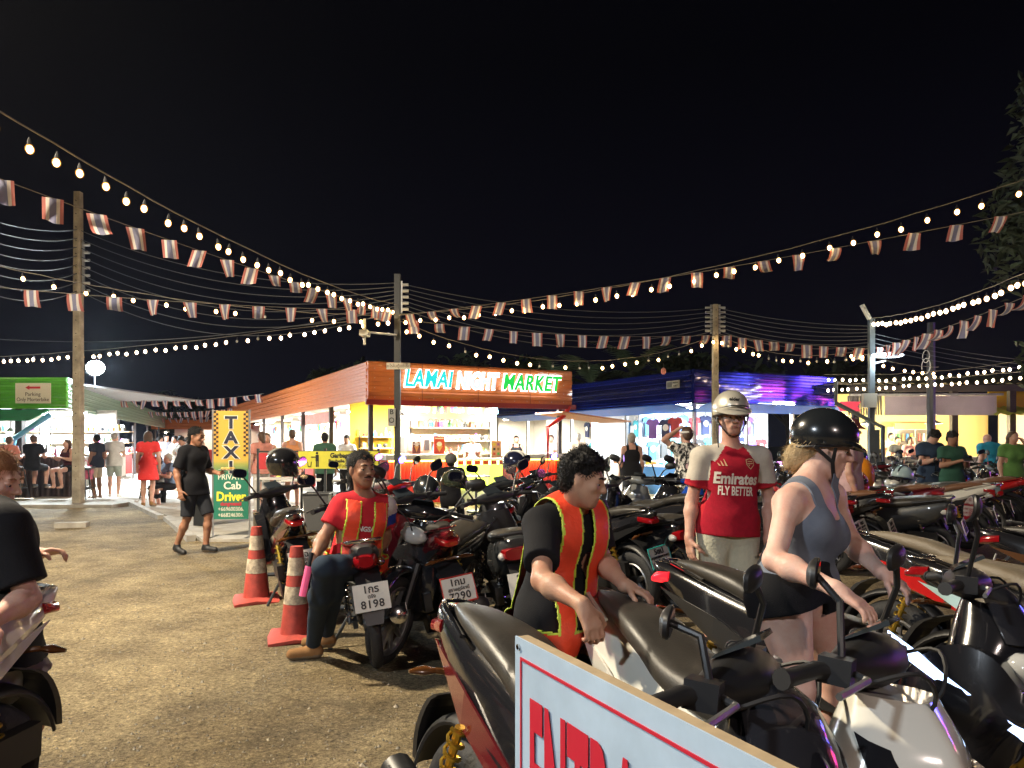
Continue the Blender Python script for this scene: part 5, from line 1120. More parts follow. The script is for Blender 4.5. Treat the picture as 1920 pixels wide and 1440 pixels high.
EYEW = mat('eye_white', (.38, .36, .34), .25); EYEI = mat('eye_iris', (.02, .012, .008), .1); SOLE = mat('shoe_sole', (.16, .12, .08), .8); LIPM = mat('lips', (.28, .10, .08), .5)
def cl(n, c, **k): return mat('fabric_' + n, c, k.pop('rough', .85), var=k.pop('var', .18), vscale=k.pop('vscale', 7), bump=k.pop('bump', .25), bscale=k.pop('bscale', 260), spec=.2, **k)
def hand_prims(S, w, d, pn, th, curl=.5, sc_=1.0, spread=.012, curls=None, low=False, thumb_in=.3):
    """w wrist, d finger direction, pn palm normal (palm faces it), th direction of the thumb side"""
    w, d, pn, th = np.array(w, float), nrm(d), nrm(pn), nrm(th); th = nrm(th - d * (th @ d)); pn = nrm(np.cross(th, d) * (1 if np.cross(th, d) @ pn > 0 else -1)); q = sc_
    S.cone(w, w + d * .03 * q, .025 * q, .026 * q, .02)
    for i in range(4):
        o = th * (.030 - .0195 * i) * q; S.cone(w + d * .025 * q + o * .6, w + d * .085 * q + o, .0145 * q, .0115 * q, .012)
    if low:
        S.cone(w + d * .08 * q, w + nrm(d + pn * curl) * .155 * q, .026 * q, .016 * q, .02); return
    for i, L in enumerate((.072, .080, .074, .058)):
        c = (curls[i] if curls else curl) * (1 + .12 * i); o = th * (.030 - .0195 * i) * q; b = w + d * .088 * q + o; dd = nrm(d + th * (.1 - .07 * i)); a = 0
        for sg, (fr, r0, r1) in enumerate(((.45, .0098, .009), (.31, .009, .0082), (.24, .0082, .007))):
            a += c * (.55 if sg == 0 else 1.0) * .8; e = b + (dd * math.cos(a) + pn * math.sin(a)) * L * fr * q; S.cone(b, e, r0 * q, r1 * q, .004); b = e
    b = w + d * .03 * q + th * .024 * q; d1 = nrm(d * .55 + th * .75 + pn * thumb_in); e = b + d1 * .045 * q; S.cone(b, e, .015 * q, .0115 * q, .012)
    d2 = nrm(d * .85 + th * .3 + pn * (thumb_in + .3 * curl)); S.cone(e, e + d2 * .032 * q, .0115 * q, .010 * q, .006); S.cone(e + d2 * .032 * q, e + nrm(d2 + pn * .3) * .055 * q, .010 * q, .008 * q, .006)
def person(label, J, look, h=.014, face=True, hands=None, parent_loc=None, name='person', cat='person', group=None, rot=0.0, extra=None):
    """J: world joints head(centre), neck, chest, pelvis, sh/el/wr/hip/kn/an/toe with suffix L,R; 'fwd','up' head axes; body axes from shoulders"""
    base = np.array(parent_loc if parent_loc is not None else (J['pelvis'][0], J['pelvis'][1], 0), float)
    t = thing(name, label, cat, tuple(base), group=group)
    j = {k: (np.array(v, float) - base if k not in ('fwd', 'up') else nrm(v)) for k, v in J.items()}
    sc_ = look.get('s', 1.0); fat = look.get('fat', 1.0); fem = look.get('fem', False)
    up = nrm(j['neck'] - j['pelvis']); side = nrm(j['shR'] - j['shL']); fw = nrm(np.cross(up, side)); side = nrm(np.cross(fw, up)); M = np.stack([side, fw, up], 1)
    hp = nrm(j['hipR'] - j['hipL']); hf = nrm(np.cross(up, hp)); MH = np.stack([nrm(np.cross(hf, up)), hf, up], 1)
    fwd = j['fwd']; hu = nrm(j['up'] - fwd * (j['up'] @ fwd)); hs = nrm(np.cross(fwd, hu)); MHd = np.stack([hs, fwd, hu], 1); hc = j['head']; hsz = look.get('head', 1.0) * sc_
    def hp_(x, y, z): return hc + MHd @ (np.array((x, y, z)) * hsz)
    sk = look['skin']; S = SDF(h)
    def torso(S, g, shirt=False, k=.05):
        S.ell((j['chest']) + up * .01, (.158 * sc_ * (fat * .5 + .5) + g, .108 * sc_ * fat + g, .17 * sc_ + g), M, k)
        S.ell((j['chest'] * .45 + j['pelvis'] * .55) + fw * .004, ((.128 if fem else .140) * sc_ * fat + g, .098 * sc_ * fat + g, .16 * sc_ + g), M, k)
        S.ell(j['pelvis'], (.155 * sc_ * fat + g, .112 * sc_ * fat + g, .12 * sc_ + g), MH, k)
        for s in 'LR':
            S.cone(j['sh' + s] - nrm(j['sh' + s] - j['neck']) * .01, j['neck'] * .5 + j['chest'] * .25 + j['sh' + s] * .25, .052 * sc_ + g, .068 * sc_ + g, k)
            S.cone(j['neck'] - up * .005 - fw * .01, j['sh' + s] - up * .005, .040 * sc_ + g * .6, .040 * sc_ + g * .6, k)
            if not fem: S.ell(j['chest'] + up * .05 * sc_ + fw * .075 * sc_ + side * (.065 if s == 'R' else -.065) * sc_, (.07 * sc_ + g, .035 * sc_ + g, .05 * sc_ + g), M, k)
            else: S.ell(j['chest'] - up * .005 * sc_ + fw * .085 * sc_ + side * (.07 if s == 'R' else -.07) * sc_, (.066 * sc_ + g, .058 * sc_ + g, .066 * sc_ + g), M, .05)
    def arm(S, s, g0=0, g1=0, part=(0, 2), k=.03):
        a, b, c = j['sh' + s], j['el' + s], j['wr' + s]; q = sc_ * (fat * .4 + .6)
        if part[0] < 1:
            e = a + (b - a) * min(1, part[1]); S.cone(a, e, .050 * q + g0, (.050 + (.037 - .050) * min(1, part[1])) * q + g1, k)
        if part[1] > 1:
            m = b + (c - b) * .3; S.cone(b, m, .037 * q + g1, .041 * q + g1, k); S.cone(m, b + (c - b) * min(1, part[1] - 1), .041 * q + g1, .0255 * q + g1, k)
    def leg(S, s, g0=0, g1=0, upto=2.0, k=.03):
        a, b, c = j['hip' + s], j['kn' + s], j['an' + s]; q = sc_ * (fat * .5 + .5)
        e = a + (b - a) * min(1, upto); u = min(1, upto); th_ = look.get('thigh', 1); S.cone(a, e, .088 * q * th_ + g0, (.088 * th_ + (.052 - .088 * th_) * u) * q + g1, k)
        if upto > 1: m = b + (c - b) * .35; S.cone(b, m, .050 * q + g1, .054 * q + g1, k); S.cone(m, b + (c - b) * min(1, upto - 1), .054 * q + g1, .036 * q + g1, k)
    torso(S, 0)
    for s in 'LR': arm(S, s); leg(S, s)
    for s in 'LR':
        a, tt = j['an' + s], j['toe' + s]; S.cone(a, a + np.array((0, 0, -.03)), .038 * sc_, .035 * sc_, .02); S.cone(a + np.array((0, 0, -.045)) * sc_, tt, .034 * sc_, .026 * sc_, .02)
    # neck and head
    S.cone(j['neck'] - up * .02, hp_(0, -.02, -.06), .060 * sc_, .052 * hsz, .03)
    S.ell(hp_(0, -.018, .035), np.array((.076, .096, .083)) * hsz, MHd, .02); S.ell(hp_(0, .022, -.035), np.array((.060, .070, .080)) * hsz, MHd, .03)
    if face:
        q = hsz; S.cone(hp_(0, .055, -.092), hp_(0, .06, -.098), .024 * q, .022 * q, .03)
        for s in (-1, 1):
            S.cone(hp_(s * .054, .005, -.045), hp_(s * .02, .055, -.095), .017 * q, .016 * q, .03); S.ell(hp_(s * .040, .066, -.02), np.array((.02, .016, .016)) * q, MHd, .02)
            S.ell(hp_(s * .032, .100, .004), np.array((.019, .020, .013)) * q, MHd, .012, 's')
            S.ell(hp_(s * .078, -.008, -.008), np.array((.009, .019, .031)) * q, MHd, .01)
        S.cone(hp_(-.032, .080, .024), hp_(.032, .080, .024), .011 * q, .011 * q, .018)
        S.cone(hp_(0, .088, .012), hp_(0, .112, -.026), .008 * q, .0125 * q, .012)
        for s in (-1, 1): S.ell(hp_(s * .013, .100, -.031), np.array((.009, .011, .008)) * q, MHd, .008)
        S.cone(hp_(-.020, .083, -.062), hp_(.020, .083, -.062), .010 * q, .010 * q, .015)
        S.ell(hp_(0, .094, -.0635), np.array((.026, .010, .0022)) * q, MHd, .004, 's')
    hd = hands or {}
    for s in 'LR':
        spec = hd.get(s, {}); d = spec.get('d', j['wr' + s] - j['el' + s]); sg = 1 if s == 'R' else -1
        pn = spec.get('pn', side * -sg); th = spec.get('th', fw)
        hand_prims(S, j['wr' + s], d, pn, th, spec.get('curl', .35), sc_ * look.get('hand', 1.0), curls=spec.get('curls'), low=(h > .009), thumb_in=spec.get('ti', .3))
    link('body', S.mesh('body', [sk]), t)
    ar = j
    if face:
        for s in (-1, 1):
            o = MB().ell(hp_(s * .032, .0745, .002), (.0130 * hsz,) * 3, 12, 8).build('eye', EYEW, t, True); pdx = look.get('gaze', 0)
            MB().ell(hp_(s * .032 + pdx, .0850, -.001), (.0060 * hsz,) * 3, 8, 6).build('iris', EYEI, o, True)
            MB().ell(hp_(s * .032, .0735, .0062), np.array((.0160, .0155, .0105)) * hsz, 12, 6, M=Matrix(MHd.tolist())).build('eyelid', sk, o, True)
            MB().tube([hp_(s * .014, .094, .026), hp_(s * .032, .094, .032), hp_(s * .050, .080, .026)], [.003, .0045, .002], 6).build('eyebrow', look['hair'], t, True)
        MB().ell(hp_(0, .0885, -.0685), np.array((.021, .008, .006)) * hsz, 12, 6, M=Matrix(MHd.tolist())).ell(hp_(0, .0895, -.0585), np.array((.020, .006, .004)) * hsz, 12, 6, M=Matrix(MHd.tolist())).build('lips', look.get('lip', LIPM), t, True)
    # hair
    hs_ = look.get('style', 'short')
    if hs_:
        Hh = SDF(max(h * .8, .006)); q = hsz
        if hs_ == 'short': Hh.ell(hp_(0, -.026, .046), np.array((.083, .100, .086)) * q, MHd, .02); Hh.ell(hp_(0, -.06, -.01), np.array((.072, .06, .07)) * q, MHd, .03)
        if hs_ == 'crop': Hh.ell(hp_(0, -.024, .040), np.array((.080, .099, .083)) * q, MHd, .02); Hh.ell(hp_(0, -.05, -.01), np.array((.072, .062, .06)) * q, MHd, .03)
        if hs_ == 'tousled':
            Hh.ell(hp_(0, -.025, .052), np.array((.081, .101, .080)) * q, MHd, .02); Hh.ell(hp_(0, -.058, -.012), np.array((.073, .058, .072)) * q, MHd, .03)
            rz_ = random.Random(5)
            for i in range(60): a = rz_.uniform(0, 6.28); e = rz_.uniform(.2, 1.5); p = np.array((math.cos(a) * math.cos(e) * .078, math.sin(a) * math.cos(e) * .095 - .02, .055 + math.sin(e) * .078)); d = nrm(np.array((math.cos(a), math.sin(a) + .5, .35))) * .012; Hh.cone(hp_(*p), hp_(*(p + d)), .014 * q, .007 * q, .014)
        if hs_ == 'bun': Hh.ell(hp_(0, -.026, .044), np.array((.082, .100, .084)) * q, MHd, .02); Hh.ell(hp_(0, -.07, -.02), np.array((.070, .06, .07)) * q, MHd, .03); Hh.ell(hp_(0.01, -.105, -.07), np.array((.045, .05, .06)) * q, MHd, .02)
        if hs_ == 'long':
            Hh.ell(hp_(0, -.026, .042), np.array((.086, .102, .085)) * q, MHd, .02)
            for x in (-.05, -.02, .02, .05): Hh.cone(hp_(x, -.06, .0), hp_(x * 1.3, -.075, -.30), .045 * q, .028 * q, .03)
        if hs_ == 'nape': Hh.ell(hp_(0, -.028, .044), np.array((.083, .101, .083)) * q, MHd, .02); Hh.ell(hp_(0, -.075, -.06), np.array((.062, .045, .09)) * q, MHd, .03)
        hl = look.get('hairline', .060)
        Hh.ell(hp_(0, .105, -.035), np.array((.105, .105, .095)) * q, MHd, .015, 's') if hs_ != 'long' else Hh.ell(hp_(0, .10, -.05), np.array((.075, .09, .12)) * q, MHd, .015, 's')
        Hh.noise = (.003, 90, 1.3)
        hm_ = Hh.mesh('hair', [look['hair']])
        if h < .010:                       # loose strands over the hair mass
            rs = random.Random(9); pol = hm_.polygons; n_ = len(pol); bm = bmesh.new(); bm.from_mesh(hm_); hz_ = hp_(0, 0, -.02)
            for _ in range(look.get('strands', 2600)):
                p = pol[rs.randrange(n_)]; c0 = Vector(p.center); nv = Vector(p.normal)
                if (np.array(c0) - hc) @ fwd < -.02 * hsz or (np.array(c0) - hc) @ hu > .02 * hsz:
                    fl = Vector(-fwd * .5 - hu * .9) if hs_ != 'tousled' else Vector(fwd * rs.uniform(-.3, .9) + hs * rs.uniform(-.8, .8) - hu * .25)
                    tn = (fl - nv * fl.dot(nv)); 
                    if tn.length < .05: continue
                    tn.normalize(); tn = (tn + Vector((rs.gauss(0, .25), rs.gauss(0, .25), rs.gauss(0, .25)))).normalized(); L_ = rs.uniform(.018, .042) * (.5 if hs_ in ('crop', 'tousled') else 1); sd = tn.cross(nv).normalized() * .0013
                    pts_ = [c0 - nv * .002, c0 + tn * L_ * .5 + nv * rs.uniform(.003, .009), c0 + tn * L_ + nv * rs.uniform(-.002, .010)]
                    vv = [bm.verts.new(q) for q in (pts_[0] - sd, pts_[0] + sd, pts_[1] + sd * .8, pts_[1] - sd * .8, pts_[2])]
                    bm.faces.new(vv[:4]); bm.faces.new((vv[3], vv[2], vv[4]))
            bm.to_mesh(hm_); bm.free()
        link('hair', hm_, t)
    # clothing
    g = look.get('loose', .014); sh = look.get('shirt')
    if sh:
        sl = look.get('sleeve', .55); T = SDF(max(h, .007 if sl else .006))
        if sl: torso(T, g, k=.06)
        else:
            T.ell((j['chest']) + up * .0, (.160 * sc_ * (fat * .5 + .5) + g, .110 * sc_ * fat + g, .165 * sc_ + g), M, .05); T.ell(j['chest'] * .45 + j['pelvis'] * .55 + fw * .004, ((.128 if fem else .14) * sc_ * fat + g, .098 * sc_ * fat + g, .16 * sc_ + g), M, .05); T.ell(j['pelvis'], (.155 * sc_ * fat + g, .112 * sc_ * fat + g, .12 * sc_ + g), MH, .05)
            if fem:
                for s in (1, -1): T.ell(j['chest'] - up * .005 * sc_ + fw * .085 * sc_ + side * .07 * s * sc_, (.066 * sc_ + g, .058 * sc_ + g, .066 * sc_ + g), M, .05)
            T.cut(j['chest'] + up * .105 * sc_ + fw * .06, up + fw * .15)
        if sl:
            for s in 'LR': arm(T, s, .014 + g * .6, .022 + g * .6, (0, sl + .12))
            for s in 'LR': a, b = j['sh' + s], j['el' + s]; 
        hem = look.get('hem', -.12); T.cone(j['pelvis'] + up * .05, j['pelvis'] + up * (hem + .02), .13 * fat + g, .14 * fat + g, .05) if hem < -.05 and not look.get('sit') else None
        if not look.get('sit'):
            for s in 'LR': T.cone(j['hip' + s] + up * .06, j['hip' + s] + (j['kn' + s] - j['hip' + s]) * .35, .088 * sc_ * fat * .98 + g + .010, .088 * sc_ * fat + g + .012, .05)
        if look.get('boxy'): T.ell(j['chest'] * .5 + j['pelvis'] * .5, np.array((.175, .122, .30)) * look['boxy'], M, .06)
        if look.get('extra_cloth'): look['extra_cloth'](T, j, up, side, fw)
        T.cut(j['pelvis'] + up * hem, -up, None if not look.get('sit') else .4)
        if sl and sl <= 1:
            for s in 'LR': a, b = j['sh' + s], j['el' + s]; T.cut(a + (b - a) * sl, nrm(b - a), .125)
        nr = look.get('neckr', .062)
        if sl: T.cone(j['neck'] + up * .015 + fw * .012, j['neck'] + up * .12 + fw * .03, nr * sc_, (nr + .05) * sc_, .006, 's')
        if look.get('low_neck'): T.cone(j['neck'] + fw * .03, j['chest'] + fw * .19 + up * (look['low_neck'] + .03), .07, .050, .01, 's')
        T.noise = look.get('fold', (.0022, 42, 2.0))
        link(look.get('shirt_name', 'shirt'), T.mesh('shirt', sh if isinstance(sh, list) else [sh], (lambda C: look['classify'](C, j, up, side, fw)) if 'classify' in look else None), t)
        if not sl:
            for s in (1, -1):
                e = j['sh' + ('R' if s > 0 else 'L')]; m_ = (j['neck'] * .45 + e * .55) + up * .060 * sc_; a = j['chest'] + side * s * .085 * sc_
                cp = [a + up * .02 + fw * .125 * sc_ * fat, a + up * .085 + fw * .105 * sc_ * fat, a * .4 + m_ * .6 + fw * .080, m_, a * .4 + m_ * .6 - fw * .075, a + up * .08 - fw * .10 * sc_, a + up * .02 - fw * .11 * sc_]
                from mathutils.bvhtree import BVHTree as BV
                bd = [c for c in t.children if c.name.startswith('body')][0].data; bv = BV.FromPolygons([v.co for v in bd.vertices], [tuple(p.vertices) for p in bd.polygons]); rl = []
                for k in range(21):
                    th = R(2 + 176 * k / 20); cw = side * s * (.085 + .012 * math.sin(th)) * sc_; c0 = Vector(j['chest'] + up * .04 + cw); dd = Vector(fw * math.cos(th) + up * math.sin(th)); row = []
                    for w_ in (-.026, -.009, .009, .026):
                        cc = c0 + Vector(side) * w_ * sc_; hit = bv.ray_cast(cc + dd * .45, -dd, .6)[0] or (cc + dd * .1); row.append(hit + dd * .006)
                    rl.append(row + [p - dd * .012 for p in reversed(row)])
                MB().ring(rl).build('shoulder_strap', sh if not isinstance(sh, list) else sh[0], t, True)
    pa = look.get('pants')
    if pa:
        T = SDF(max(h, .007)); ln = look.get('leg', 2.0); T.ell(j['pelvis'] - up * .01, (.158 * sc_ * fat + .012, .118 * sc_ * fat + .012, .125 * sc_), MH, .05)
        T.cone(j['pelvis'] + up * .05, j['pelvis'] + up * .10, .125 * fat, .115 * fat, .04)
        lg = look.get('pant_loose', .012)
        for s in 'LR': leg(T, s, lg, lg + (.012 if ln <= 1.2 else .006), min(1, ln + .1) if ln < 1 else ln + (.1 if ln < 2 else 0), .04)
        if ln < 1:
            for s in 'LR': a, b = j['hip' + s], j['kn' + s]; T.cut(a + (b - a) * ln, nrm(b - a), .16)
        elif ln < 2:
            for s in 'LR': a, b = j['kn' + s], j['an' + s]; T.cut(a + (b - a) * (ln - 1), nrm(b - a), .13)
        T.noise = (.0025, 36, 4.0)
        link(look.get('pants_name', 'trousers'), T.mesh('trousers', [pa]), t)
    if look.get('skirt'):
        T = SDF(max(h, .008)); T.cone(j['pelvis'] + up * .12, j['pelvis'] + up * .0, .13, .16, .03); T.cone(j['pelvis'], j['pelvis'] - up * .34, .16, .23, .03); T.cut(j['pelvis'] - up * .33, -up); T.noise = (.006, 40, 1.0)
        link('skirt', T.mesh('skirt', [look['skirt']]), t)
    if look.get('shoe'):
        for s in 'LR':
            a, tt = j['an' + s], j['toe' + s]; T = SDF(max(h * .9, .006)); d = nrm(tt - a * np.array((1, 1, 0)) - np.array((0, 0, tt[2]))); heel = a + np.array((0, 0, -.050)) - d * .025
            T.cone(heel, tt + d * .01, .040 * sc_, .034 * sc_, .02); T.cone(a + np.array((0, 0, -.01)), heel + d * .04, .044 * sc_, .04 * sc_, .02); T.cone(heel - np.array((0, 0, .018)), tt + d * .012 - np.array((0, 0, .008)), .036, .032, .01)
            zb = min(heel[2], tt[2]) - .012; link('shoe', T.mesh('shoe', [look['shoe'], SOLE], lambda C, a=heel, b=tt: (C[:, 2] < (a[2] + (b[2] - a[2]) * np.clip(((C - a) @ (b - a)) / ((b - a) @ (b - a)), 0, 1)) - .020).astype(int)), t)
    bpy.context.view_layer.update()
    return t, dict(j=j, M=M, MHd=MHd, hp=hp_, up=up, side=side, fw=fw, base=base)
def stand(loc, rz, s=1.0, pose=None, bow=0.0, turn=0.0):
    """default standing joints; forward is +y turned by rz; returns world joints"""
    q = {'pelvis': (0, 0, .94), 'chest': (0, .01, 1.25), 'neck': (0, -.015, 1.44), 'head': (0, .015, 1.585), 'shL': (-.160, -.01, 1.385), 'shR': (.160, -.01, 1.385), 'elL': (-.215, -.02, 1.11), 'elR': (.215, -.02, 1.11), 'wrL': (-.225, .06, .87), 'wrR': (.225, .06, .87),
         'hipL': (-.085, 0, .90), 'hipR': (.085, 0, .90), 'knL': (-.10, .02, .49), 'knR': (.10, .02, .49), 'anL': (-.10, -.02, .085), 'anR': (.10, -.02, .085), 'toeL': (-.12, .12, .03), 'toeR': (.12, .12, .03)}
    if pose: q.update(pose)
    Rm = Matrix.Rotation(rz, 3, 'Z'); L = Vector(loc); out = {k: tuple(Rm @ (Vector(v) * s) + L) for k, v in q.items()}
    hr = Matrix.Rotation(turn, 3, 'Z') @ Matrix.Rotation(-bow, 3, 'X')
    out['fwd'] = tuple(Rm @ (hr @ Vector((0, 1, 0)))); out['up'] = tuple(Rm @ (hr @ Vector((0, 0, 1)))); return out
SIT = {'pelvis': (0, 0, .82), 'chest': (0, .06, 1.13), 'neck': (0, .05, 1.32), 'head': (0, .10, 1.46), 'shL': (-.16, .06, 1.27), 'shR': (.16, .06, 1.27), 'elL': (-.22, .16, 1.02), 'elR': (.22, .16, 1.02), 'wrL': (-.14, .38, 1.08), 'wrR': (.14, .38, 1.08), 'hipL': (-.09, .02, .79), 'hipR': (.09, .02, .79), 'knL': (-.14, .42, .74), 'knR': (.14, .42, .74), 'anL': (-.14, .36, .34), 'anR': (.14, .36, .34), 'toeL': (-.15, .50, .29), 'toeR': (.15, .50, .29)}
def low_sit(d=-.34): return {k: (v[0], v[1], max(.03, v[2] + d) if not k.startswith(('an', 'toe')) else ((v[2] - .26) if k.startswith('an') else .03)) for k, v in SIT.items()}
PHONE = {'elL': (-.22, .06, 1.14), 'elR': (.22, .06, 1.14), 'wrL': (-.07, .27, 1.22), 'wrR': (.07, .27, 1.22)}
WALK = {'knL': (-.09, .16, .52), 'anL': (-.09, .12, .12), 'toeL': (-.10, .26, .06), 'anR': (.10, -.20, .13), 'knR': (.10, -.02, .50), 'toeR': (.11, -.08, .03)}
# ------------------------------------------------------------------ clothing details laid onto a shirt
from mathutils.bvhtree import BVHTree
def project(me, shirt, org, X, Y, Z, off=.003, sc_=1.0):
    """lay a flat mesh (local x, y) onto the cloth: X right, Y up, Z outward, all in the person's frame"""
    bv = BVHTree.FromPolygons([v.co for v in shirt.data.vertices], [tuple(p.vertices) for p in shirt.data.polygons])
    org, X, Y, Z = Vector(org), Vector(X), Vector(Y), Vector(Z)
    for v in me.vertices:
        p = org + X * v.co.x * sc_ + Y * v.co.y * sc_; h = bv.ray_cast(p + Z * .4, -Z, .8)
        v.co = (h[0] + Z * off) if h[0] is not None else p
    return me
def part_of(t, n):
    for c in t.children:
        if c.name.split('.')[0] == n: return c
def decal(s, m, t, shirt, org, size, X, Y, Z, **kw):
    me = text_mesh(s, size, depth=0, **kw).copy(); bm = bmesh.new(); bm.from_mesh(me); bmesh.ops.triangulate(bm, faces=bm.faces)
    for _ in range(2): bmesh.ops.subdivide_edges(bm, edges=[e for e in bm.edges if e.calc_length() > size * .25], cuts=1)
    bm.to_mesh(me); bm.free(); me.materials.clear(); me.materials.append(m); project(me, shirt, org, X, Y, Z); return link('lettering', me, t)
def decal_shape(polys, m, t, shirt, org, X, Y, Z, name='emblem'):
    mb = MB()
    for p in polys: mb.add([(a, b, 0) for a, b in p], [tuple(range(len(p)))])
    me = mb.mesh(name, m); project(me, shirt, org, X, Y, Z); return link(name, me, t)
VOR = mat('vest_orange', (.80, .06, .02), .45, var=.18, vscale=10, bump=.4, bscale=40, emit=(1, .12, .02), es=.0); VLIME = mat('vest_lime', (.45, .55, .05), .5)
def vest(t, info, look, h, g=.026, strap=(.045, .125), belt=(-.12, .01), top=.46, flap=False):
    j, up, side, fw = info['j'], info['up'], info['side'], info['fw']; S = SDF(h); M = info['M']; sc_ = look.get('s', 1)
    S.ell(j['chest'] + up * .01, (.158 * sc_ + g, .108 * sc_ + g, .17 * sc_ + g), M, .05); S.ell(j['chest'] * .45 + j['pelvis'] * .55, (.145 + g, .10 + g, .16 + g), M, .05); S.ell(j['pelvis'], (.158 + g, .115 + g, .13 + g), M, .05)
    for s in 'LR':
        S.cone(j['hip' + s] + up * .06, j['hip' + s] - up * .10, .098 + g + .006, .102 + g + .008, .05)
        S.cone(j['neck'] - fw * .01, j['sh' + s], .042 + g, .036 + g, .05); S.cone(j['sh' + s], j['neck'] * .5 + j['chest'] * .25 + j['sh' + s] * .25, .046 + g, .068 + g, .05)
        S.ell(j['chest'] + up * .05 * sc_ + fw * .075 * sc_ + side * (.065 if s == 'R' else -.065) * sc_, (.07 + g, .035 + g, .05 + g), M, .05)
    me = S.mesh('vest', [VOR, VLIME]); C = np.empty(len(me.polygons) * 3); me.polygons.foreach_get('center', C); C = C.reshape(-1, 3) - j['pelvis']
    u, v, w = C @ side, C @ up, C @ fw
    in_belt = (v > belt[0]) & (v < belt[1]); au = np.abs(u); st = (au > strap[0]) & (au < strap[1]) & (v >= belt[1] - .01) & (v < top)
    keep = in_belt | st; e1 = (~in_belt) & ((au < strap[0] + .008) | (au > strap[1] - .008)); e2 = in_belt & ((v < belt[0] + .009) | ((v > belt[1] - .009) & ~((au > strap[0] + .011) & (au < strap[1] - .011))))
    mi = (e1 | e2).astype(int); me.polygons.foreach_set('material_index', mi.astype(np.int32))
    bm = bmesh.new(); bm.from_mesh(me); bm.faces.ensure_lookup_table(); bmesh.ops.delete(bm, geom=[bm.faces[i] for i in np.where(~keep)[0]], context='FACES'); bm.to_mesh(me); bm.free()
    o = link('safety_vest', me, t); md = o.modifiers.new('cloth', 'SOLIDIFY'); md.thickness = .004; return o
def helmet(t, hp_, MHd, m, peak=True, logo=None, h=.006, strap=True, q=1.0, edge=None):
    M = MHd; S = SDF(h); S.ell(hp_(0, -.012, .048), (.118 * q, .143 * q, .124 * q), M, .01)
    S.cone(hp_(0, .20, -.075), hp_(0, .20, -.075), .12, .12, .02, 's')
    a = np.array(hp_(0, 0, .0)); S.cut(hp_(0, 0, .002), M @ nrm((0, .20, -1)))
    o = link('helmet', S.mesh('helmet', [m]), t)
    if peak:
        rings = []
        for k in range(11):
            an = math.pi * (k / 10); c, s = math.cos(an), math.sin(an); r = []
            for u in (0, .25, .5, .75, 1.0): r.append(Vector(hp_(c * (.118 + .010 * u) * q, (-.0 + s * (.124 + .070 * u) * q), .052 + .010 * s - .030 * u * s - .008 * u)))
            r += [Vector(p) + Vector((0, 0, -.006)) for p in reversed(r)]; rings.append(r)
        MB().ring(rings).build('peak', m, o, True)
    if edge: MB().tube([hp_(math.cos(a) * .117 * q, -.012 + math.sin(a) * .141 * q, .0 + .20 * (math.sin(a) * .141)) for a in [6.283 * k / 32 for k in range(33)]], .005, 6).build('rim', edge, o, True)
    if strap:
        for s in (-1, 1): MB().tube([hp_(s * .105, .03, .0), hp_(s * .082, .035, -.06), hp_(s * .03, .06, -.125), hp_(0, .05, -.128)], .007, 6, flat=.5).build('chin_strap', BLK, o, True); MB().tube([hp_(s * .105, -.05, -.01), hp_(s * .085, .03, -.055)], .007, 6).build('chin_strap', BLK, o, True)
    return o
def free_helmet(label, loc, rz, m, full=True, m2=None, tilt=0.0, s=1.0):
    t = thing('helmet', label, 'helmet', loc, rot=(tilt, 0, rz)); t.scale = (s, s, s); S = SDF(.008); S.ell((0, 0, 0), (.125, .15, .135), None, .02)
    if full: S.ell((0, .04, -.08), (.105, .12, .085), None, .05); S.ell((0, .17, .005), (.095, .07, .05), None, .01, 's')
    S.cut((0, 0, -.12 if full else -.03), (0, .1, -1)); o = link('shell', S.mesh('shell', [m]), t)
    if full: MB().ell((0, .035, .005), (.116, .118, .055), 24, 10).build('visor', mat('visor_smoke', (.02, .02, .025), .06, coat=1), t, True)
    if m2:
        for x in (-.03, .03): MB().tube([(x, .149 * math.cos(a), .001 + .1352 * math.sin(a)) for a in [math.pi * (.12 + .76 * k / 16) for k in range(17)]], .009, 6).build('stripe', m2, t, True)
    return t
# ------------------------------------------------------------------ hero people
SHOE_T = cl('tan_suede', (.24, .125, .05)); JEAN = cl('dark_denim', (.022, .035, .055), vscale=12); BLKT = cl('black_cotton', (.008, .008, .010)); 
REDT = cl('red_tshirt', (.50, .02, .03)); WHT = cl('white_sleeve', (.55, .50, .46)); BLU_T = cl('blue_stripe', (.02, .05, .30))
def seat_cls(C, j, up, side, fw):
    a, b = j['shL'], j['elL']; d = (b - a) / np.linalg.norm(b - a); u = (C - j['pelvis']) @ side; v = (C - a) @ d; nearL = u < -.145
    r = np.zeros(len(C), int); r[nearL & (v < .085)] = 1; r[nearL & (v >= .03) & (v < .10)] = 2; r[nearL & (v < .03)] = 1; return r
D = 4.85
J = dict(head=P(679, 880, 4.80), neck=P(684, 932, 4.85), chest=P(676, 985, 4.86), pelvis=P(666, 1050, 4.86), shR=P(641, 949, 4.80), shL=P(722, 951, 4.93), elR=P(606, 1010, 4.72), wrR=P(590, 1046, 4.58), elL=P(722, 1008, 4.98), wrL=P(706, 1036, 4.80),
         hipR=P(646, 1062, 4.82), hipL=P(688, 1060, 4.90), knR=P(607, 1064, 4.50), knL=P(632, 1062, 4.58), anR=P(588, 1206, 5.02), anL=P(613, 1186, 5.20), toeR=P(550, 1226, 4.99), toeL=P(577, 1204, 5.22), fwd=(.62, -.78, .02), up=(0, 0, 1))
L1 = dict(skin=SK_T, hair=HAIRK, style='nape', shirt=[REDT, WHT, BLU_T], classify=seat_cls, pants=JEAN, shoe=SHOE_T, sit=True, thigh=.86, hem=-.12, sleeve=.60, s=1.0, gaze=.003, pants_name='jeans', shirt_name='tshirt', loose=.016, head=.97, pant_loose=.006)
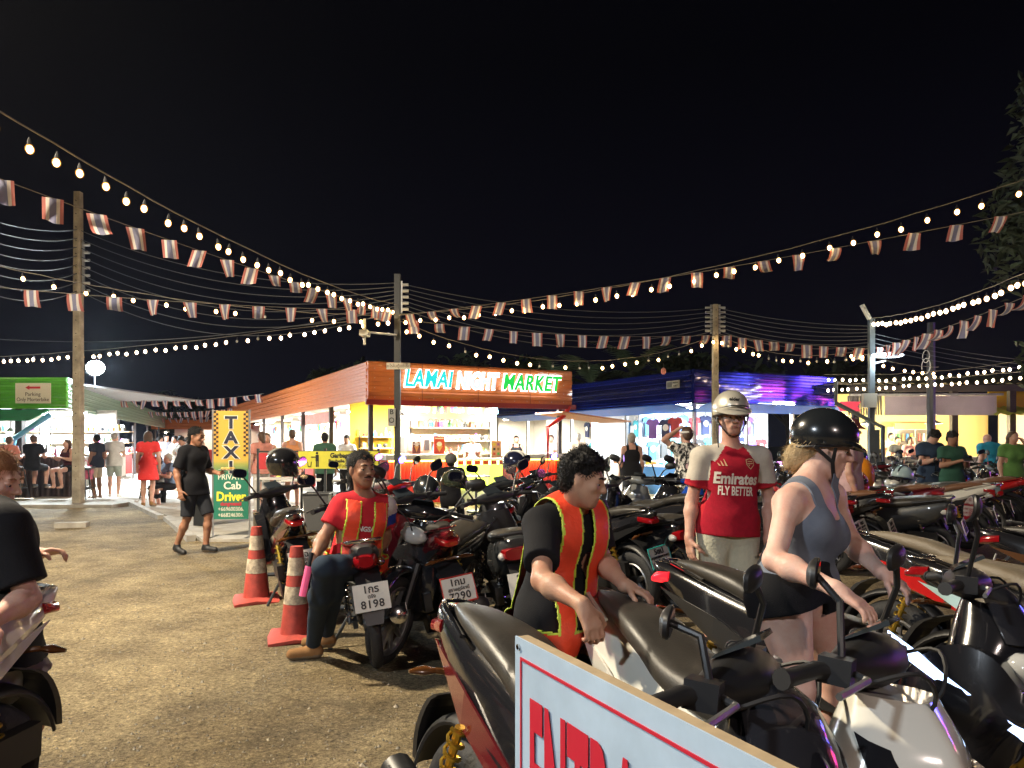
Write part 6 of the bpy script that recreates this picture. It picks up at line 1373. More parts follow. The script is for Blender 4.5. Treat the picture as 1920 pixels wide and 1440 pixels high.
t, inf = person('parking attendant in an orange vest and red tee perched on a motorbike', J, L1, h=.006, hands={'R': dict(d=(-.05, -.12, -1), pn=(.6, -.3, 0), th=(.2, -1, 0), curl=1.25), 'L': dict(d=(-.25, -.35, -.9), pn=(-.2, .9, -.3), th=(-1, -.2, 0), curl=.5)})
vest(t, inf, L1, .007, g=.028, strap=(.042, .135), top=.40, belt=(-.05, .045)); sh = part_of(t, 'tshirt'); j = inf['j']
MB().tube([inf['hp'](0, .0, .0) * 0 + inf['hp'](-.03, .089, -.052), inf['hp'](0, .096, -.048), inf['hp'](.03, .089, -.052)], [.003, .005, .003], 6).build('moustache', HAIRK, t, True)
decal('NGSA', mat('decal_white', (.7, .68, .65), .6), t, sh, j['chest'] + inf['fw'] * .1 - inf['up'] * .0, .045, inf['side'] * -1 if (inf['side'] @ np.array((1, 0, 0))) < 0 else inf['side'], inf['up'], inf['fw'], bold=.002, sx=.9)
bt = thing('traffic_baton', 'pink light baton held downward by the seated attendant', 'baton', tuple(P(581, 1052, 4.55)))
a = Vector((0, 0, 0)); b = P(567, 1118, 4.52) - P(581, 1052, 4.55)
MB().tube([a - b * .25, a + b * .15], .014, 10).build('handle', BLK, bt, True); MB().tube([a + b * .15, b], .021, 12).build('tube', mat('baton_pink', (.75, .12, .25), .3, emit=(1, .12, .3), es=.12), bt, True)
# vested attendant with black shirt (leaning over the white bike)
J = dict(head=P(1094, 900, 2.66), neck=P(1070, 962, 2.74), chest=P(1054, 1026, 2.76), pelvis=P(1036, 1165, 2.76), shR=P(1014, 984, 2.66), shL=P(1112, 974, 2.80), elR=P(1017, 1088, 2.42), wrR=P(1092, 1134, 2.24), elL=P(1128, 1052, 2.78), wrL=P(1172, 1098, 2.60),
         hipR=P(1012, 1200, 2.68), hipL=P(1062, 1192, 2.84), knR=(.10, 2.56, .47), knL=(.26, 2.74, .47), anR=(.04, 2.66, .09), anL=(.18, 2.86, .09), toeR=(.16, 2.58, .03), toeL=(.30, 2.80, .03), fwd=(.90, -.30, -.24), up=(.2, 0, 1))
L2 = dict(skin=SK_M, hair=HAIRK, style='tousled', shirt=BLKT, pants=BLKT, shoe=BLK, hem=-.10, sleeve=.72, shirt_name='tshirt', loose=.010, head=.87, s=.86)
t, inf = person('standing attendant in a black tee and orange vest leaning over a white scooter', J, L2, h=.006, hands={'R': dict(d=(.35, -.35, -.75), pn=(.7, .5, -.3), th=(.3, .5, .5), curl=.85), 'L': dict(d=(.75, -.45, -.25), pn=(-.2, -.1, -1), th=(-.3, -.8, .1), curl=.8)})
vest(t, inf, L2, .006, g=.028, strap=(.026, .112), belt=(-.085, .02), top=.50)
# football shirt man
BODY = cl('football_red', (.36, .010, .026), vscale=30, bump=.3); SLV = cl('football_white', (.55, .50, .42)); TRIM = cl('football_trim', (.45, .02, .03)); LINEN = cl('pale_linen', (.46, .45, .35), vscale=5, bump=.6, bscale=60)
def fb_cls(C, j, up, side, fw):
    r = np.zeros(len(C), int); u = (C - j['pelvis']) @ side; au = np.abs(u); v = (C - j['pelvis']) @ up
    sh_v = (j['shL'] - j['pelvis']) @ up; r[(au > .158) & (v > sh_v - .16)] = 1; r[(v > sh_v - .035 + .0 * au) & (au > .085 + (sh_v + .03 - v) * .7)] = 1
    r[(au > .150) & (v < sh_v - .16) & (au < .17)] = 0
    for s in 'LR':
        a, b = j['sh' + s], j['el' + s]; L = np.linalg.norm(b - a); d = (b - a) / L; q = (C - a) @ d; rad = np.linalg.norm((C - a) - q[:, None] * d, axis=1); r[(q > L * .66 - .022) & (rad < .11) & (au > .165)] = 2
    return r
J = dict(head=P(1371, 780, 4.76), neck=P(1371, 842, 4.80), chest=P(1368, 898, 4.80), pelvis=P(1364, 986, 4.80), shR=P(1316, 858, 4.78), shL=P(1424, 858, 4.80), elR=P(1297, 938, 4.82), wrR=P(1292, 1008, 4.74), elL=P(1443, 938, 4.84), wrL=P(1440, 1010, 4.72),
         hipR=P(1338, 1000, 4.80), hipL=P(1390, 1000, 4.80), knR=P(1334, 1118, 4.78), knL=P(1396, 1118, 4.78), anR=(1.28, 4.82, .09), anL=(1.52, 4.82, .09), toeR=(1.24, 4.66, .03), toeL=(1.56, 4.66, .03), fwd=(.02, -.99, -.10), up=(0, -.1, 1))
L3 = dict(skin=SK_L, hair=HAIRB, style='crop', shirt=[BODY, SLV, TRIM], classify=fb_cls, pants=LINEN, leg=.92, shoe=BLK, hem=-.055, sleeve=.66, shirt_name='football_shirt', pants_name='shorts', loose=.014, pant_loose=.024, s=1.0, hand=1.05, head=.97, boxy=1.0)
t, inf = person('tall man in a red and white football shirt and a silver half helmet', J, L3, h=.006, hands={'R': dict(d=(.05, -.15, -1), th=(.3, -.9, 0), curl=.5), 'L': dict(d=(0, -.1, -1), th=(-.3, -.9, 0), curl=.5)})
sh = part_of(t, 'football_shirt'); j = inf['j']; X_ = -inf['side'] if inf['side'][0] < 0 else inf['side']; DW = mat('decal_cream', (.75, .68, .58), .6)
decal('Emirates', DW, t, sh, j['chest'] - inf['up'] * -.005, .098, X_, inf['up'], inf['fw'], bold=.0035, sx=.82); decal('FLY BETTER', DW, t, sh, j['chest'] - inf['up'] * .072, .078, X_, inf['up'], inf['fw'], bold=.0022, sx=.55)
GOLDT = mat('decal_gold', (.62, .40, .22), .6)
decal_shape([[(-.030 + .02 * i, -.02), (-.018 + .02 * i, -.02), (-.030 + .02 * i - .012 + .008, -.004 + .012 * i), (-.042 + .02 * i + .003, .0 + .012 * i)] for i in range(3)], GOLDT, t, sh, j['chest'] + inf['up'] * .105 - X_ * .085, X_, inf['up'], inf['fw'])
def ringpoly(o, k): return [[o[i], o[(i + 1) % len(o)], tuple(c * k for c in o[(i + 1) % len(o)]), tuple(c * k for c in o[i])] for i in range(len(o))]
shd = [(-.028, .026), (0, .034), (.028, .026), (.026, -.008), (0, -.036), (-.026, -.008)]
decal_shape(ringpoly(shd, .84) + [[(-.020, .002), (.018, .006), (.018, .0), (-.020, -.004)], [(-.010, -.006), (-.004, -.006), (-.006, -.014), (-.012, -.014)], [(-.016, .017), (.016, .017), (.016, .012), (-.016, .012)]], GOLDT, t, sh, j['chest'] + inf['up'] * .105 + X_ * .085, X_, inf['up'], inf['fw'], 'crest')
hm = helmet(t, inf['hp'], inf['MHd'], mat('helmet_silver', (.66, .62, .52), .32, .5, coat=.6), edge=BLKM, q=.95)
MB().tube([inf['hp'](-.10, .108, .05), inf['hp'](-.05, .140, .072), inf['hp'](0, .148, .078), inf['hp'](.05, .140, .076), inf['hp'](.11, .10, .058)], [.002, .008, .009, .008, .002], 6, flat=.5).build('vent_slot', BLK, hm, True)
o = text('eider', ink, hm, (0, 0, 0), .030, bold=.001, shear=.2); project(o.data, hm, inf['hp'](.015, .10, .115), X_, Vector(inf['MHd'][:, 2]), Vector(inf['MHd'][:, 1]), .002); o.rotation_euler = (0, 0, 0)
MB().tube([inf['hp'](.105, .04, -.0), inf['hp'](.112, .06, -.09), inf['hp'](.10, .075, -.20)], .007, 6, flat=.5).build('loose_strap', BLK, hm, True)
# woman in the grey vest top
SK_P = skin('fair', (.62, .43, .35))
GTOP = cl('grey_jersey', (.15, .17, .21), bump=.12)
def wj(px, py, Y): return P(px, py, Y)
J = dict(head=P(1546, 840, 2.72), neck=P(1513, 912, 2.66), chest=P(1510, 990, 2.62), pelvis=P(1482, 1105, 2.60), shR=P(1478, 944, 2.53), shL=P(1558, 930, 2.74), elR=P(1452, 1050, 2.38), wrR=P(1566, 1104, 2.18), elL=P(1596, 1018, 2.72), wrL=P(1652, 1072, 2.55),
         hipR=P(1462, 1125, 2.52), hipL=P(1520, 1118, 2.66), knR=P(1500, 1290, 2.48), knL=P(1566, 1270, 2.66), anR=(.98, 2.52, .09), anL=(1.12, 2.74, .09), toeR=(1.10, 2.46, .03), toeL=(1.24, 2.68, .03), fwd=(.93, -.28, -.22), up=(.22, 0, .95))
L4 = dict(skin=SK_P, hair=HAIRBL, fem=True, style='bun', shirt=GTOP, sleeve=0, low_neck=.03, pants=BLKT, leg=.14, hem=.02, shoe=BLK, shirt_name='vest_top', pants_name='shorts', fat=1.0, strands=700, thigh=1.38, loose=.006, head=1.0, s=.86, lip=mat('lips_pale', (.35, .15, .13), .5))
t, inf = person('blond woman in a grey vest top and black half helmet reaching for a scooter handlebar', J, L4, h=.006, hands={'R': dict(d=(.55, -.45, -.38), pn=(-.2, -.2, -.9), th=(.5, .7, .1), curl=.42), 'L': dict(d=(.5, -.5, -.4), pn=(0, -.2, -1), th=(-.7, -.3, .2), curl=.6)})
helmet(t, inf['hp'], inf['MHd'], mat('helmet_black', (.012, .014, .016), .22, coat=.5), edge=BLKM, q=.84)
# man cut by the left edge
J = dict(head=P(-12, 898, 3.06), neck=P(-18, 958, 2.86), chest=P(-16, 1040, 2.84), pelvis=P(-18, 1190, 2.82), shR=P(8, 990, 2.64), shL=P(-12, 975, 3.02), elR=P(52, 1122, 2.62), wrR=P(-16, 1165, 2.42), elL=P(48, 1050, 3.12), wrL=P(62, 1040, 3.30),
         hipR=P(-22, 1215, 2.72), hipL=P(-8, 1205, 2.92), knR=(-1.93, 2.76, .46), knL=(-1.90, 2.98, .46), anR=(-1.98, 2.70, .09), anL=(-2.0, 3.0, .09), toeR=(-1.86, 2.68, .03), toeL=(-1.86, 3.0, .03), fwd=(.93, .10, -.30), up=(.3, 0, 1))
person('ginger haired person in a black tee and grey shorts cut off by the left edge', J, dict(skin=SK_L, hair=HAIRGI, style='short', shirt=BLKT, pants=cl('grey_shorts', (.30, .29, .27)), leg=.82, shoe=BLK, sleeve=.8, loose=.03, shirt_name='tshirt', pants_name='shorts', pant_loose=.03, head=.98), h=.007,
       hands={'L': dict(d=(.9, .2, .15), pn=(0, -.3, -.9), th=(-.2, -.9, .2), curl=.7), 'R': dict(curl=.6)})
# walking man in the middle distance
X0 = (364 - 960) / F * 9.75
J = stand((X0, 9.75, 0.0), R(-112), .965, pose={**WALK, 'head': (.0, .05, 1.585), 'elL': (-.25, .0, 1.12), 'wrL': (-.17, .25, 1.09), 'wrR': (.27, .02, .88), 'elR': (.245, -.06, 1.12)}, bow=.15, turn=.1)
t, inf = person('young man in a black tee and dark shorts walking with a plate of food', J, dict(skin=SK_T, hair=HAIRK, style='nape', shirt=BLKT, pants=cl('charcoal_shorts', (.02, .022, .028)), leg=.97, shoe=BLK, sleeve=.85, loose=.016, shirt_name='tshirt', pants_name='shorts', pant_loose=.02, hem=-.14, fat=.92), h=.009, hands={'L': dict(curl=.3, pn=(0, 0, 1)), 'R': dict(curl=.6)})
pw = Vector(J['wrL']); t = thing('food_plate', 'white plate of food carried by the walking man', 'plate', (pw.x + .15, pw.y - .05, pw.z + .035)); MB().tube([(0, 0, 0), (0, 0, .012)], [.08, .12], 20).build('plate', WHITEW, t, True)
mb = MB(); rq = random.Random(4)
for i in range(9): mb.ell((rq.uniform(-.06, .06), rq.uniform(-.06, .06), .025), (.035, .03, .02), 8, 5)
mb.build('food', mat('fried_food', (.55, .35, .10), .6, var=.4, vscale=30), t, True)
# ------------------------------------------------------------------ people farther back
def bgp(label, px, Y, rz, s=1.0, z=0.0, pose=None, bow=0.0, turn=0.0, h=.018, **look):
    look.setdefault('hair', HAIRK); look.setdefault('skin', SK_M); look.setdefault('s', s); look.setdefault('loose', .02)
    J = stand(((px - 960) / F * Y, Y, z), R(rz), s, pose, bow, turn); return person(label, J, look, h=h, face=h < .012)
c = cl
bgp('man in a peach shirt sitting at the dark bar at the far left', 14, 18.8, 0, .97, .07, pose=SIT, skin=SK_L, hair=HAIRB, shirt=c('peach', (.62, .22, .16)), pants=c('dark_grey', (.04, .04, .045)), leg=.9, sit=True, shoe=BLK)
bgp('man in a tight black tee sitting with his back turned at the dark bar', 60, 18.5, 5, 1.0, .07, pose=SIT, skin=SK_L, hair=HAIRB, style='crop', shirt=BLKT, pants=BLKT, leg=.9, sit=True, shoe=BLK, fat=1.1)
bgp('woman with pink straps sitting just left of the concrete pole', 131, 18.9, 160, .93, .07, pose=SIT, skin=SK_L, hair=HAIRB, style='long', shirt=c('black_pink', (.05, .01, .015)), sleeve=0, pants=BLKT, leg=.5, sit=True, fem=True)
t, inf = bgp('man in a dark polo and beige shorts standing right of the concrete pole', 181, 19.2, 75, .97, .02, skin=SK_D, shirt=c('navy_polo', (.02, .022, .035)), pants=c('beige', (.45, .36, .26)), leg=.85, pose={'wrR': (.2, .25, 1.0), 'elR': (.22, .0, 1.1)}, shoe=c('sandals', (.25, .17, .12)))
bgp('man in a white tee and grey-green shorts with his back to the yard', 214, 19.6, 15, 1.0, .02, skin=SK_L, hair=HAIRG, style='crop', shirt=c('white_tee', (.62, .60, .58)), pants=c('sage', (.30, .34, .30)), leg=.85, shoe=WHITEW, pose={'wrR': (.1, .28, 1.08), 'elR': (.22, .1, 1.1)})
t = thing('shopping_bag', 'pink shopping bag hanging from the hand of the man in the dark polo', 'bag', ((163 - 960) / F * 19.0, 18.95, .52)); MB().ring([[(a * s, b * .5, z) for a, b in ((-.16, -.12), (.16, -.12), (.16, .12), (-.16, .12))] for s, z in ((.9, 0), (1.05, .2), (.8, .36))]).build('body', mat('pink_plastic', (.65, .12, .22), .4, var=.3, vscale=9), t); MB().tube([(-.1, 0, .34), (0, 0, .5), (.1, 0, .34)], .01, 6).build('handle', mat('pink_plastic', (.65, .12, .22)), t)
RDR = mat('red_dotted_dress', (.50, .02, .02), .8, var=.9, vscale=26, col2=(.55, .45, .42))
RDR.node_tree.nodes['Color Ramp'].color_ramp.elements[0].position = .30; RDR.node_tree.nodes['Color Ramp'].color_ramp.elements[1].position = .36
bgp('long haired woman in a red dotted dress seen from behind', 278, 16.6, 20, .98, .035, skin=SK_L, hair=HAIRB, style='long', shirt=RDR, skirt=RDR, fem=True, hem=.0, shirt_name='dress_top', pose={'anR': (.08, -.16, .12), 'knR': (.09, .0, .5)}, shoe=c('wedges', (.25, .13, .05)))
bgp('man in a blue-grey tee sitting at the lane table', 321, 17.5, 140, .95, -.12, pose=low_sit(-.20), skin=SK_L, hair=HAIRG, shirt=c('bluegrey', (.13, .19, .30)), pants=BLKT, leg=1.0, sit=True, shoe=BLK)
bgp('person in a white shirt bending over the lane table', 346, 18.8, 170, .95, .035, bow=.5, pose={'head': (0, .15, 1.53), 'chest': (0, .05, 1.24)}, shirt=c('white_shirt', (.6, .6, .6)), pants=BLKT)
bgp('woman in a striped top sitting behind the woman in the red dress', 298, 17.9, 200, .9, -.1, pose=low_sit(-.20), shirt=c('stripes', (.35, .35, .33), var=.8, vscale=20, stretch=(1, 1, 8)), pants=BLKT, sit=True, fem=True, style='long')
for k, (px, Y, la, col) in enumerate(((328, 22, 'first', (.4, .35, .3)), (338, 24, 'second', (.5, .1, .1)), (312, 25, 'third', (.3, .3, .35)), (352, 27, 'fourth', (.55, .55, .5)), (300, 28, 'fifth', (.1, .2, .3)), (372, 23, 'sixth', (.5, .4, .3)), (287, 31, 'seventh', (.05, .05, .06)))):
    bgp('%s visitor counted from the near end of the crowd deep in the market lane' % la, px, Y, 150 + 37 * k, .95 + .02 * (k % 3), .03, h=.024, shirt=c('crowd_%d' % k, col), pants=c('crowd_p%d' % (k % 3), (.06, .07, .1)), leg=(.9, 2)[k % 2], skin=(SK_L, SK_M)[k % 2], fem=k % 3 == 0)
bgp('woman in a coral top at the side stalls left of the garbage banner', 490, 15.2, 40, .96, .035, shirt=c('coral', (.60, .25, .20)), pants=c('white_pants', (.6, .58, .55)), fem=True, skin=SK_L, hair=HAIRB, style='bun')
bgp('woman in a pink sleeveless top beside the side stall counter', 500, 15.8, 200, .95, .035, shirt=c('pink_top', (.62, .30, .28)), sleeve=0, pants=c('pink_skirt', (.55, .2, .2)), leg=.6, fem=True, skin=SK_L, hair=HAIRB, style='long')
bgp('person in an orange top at the second side stall', 548, 16.6, 20, 1.0, .035, shirt=c('orange_top', (.65, .28, .12)), sleeve=0, pants=c('peach_skirt', (.6, .3, .22)), leg=.7, skin=SK_L, hair=HAIRB)
bgp('person with a green backpack strap at the side stall', 609, 15.4, 10, .95, .035, shirt=c('dark_green', (.05, .12, .08)), pants=BLKT, skin=SK_M)
bgp('stall worker with dark hair behind the side stall window', 650, 17.9, 170, .93, .05, shirt=c('white_shirt', (.6, .6, .6)), pants=BLKT, skin=SK_M, bow=.3)
bgp('stall worker in white with black apron straps behind the front counter', 886, 19.6, 5, .93, .05, shirt=c('white_shirt', (.6, .6, .6)), pants=BLKT, hair=HAIRB, style='bun')
bgp('woman in a black vest behind the right end of the orange counter', 968, 21.6, 180, .95, .03, shirt=BLKT, sleeve=0, pants=BLKT, fem=True)
bgp('person in a pale top between the orange and blue buildings', 1034, 22.0, 150, .97, .03, shirt=c('pale_pink', (.55, .38, .36)), pants=c('beige', (.45, .36, .26)), skin=SK_L, hair=HAIRB)
bgp('grey haired shopper in a cream shirt left of the blue stall', 1084, 20.3, 10, 1.0, .0, shirt=c('cream', (.6, .52, .42)), pants=c('beige', (.45, .36, .26)), skin=SK_L, hair=HAIRG)
t, inf = bgp('man in a grey cap seen from behind in front of the light box', 845, 12.2, 0, .93, -.18, pose=low_sit(-.05), shirt=BLKT, pants=BLKT, sit=True, skin=SK_M, h=.012, loose=.035)
helmet(t, inf['hp'], inf['MHd'], c('grey_cap', (.10, .10, .10)), peak=False, strap=False, h=.01, q=.86)
bgp('grey haired woman in a black sleeveless top and jeans facing the blue stall', 1184, 14.6, 5, .96, 0, shirt=c('black_vest', (.012, .012, .014)), sleeve=0, pants=c('faded_black', (.04, .045, .055)), skin=SK_L, hair=HAIRG, fem=True, h=.012, fat=1.08)
ZB_ = mat('zebra_print', (.55, .53, .48), .8, var=.95, vscale=26, col2=(.02, .02, .02), stretch=(1, 1, .5)); ZB_.node_tree.nodes['Color Ramp'].color_ramp.elements[0].position = .48; ZB_.node_tree.nodes['Color Ramp'].color_ramp.elements[1].position = .52
t, inf = bgp('man in a zebra print shirt and white headband scratching his head', 1287, 10.6, 20, .98, 0, shirt=ZB_, pants=BLKT, skin=SK_L, hair=HAIRB, h=.011, pose={'elL': (-.36, .02, 1.52), 'wrL': (-.14, .02, 1.66), 'elR': (.24, -.02, 1.12), 'wrR': (.2, .1, .88)})
MB().torus(inf['hp'](0, -.02, .045), .092, .012, 'Z', 24, 6, ry=.016).build('headband', WHITEW, t, True)
t, inf = bgp('man in a pale pink shirt and red cap behind the woman with the black helmet', 1592, 8.6, 250, 1.0, 0, shirt=c('pale_pink2', (.5, .33, .34)), pants=BLKT, skin=SK_L, hair=HAIRB, h=.011)
helmet(t, inf['hp'], inf['MHd'], c('red_cap', (.12, .03, .03)), peak=True, strap=False, h=.01, q=.86)
for k, (px, Y, z, la, col) in enumerate(((1671, 22.3, .12, 'cook with short dark hair in the yellow lit kitchen', (.5, .4, .25)), (1683, 21.9, .0, 'round faced cook in black beside the other cook in the yellow lit kitchen', (.03, .03, .03)), (1707, 21.4, .0, 'woman in a floral top at the counter of the right-hand kitchen', (.55, .25, .22)))):
    bgp(la, px, Y, 180, .95, z, shirt=c('kitchen_%d' % k, col, var=.5), pants=BLKT, skin=SK_M, fem=k == 2, style='long' if k == 2 else 'short')
bgp('bald man in a black tee sitting low behind the bikes before the kitchen', 1688, 13.6, 150, .95, -.2, pose=low_sit(), shirt=BLKT, pants=BLKT, sit=True, skin=SK_L, style=None)
bgp('man in a dark tee bending his head down left of the phone user', 1745, 12.2, 190, .98, 0, bow=.8, pose={**PHONE, 'head': (.02, .10, 1.56)}, shirt=c('dark_navy', (.03, .05, .09)), pants=BLKT, skin=SK_L, hair=HAIRK, h=.012, style='tousled', loose=.04, hem=-.16)
t, inf = bgp('curly haired person in a dark green tee looking at a phone', 1785, 11.9, 185, .95, 0, bow=.35, pose=PHONE, shirt=c('dark_green2', (.03, .09, .06)), pants=BLKT, skin=SK_T, h=.012, style='tousled')
w_ = inf['base'] + (inf['j']['wrL'] + inf['j']['wrR']) / 2; t = thing('phone', 'dark phone held up by the curly haired person in green', 'phone', (w_[0], w_[1] - .12, w_[2] + .03), rot=(.5, 0, 0)); MB().box((0, 0, 0), (.15, .075, .009)).build('case', BLK, t)
MB().box((0, .0, -.006), (.14, .068, .002)).build('screen', mat('phone_screen', (.02, .02, .02), .1, emit=(.6, .7, 1), es=.4), t)
bgp('bald man in a teal tee leaning over the counter on the right', 1860, 15.3, -10, 1.0, 0, bow=.5, pose={'head': (0, .22, 1.50), 'neck': (0, .13, 1.42), 'chest': (0, .1, 1.22), 'shL': (-.16, .12, 1.36), 'shR': (.16, .12, 1.36)}, shirt=c('teal', (.02, .22, .32)), pants=BLKT, skin=SK_L, style=None, fat=1.15)
bgp('long haired woman in a green top with a hand at her face', 1899, 13.2, 175, .97, 0, pose={'elL': (-.3, .12, 1.25), 'wrL': (-.1, .16, 1.5)}, shirt=c('olive_green', (.10, .22, .06)), pants=BLKT, skin=SK_L, hair=HAIRB, style='long', fem=True)
# ------------------------------------------------------------------ traffic cones, entrance board
CONER = mat('cone_red', (.38, .05, .035), .6, var=.35, vscale=14, bump=.2); CONEW = mat('cone_white', (.50, .42, .30), .6, var=.5, vscale=16, col2=(.16, .13, .10))
def cone_(label, loc, rz, tilt=0):
    t = thing('traffic_cone', label, 'traffic cone', loc, rot=(tilt, 0, rz))
    def r(z): return .122 - (.122 - .045) * (z / .68)
    mb = MB(); zs = [(.03, .20, 0), (.20, .23, 0), (.23, .27, 0)]
    bands = [(.035, .26, CONER, 'red_base_band'), (.262, .39, CONEW, 'lower_white_band'), (.392, .47, CONER, 'red_middle_band'), (.472, .60, CONEW, 'upper_white_band'), (.602, .68, CONER, 'red_tip')]
    for z0, z1, m, n in bands:
        e = .002 if m is CONEW else 0; mb = MB()
        mb.ring([[(rr_ * math.cos(6.283 * k / 28), rr_ * math.sin(6.283 * k / 28), z) for k in range(28)] for z, rr_ in ((z0, r(z0) + e), (z1, r(z1) + e))]); mb.build(n, m, t, True)
    mb = MB(); mb.ring([[(s * a * (.19 if abs(a) == abs(b) else .20), s * b * .19, z + .012 * math.sin(a * 3 + b * 5)) for a, b in ((-1, -1), (0, -1.03), (1, -1), (1.03, 0), (1, 1), (0, 1.03), (-1, 1), (-1.03, 0))] for s, z in ((1, .0), (1, .022), (.66, .042))]); mb.build('base', CONER, t, True, .5); return t
cone_('faded red and white cone farther back beside the black scooter', ((481 - 960) / F * 6.85, 6.85, 0), .35); cone_('faded red and white cone next to the seated attendant', ((556 - 960) / F * 5.55, 5.55, 0), .25)
eb = thing('entrance_sign', 'white entrance board with red lettering and a thick wooden edge in the foreground', 'sign', (.0097, 1.35, 0), math.atan2(-.894, .448))
MB().b2(0, .64, 0, .022, .30, 1.10).build('panel', mat('plywood_edge', (.36, .27, .16), .7, var=.2, vscale=20), eb)
MB().b2(-.001, .641, -.004, -.0005, .299, 1.101).build('face', mat('white_sheet', (.36, .47, .60), .45, var=.16, vscale=5, bump=.03, bscale=4), eb)
RI = mat('sign_red', (.45, .01, .03), .5); mb = MB()
mb.b2(.022, .618, -.0062, -.0042, 1.064, 1.069).b2(.022, .618, -.0062, -.0042, .33, .335).b2(.022, .026, -.0062, -.0042, .335, 1.064).b2(.614, .618, -.0062, -.0042, .335, 1.064); mb.build('border_line', RI, eb)
o = text('ENTRANCE', RI, eb, (0, -.0072, .86), .36, bold=.011, sx=.25, depth=.001, align='LEFT', spacing=1.06); xs = [v.co.x for v in o.data.vertices]; o.location.x = .062 - min(xs) * ((.58 - .062) / (max(xs) - min(xs))); o.scale.x = (.58 - .062) / (max(xs) - min(xs))
for x, z in ((.015, 1.085), (.625, 1.085)): MB().tube([(x, -.008, z), (x, -.003, z)], .005, 10).build('screw', CHR, eb, True)
for x in (.05, .59): MB().tube([(x, .04, 1.0), (x, .04, -.0)], .018, 6).tube([(x, .06, 1.0), (x, .40, .0)], .015, 6).build('leg', mat('plywood_edge', (.36, .27, .16)), eb)
# ------------------------------------------------------------------ motorbikes
def by_tail(kind, label, body, px, Y, head, tail_x=.93, zref=.85, lean=8, dx=0, **kw):
    c_, s_ = math.cos(R(head)), math.sin(R(head)); X = (px - 960) / F * Y; off = zref * math.sin(R(lean))
    x = X + tail_x * c_ + off * s_; y = Y + tail_x * s_ - off * c_; return bike(kind, label, body, (x, y, 0), head, lean, **kw)
B = by_tail
B('maxi', 'black scooter behind the cones with a full-face helmet on its mirror', PB, 568, 5.9, 114, .94, .52, 9, lines=('2กฉ', 'สุราษฎร์ธานี', '3166'), accent=PDR)
B('underbone', 'old dark motorbike with plate 8198 under the seated attendant', PMB, 697, 4.5, 106, .94, .52, 7, lines=('1กร', 'ตรัง', '8198'), body2=None) if False else B('underbone', 'old dark motorbike with plate 8198 under the seated attendant', PMB, 697, 4.5, 106, .94, .52, 7, lines=('1กร', 'ตรัง', '8198'))
B('maxi', 'dark red scooter with red framed plate 7290', PDR, 860, 4.75, 110, .94, .52, 9, lines=('1กม', 'สุราษฎร์ธานี', '7290'), frame=mat('frame_red', (.5, .04, .03), .4), steer=20)
B('scooter', 'grey-black scooter partly hidden by the standing attendant', PMB, 985, 4.9, 98, .94, .52, 8, lines=('2กร', 'สุราษฎร์', '7042'))
B('maxi', 'black scooter with teal framed plate 4196', PB, 1237, 6.1, 122, .94, .52, 9, lines=('5ขป', 'กรุงเทพมหานคร', '4196'), frame=mat('frame_teal', (.02, .30, .28), .4))
B('scooter', 'black scooter whose plate shows beside the football shirt man', PB, 1312, 6.0, 120, .94, .52, 9, lines=('1กษ', 'สุราษฎร์', '6989'))
# second rank behind
B('scooter', 'red scooter standing behind the seated attendant', PR, 838, 6.6, 118, .82, .7, 9)
B('underbone', 'black motorbike with chrome parts behind plate 7290', PB, 905, 6.2, 250, .8, .7, 9)
B('maxi', 'black touring scooter with a tall clear screen and a striped helmet on its mirror', PB, 955, 6.9, 92, .9, .7, 9, screen=True, inner=PMB)
B('scooter', 'white and black scooter left of the red one', PW, 770, 7.0, 112, .82, .7, 8)
B('scooter', 'silver grey scooter facing the camera in front of the blue stall', PG, 1185, 10.3, -97, .82, .7, 8, steer=-10)
B('scooter', 'black scooter with tall mirrors just right of the silver grey one', PB, 1262, 10.2, -105, .82, .7, 8)
B('scooter', 'blue scooter between the tall-mirrored scooter and the football shirt man', PBL, 1318, 9.7, -110, .82, .7, 8)
B('underbone', 'black motorbike behind the standing attendant', PB, 1120, 7.0, 120, .8, .7, 8)
B('maxi', 'gold striped black scooter behind the teal framed plate', PB, 1330, 7.6, 128, .9, .8, 9, accent=PBRN)
B('scooter', 'dark scooter farthest left in the second rank by the bin', PMB, 700, 8.4, 108, .82, .7, 8)
B('scooter', 'black scooter behind the touring scooter with the screen', PB, 1050, 8.8, 100, .82, .7, 8)
# foreground, pointing at the camera
A_ = bike('maxi', 'black and red-striped scooter in front, its tail left of the entrance board', PB, (-.25 + .93 * math.cos(R(-60)) - .07, 2.60 + .93 * math.sin(R(-60)) - .05, 0), -60, 7, accent=PDR, steer=32, msz=.62, mh={-1: P(1252, 1166, 1.36), 1: P(1412, 1085, 1.52)}, flip=(-1,), text_side=(mat('decal_red', (.6, .03, .05), .4), 'S-TURBO') if False else None, plate_on=False)
Bk = bike('maxi', 'white scooter between the standing attendant and the helmeted woman', PW, (.28 + .93 * math.cos(R(-70)) - .09, 2.82 + .93 * math.sin(R(-70)) - .03, 0), -70, 7, steer=35, msz=.66, mh={-1: P(1527, 1074, 1.52), 1: P(1680, 1045, 1.68)}, flip=(-1,), nose=False, plate_on=False, accent=PW)
Ck = bike('maxi', 'black scooter with its tail light lit beside the helmeted woman', PB, (.70 + .93 * math.cos(R(-54)) - .09, 3.50 + .93 * math.sin(R(-54)) - .05, 0), -54, 7, tail_on=True, msz=.85, plate_on=False)
rg = []
for k in range(9): u = k / 8; rg.append([Vector((.26 + .40 * u, -(.215 + .012 * math.sin(3.1 * u) - .05 * max(0, u - .6)) , .80 - .20 * u + d * (.022 - .010 * u))) for d in (-1, 1)] + [Vector((.26 + .40 * u, -(.205 - .05 * max(0, u - .6)), .80 - .20 * u + d * .02)) for d in (1, -1)])
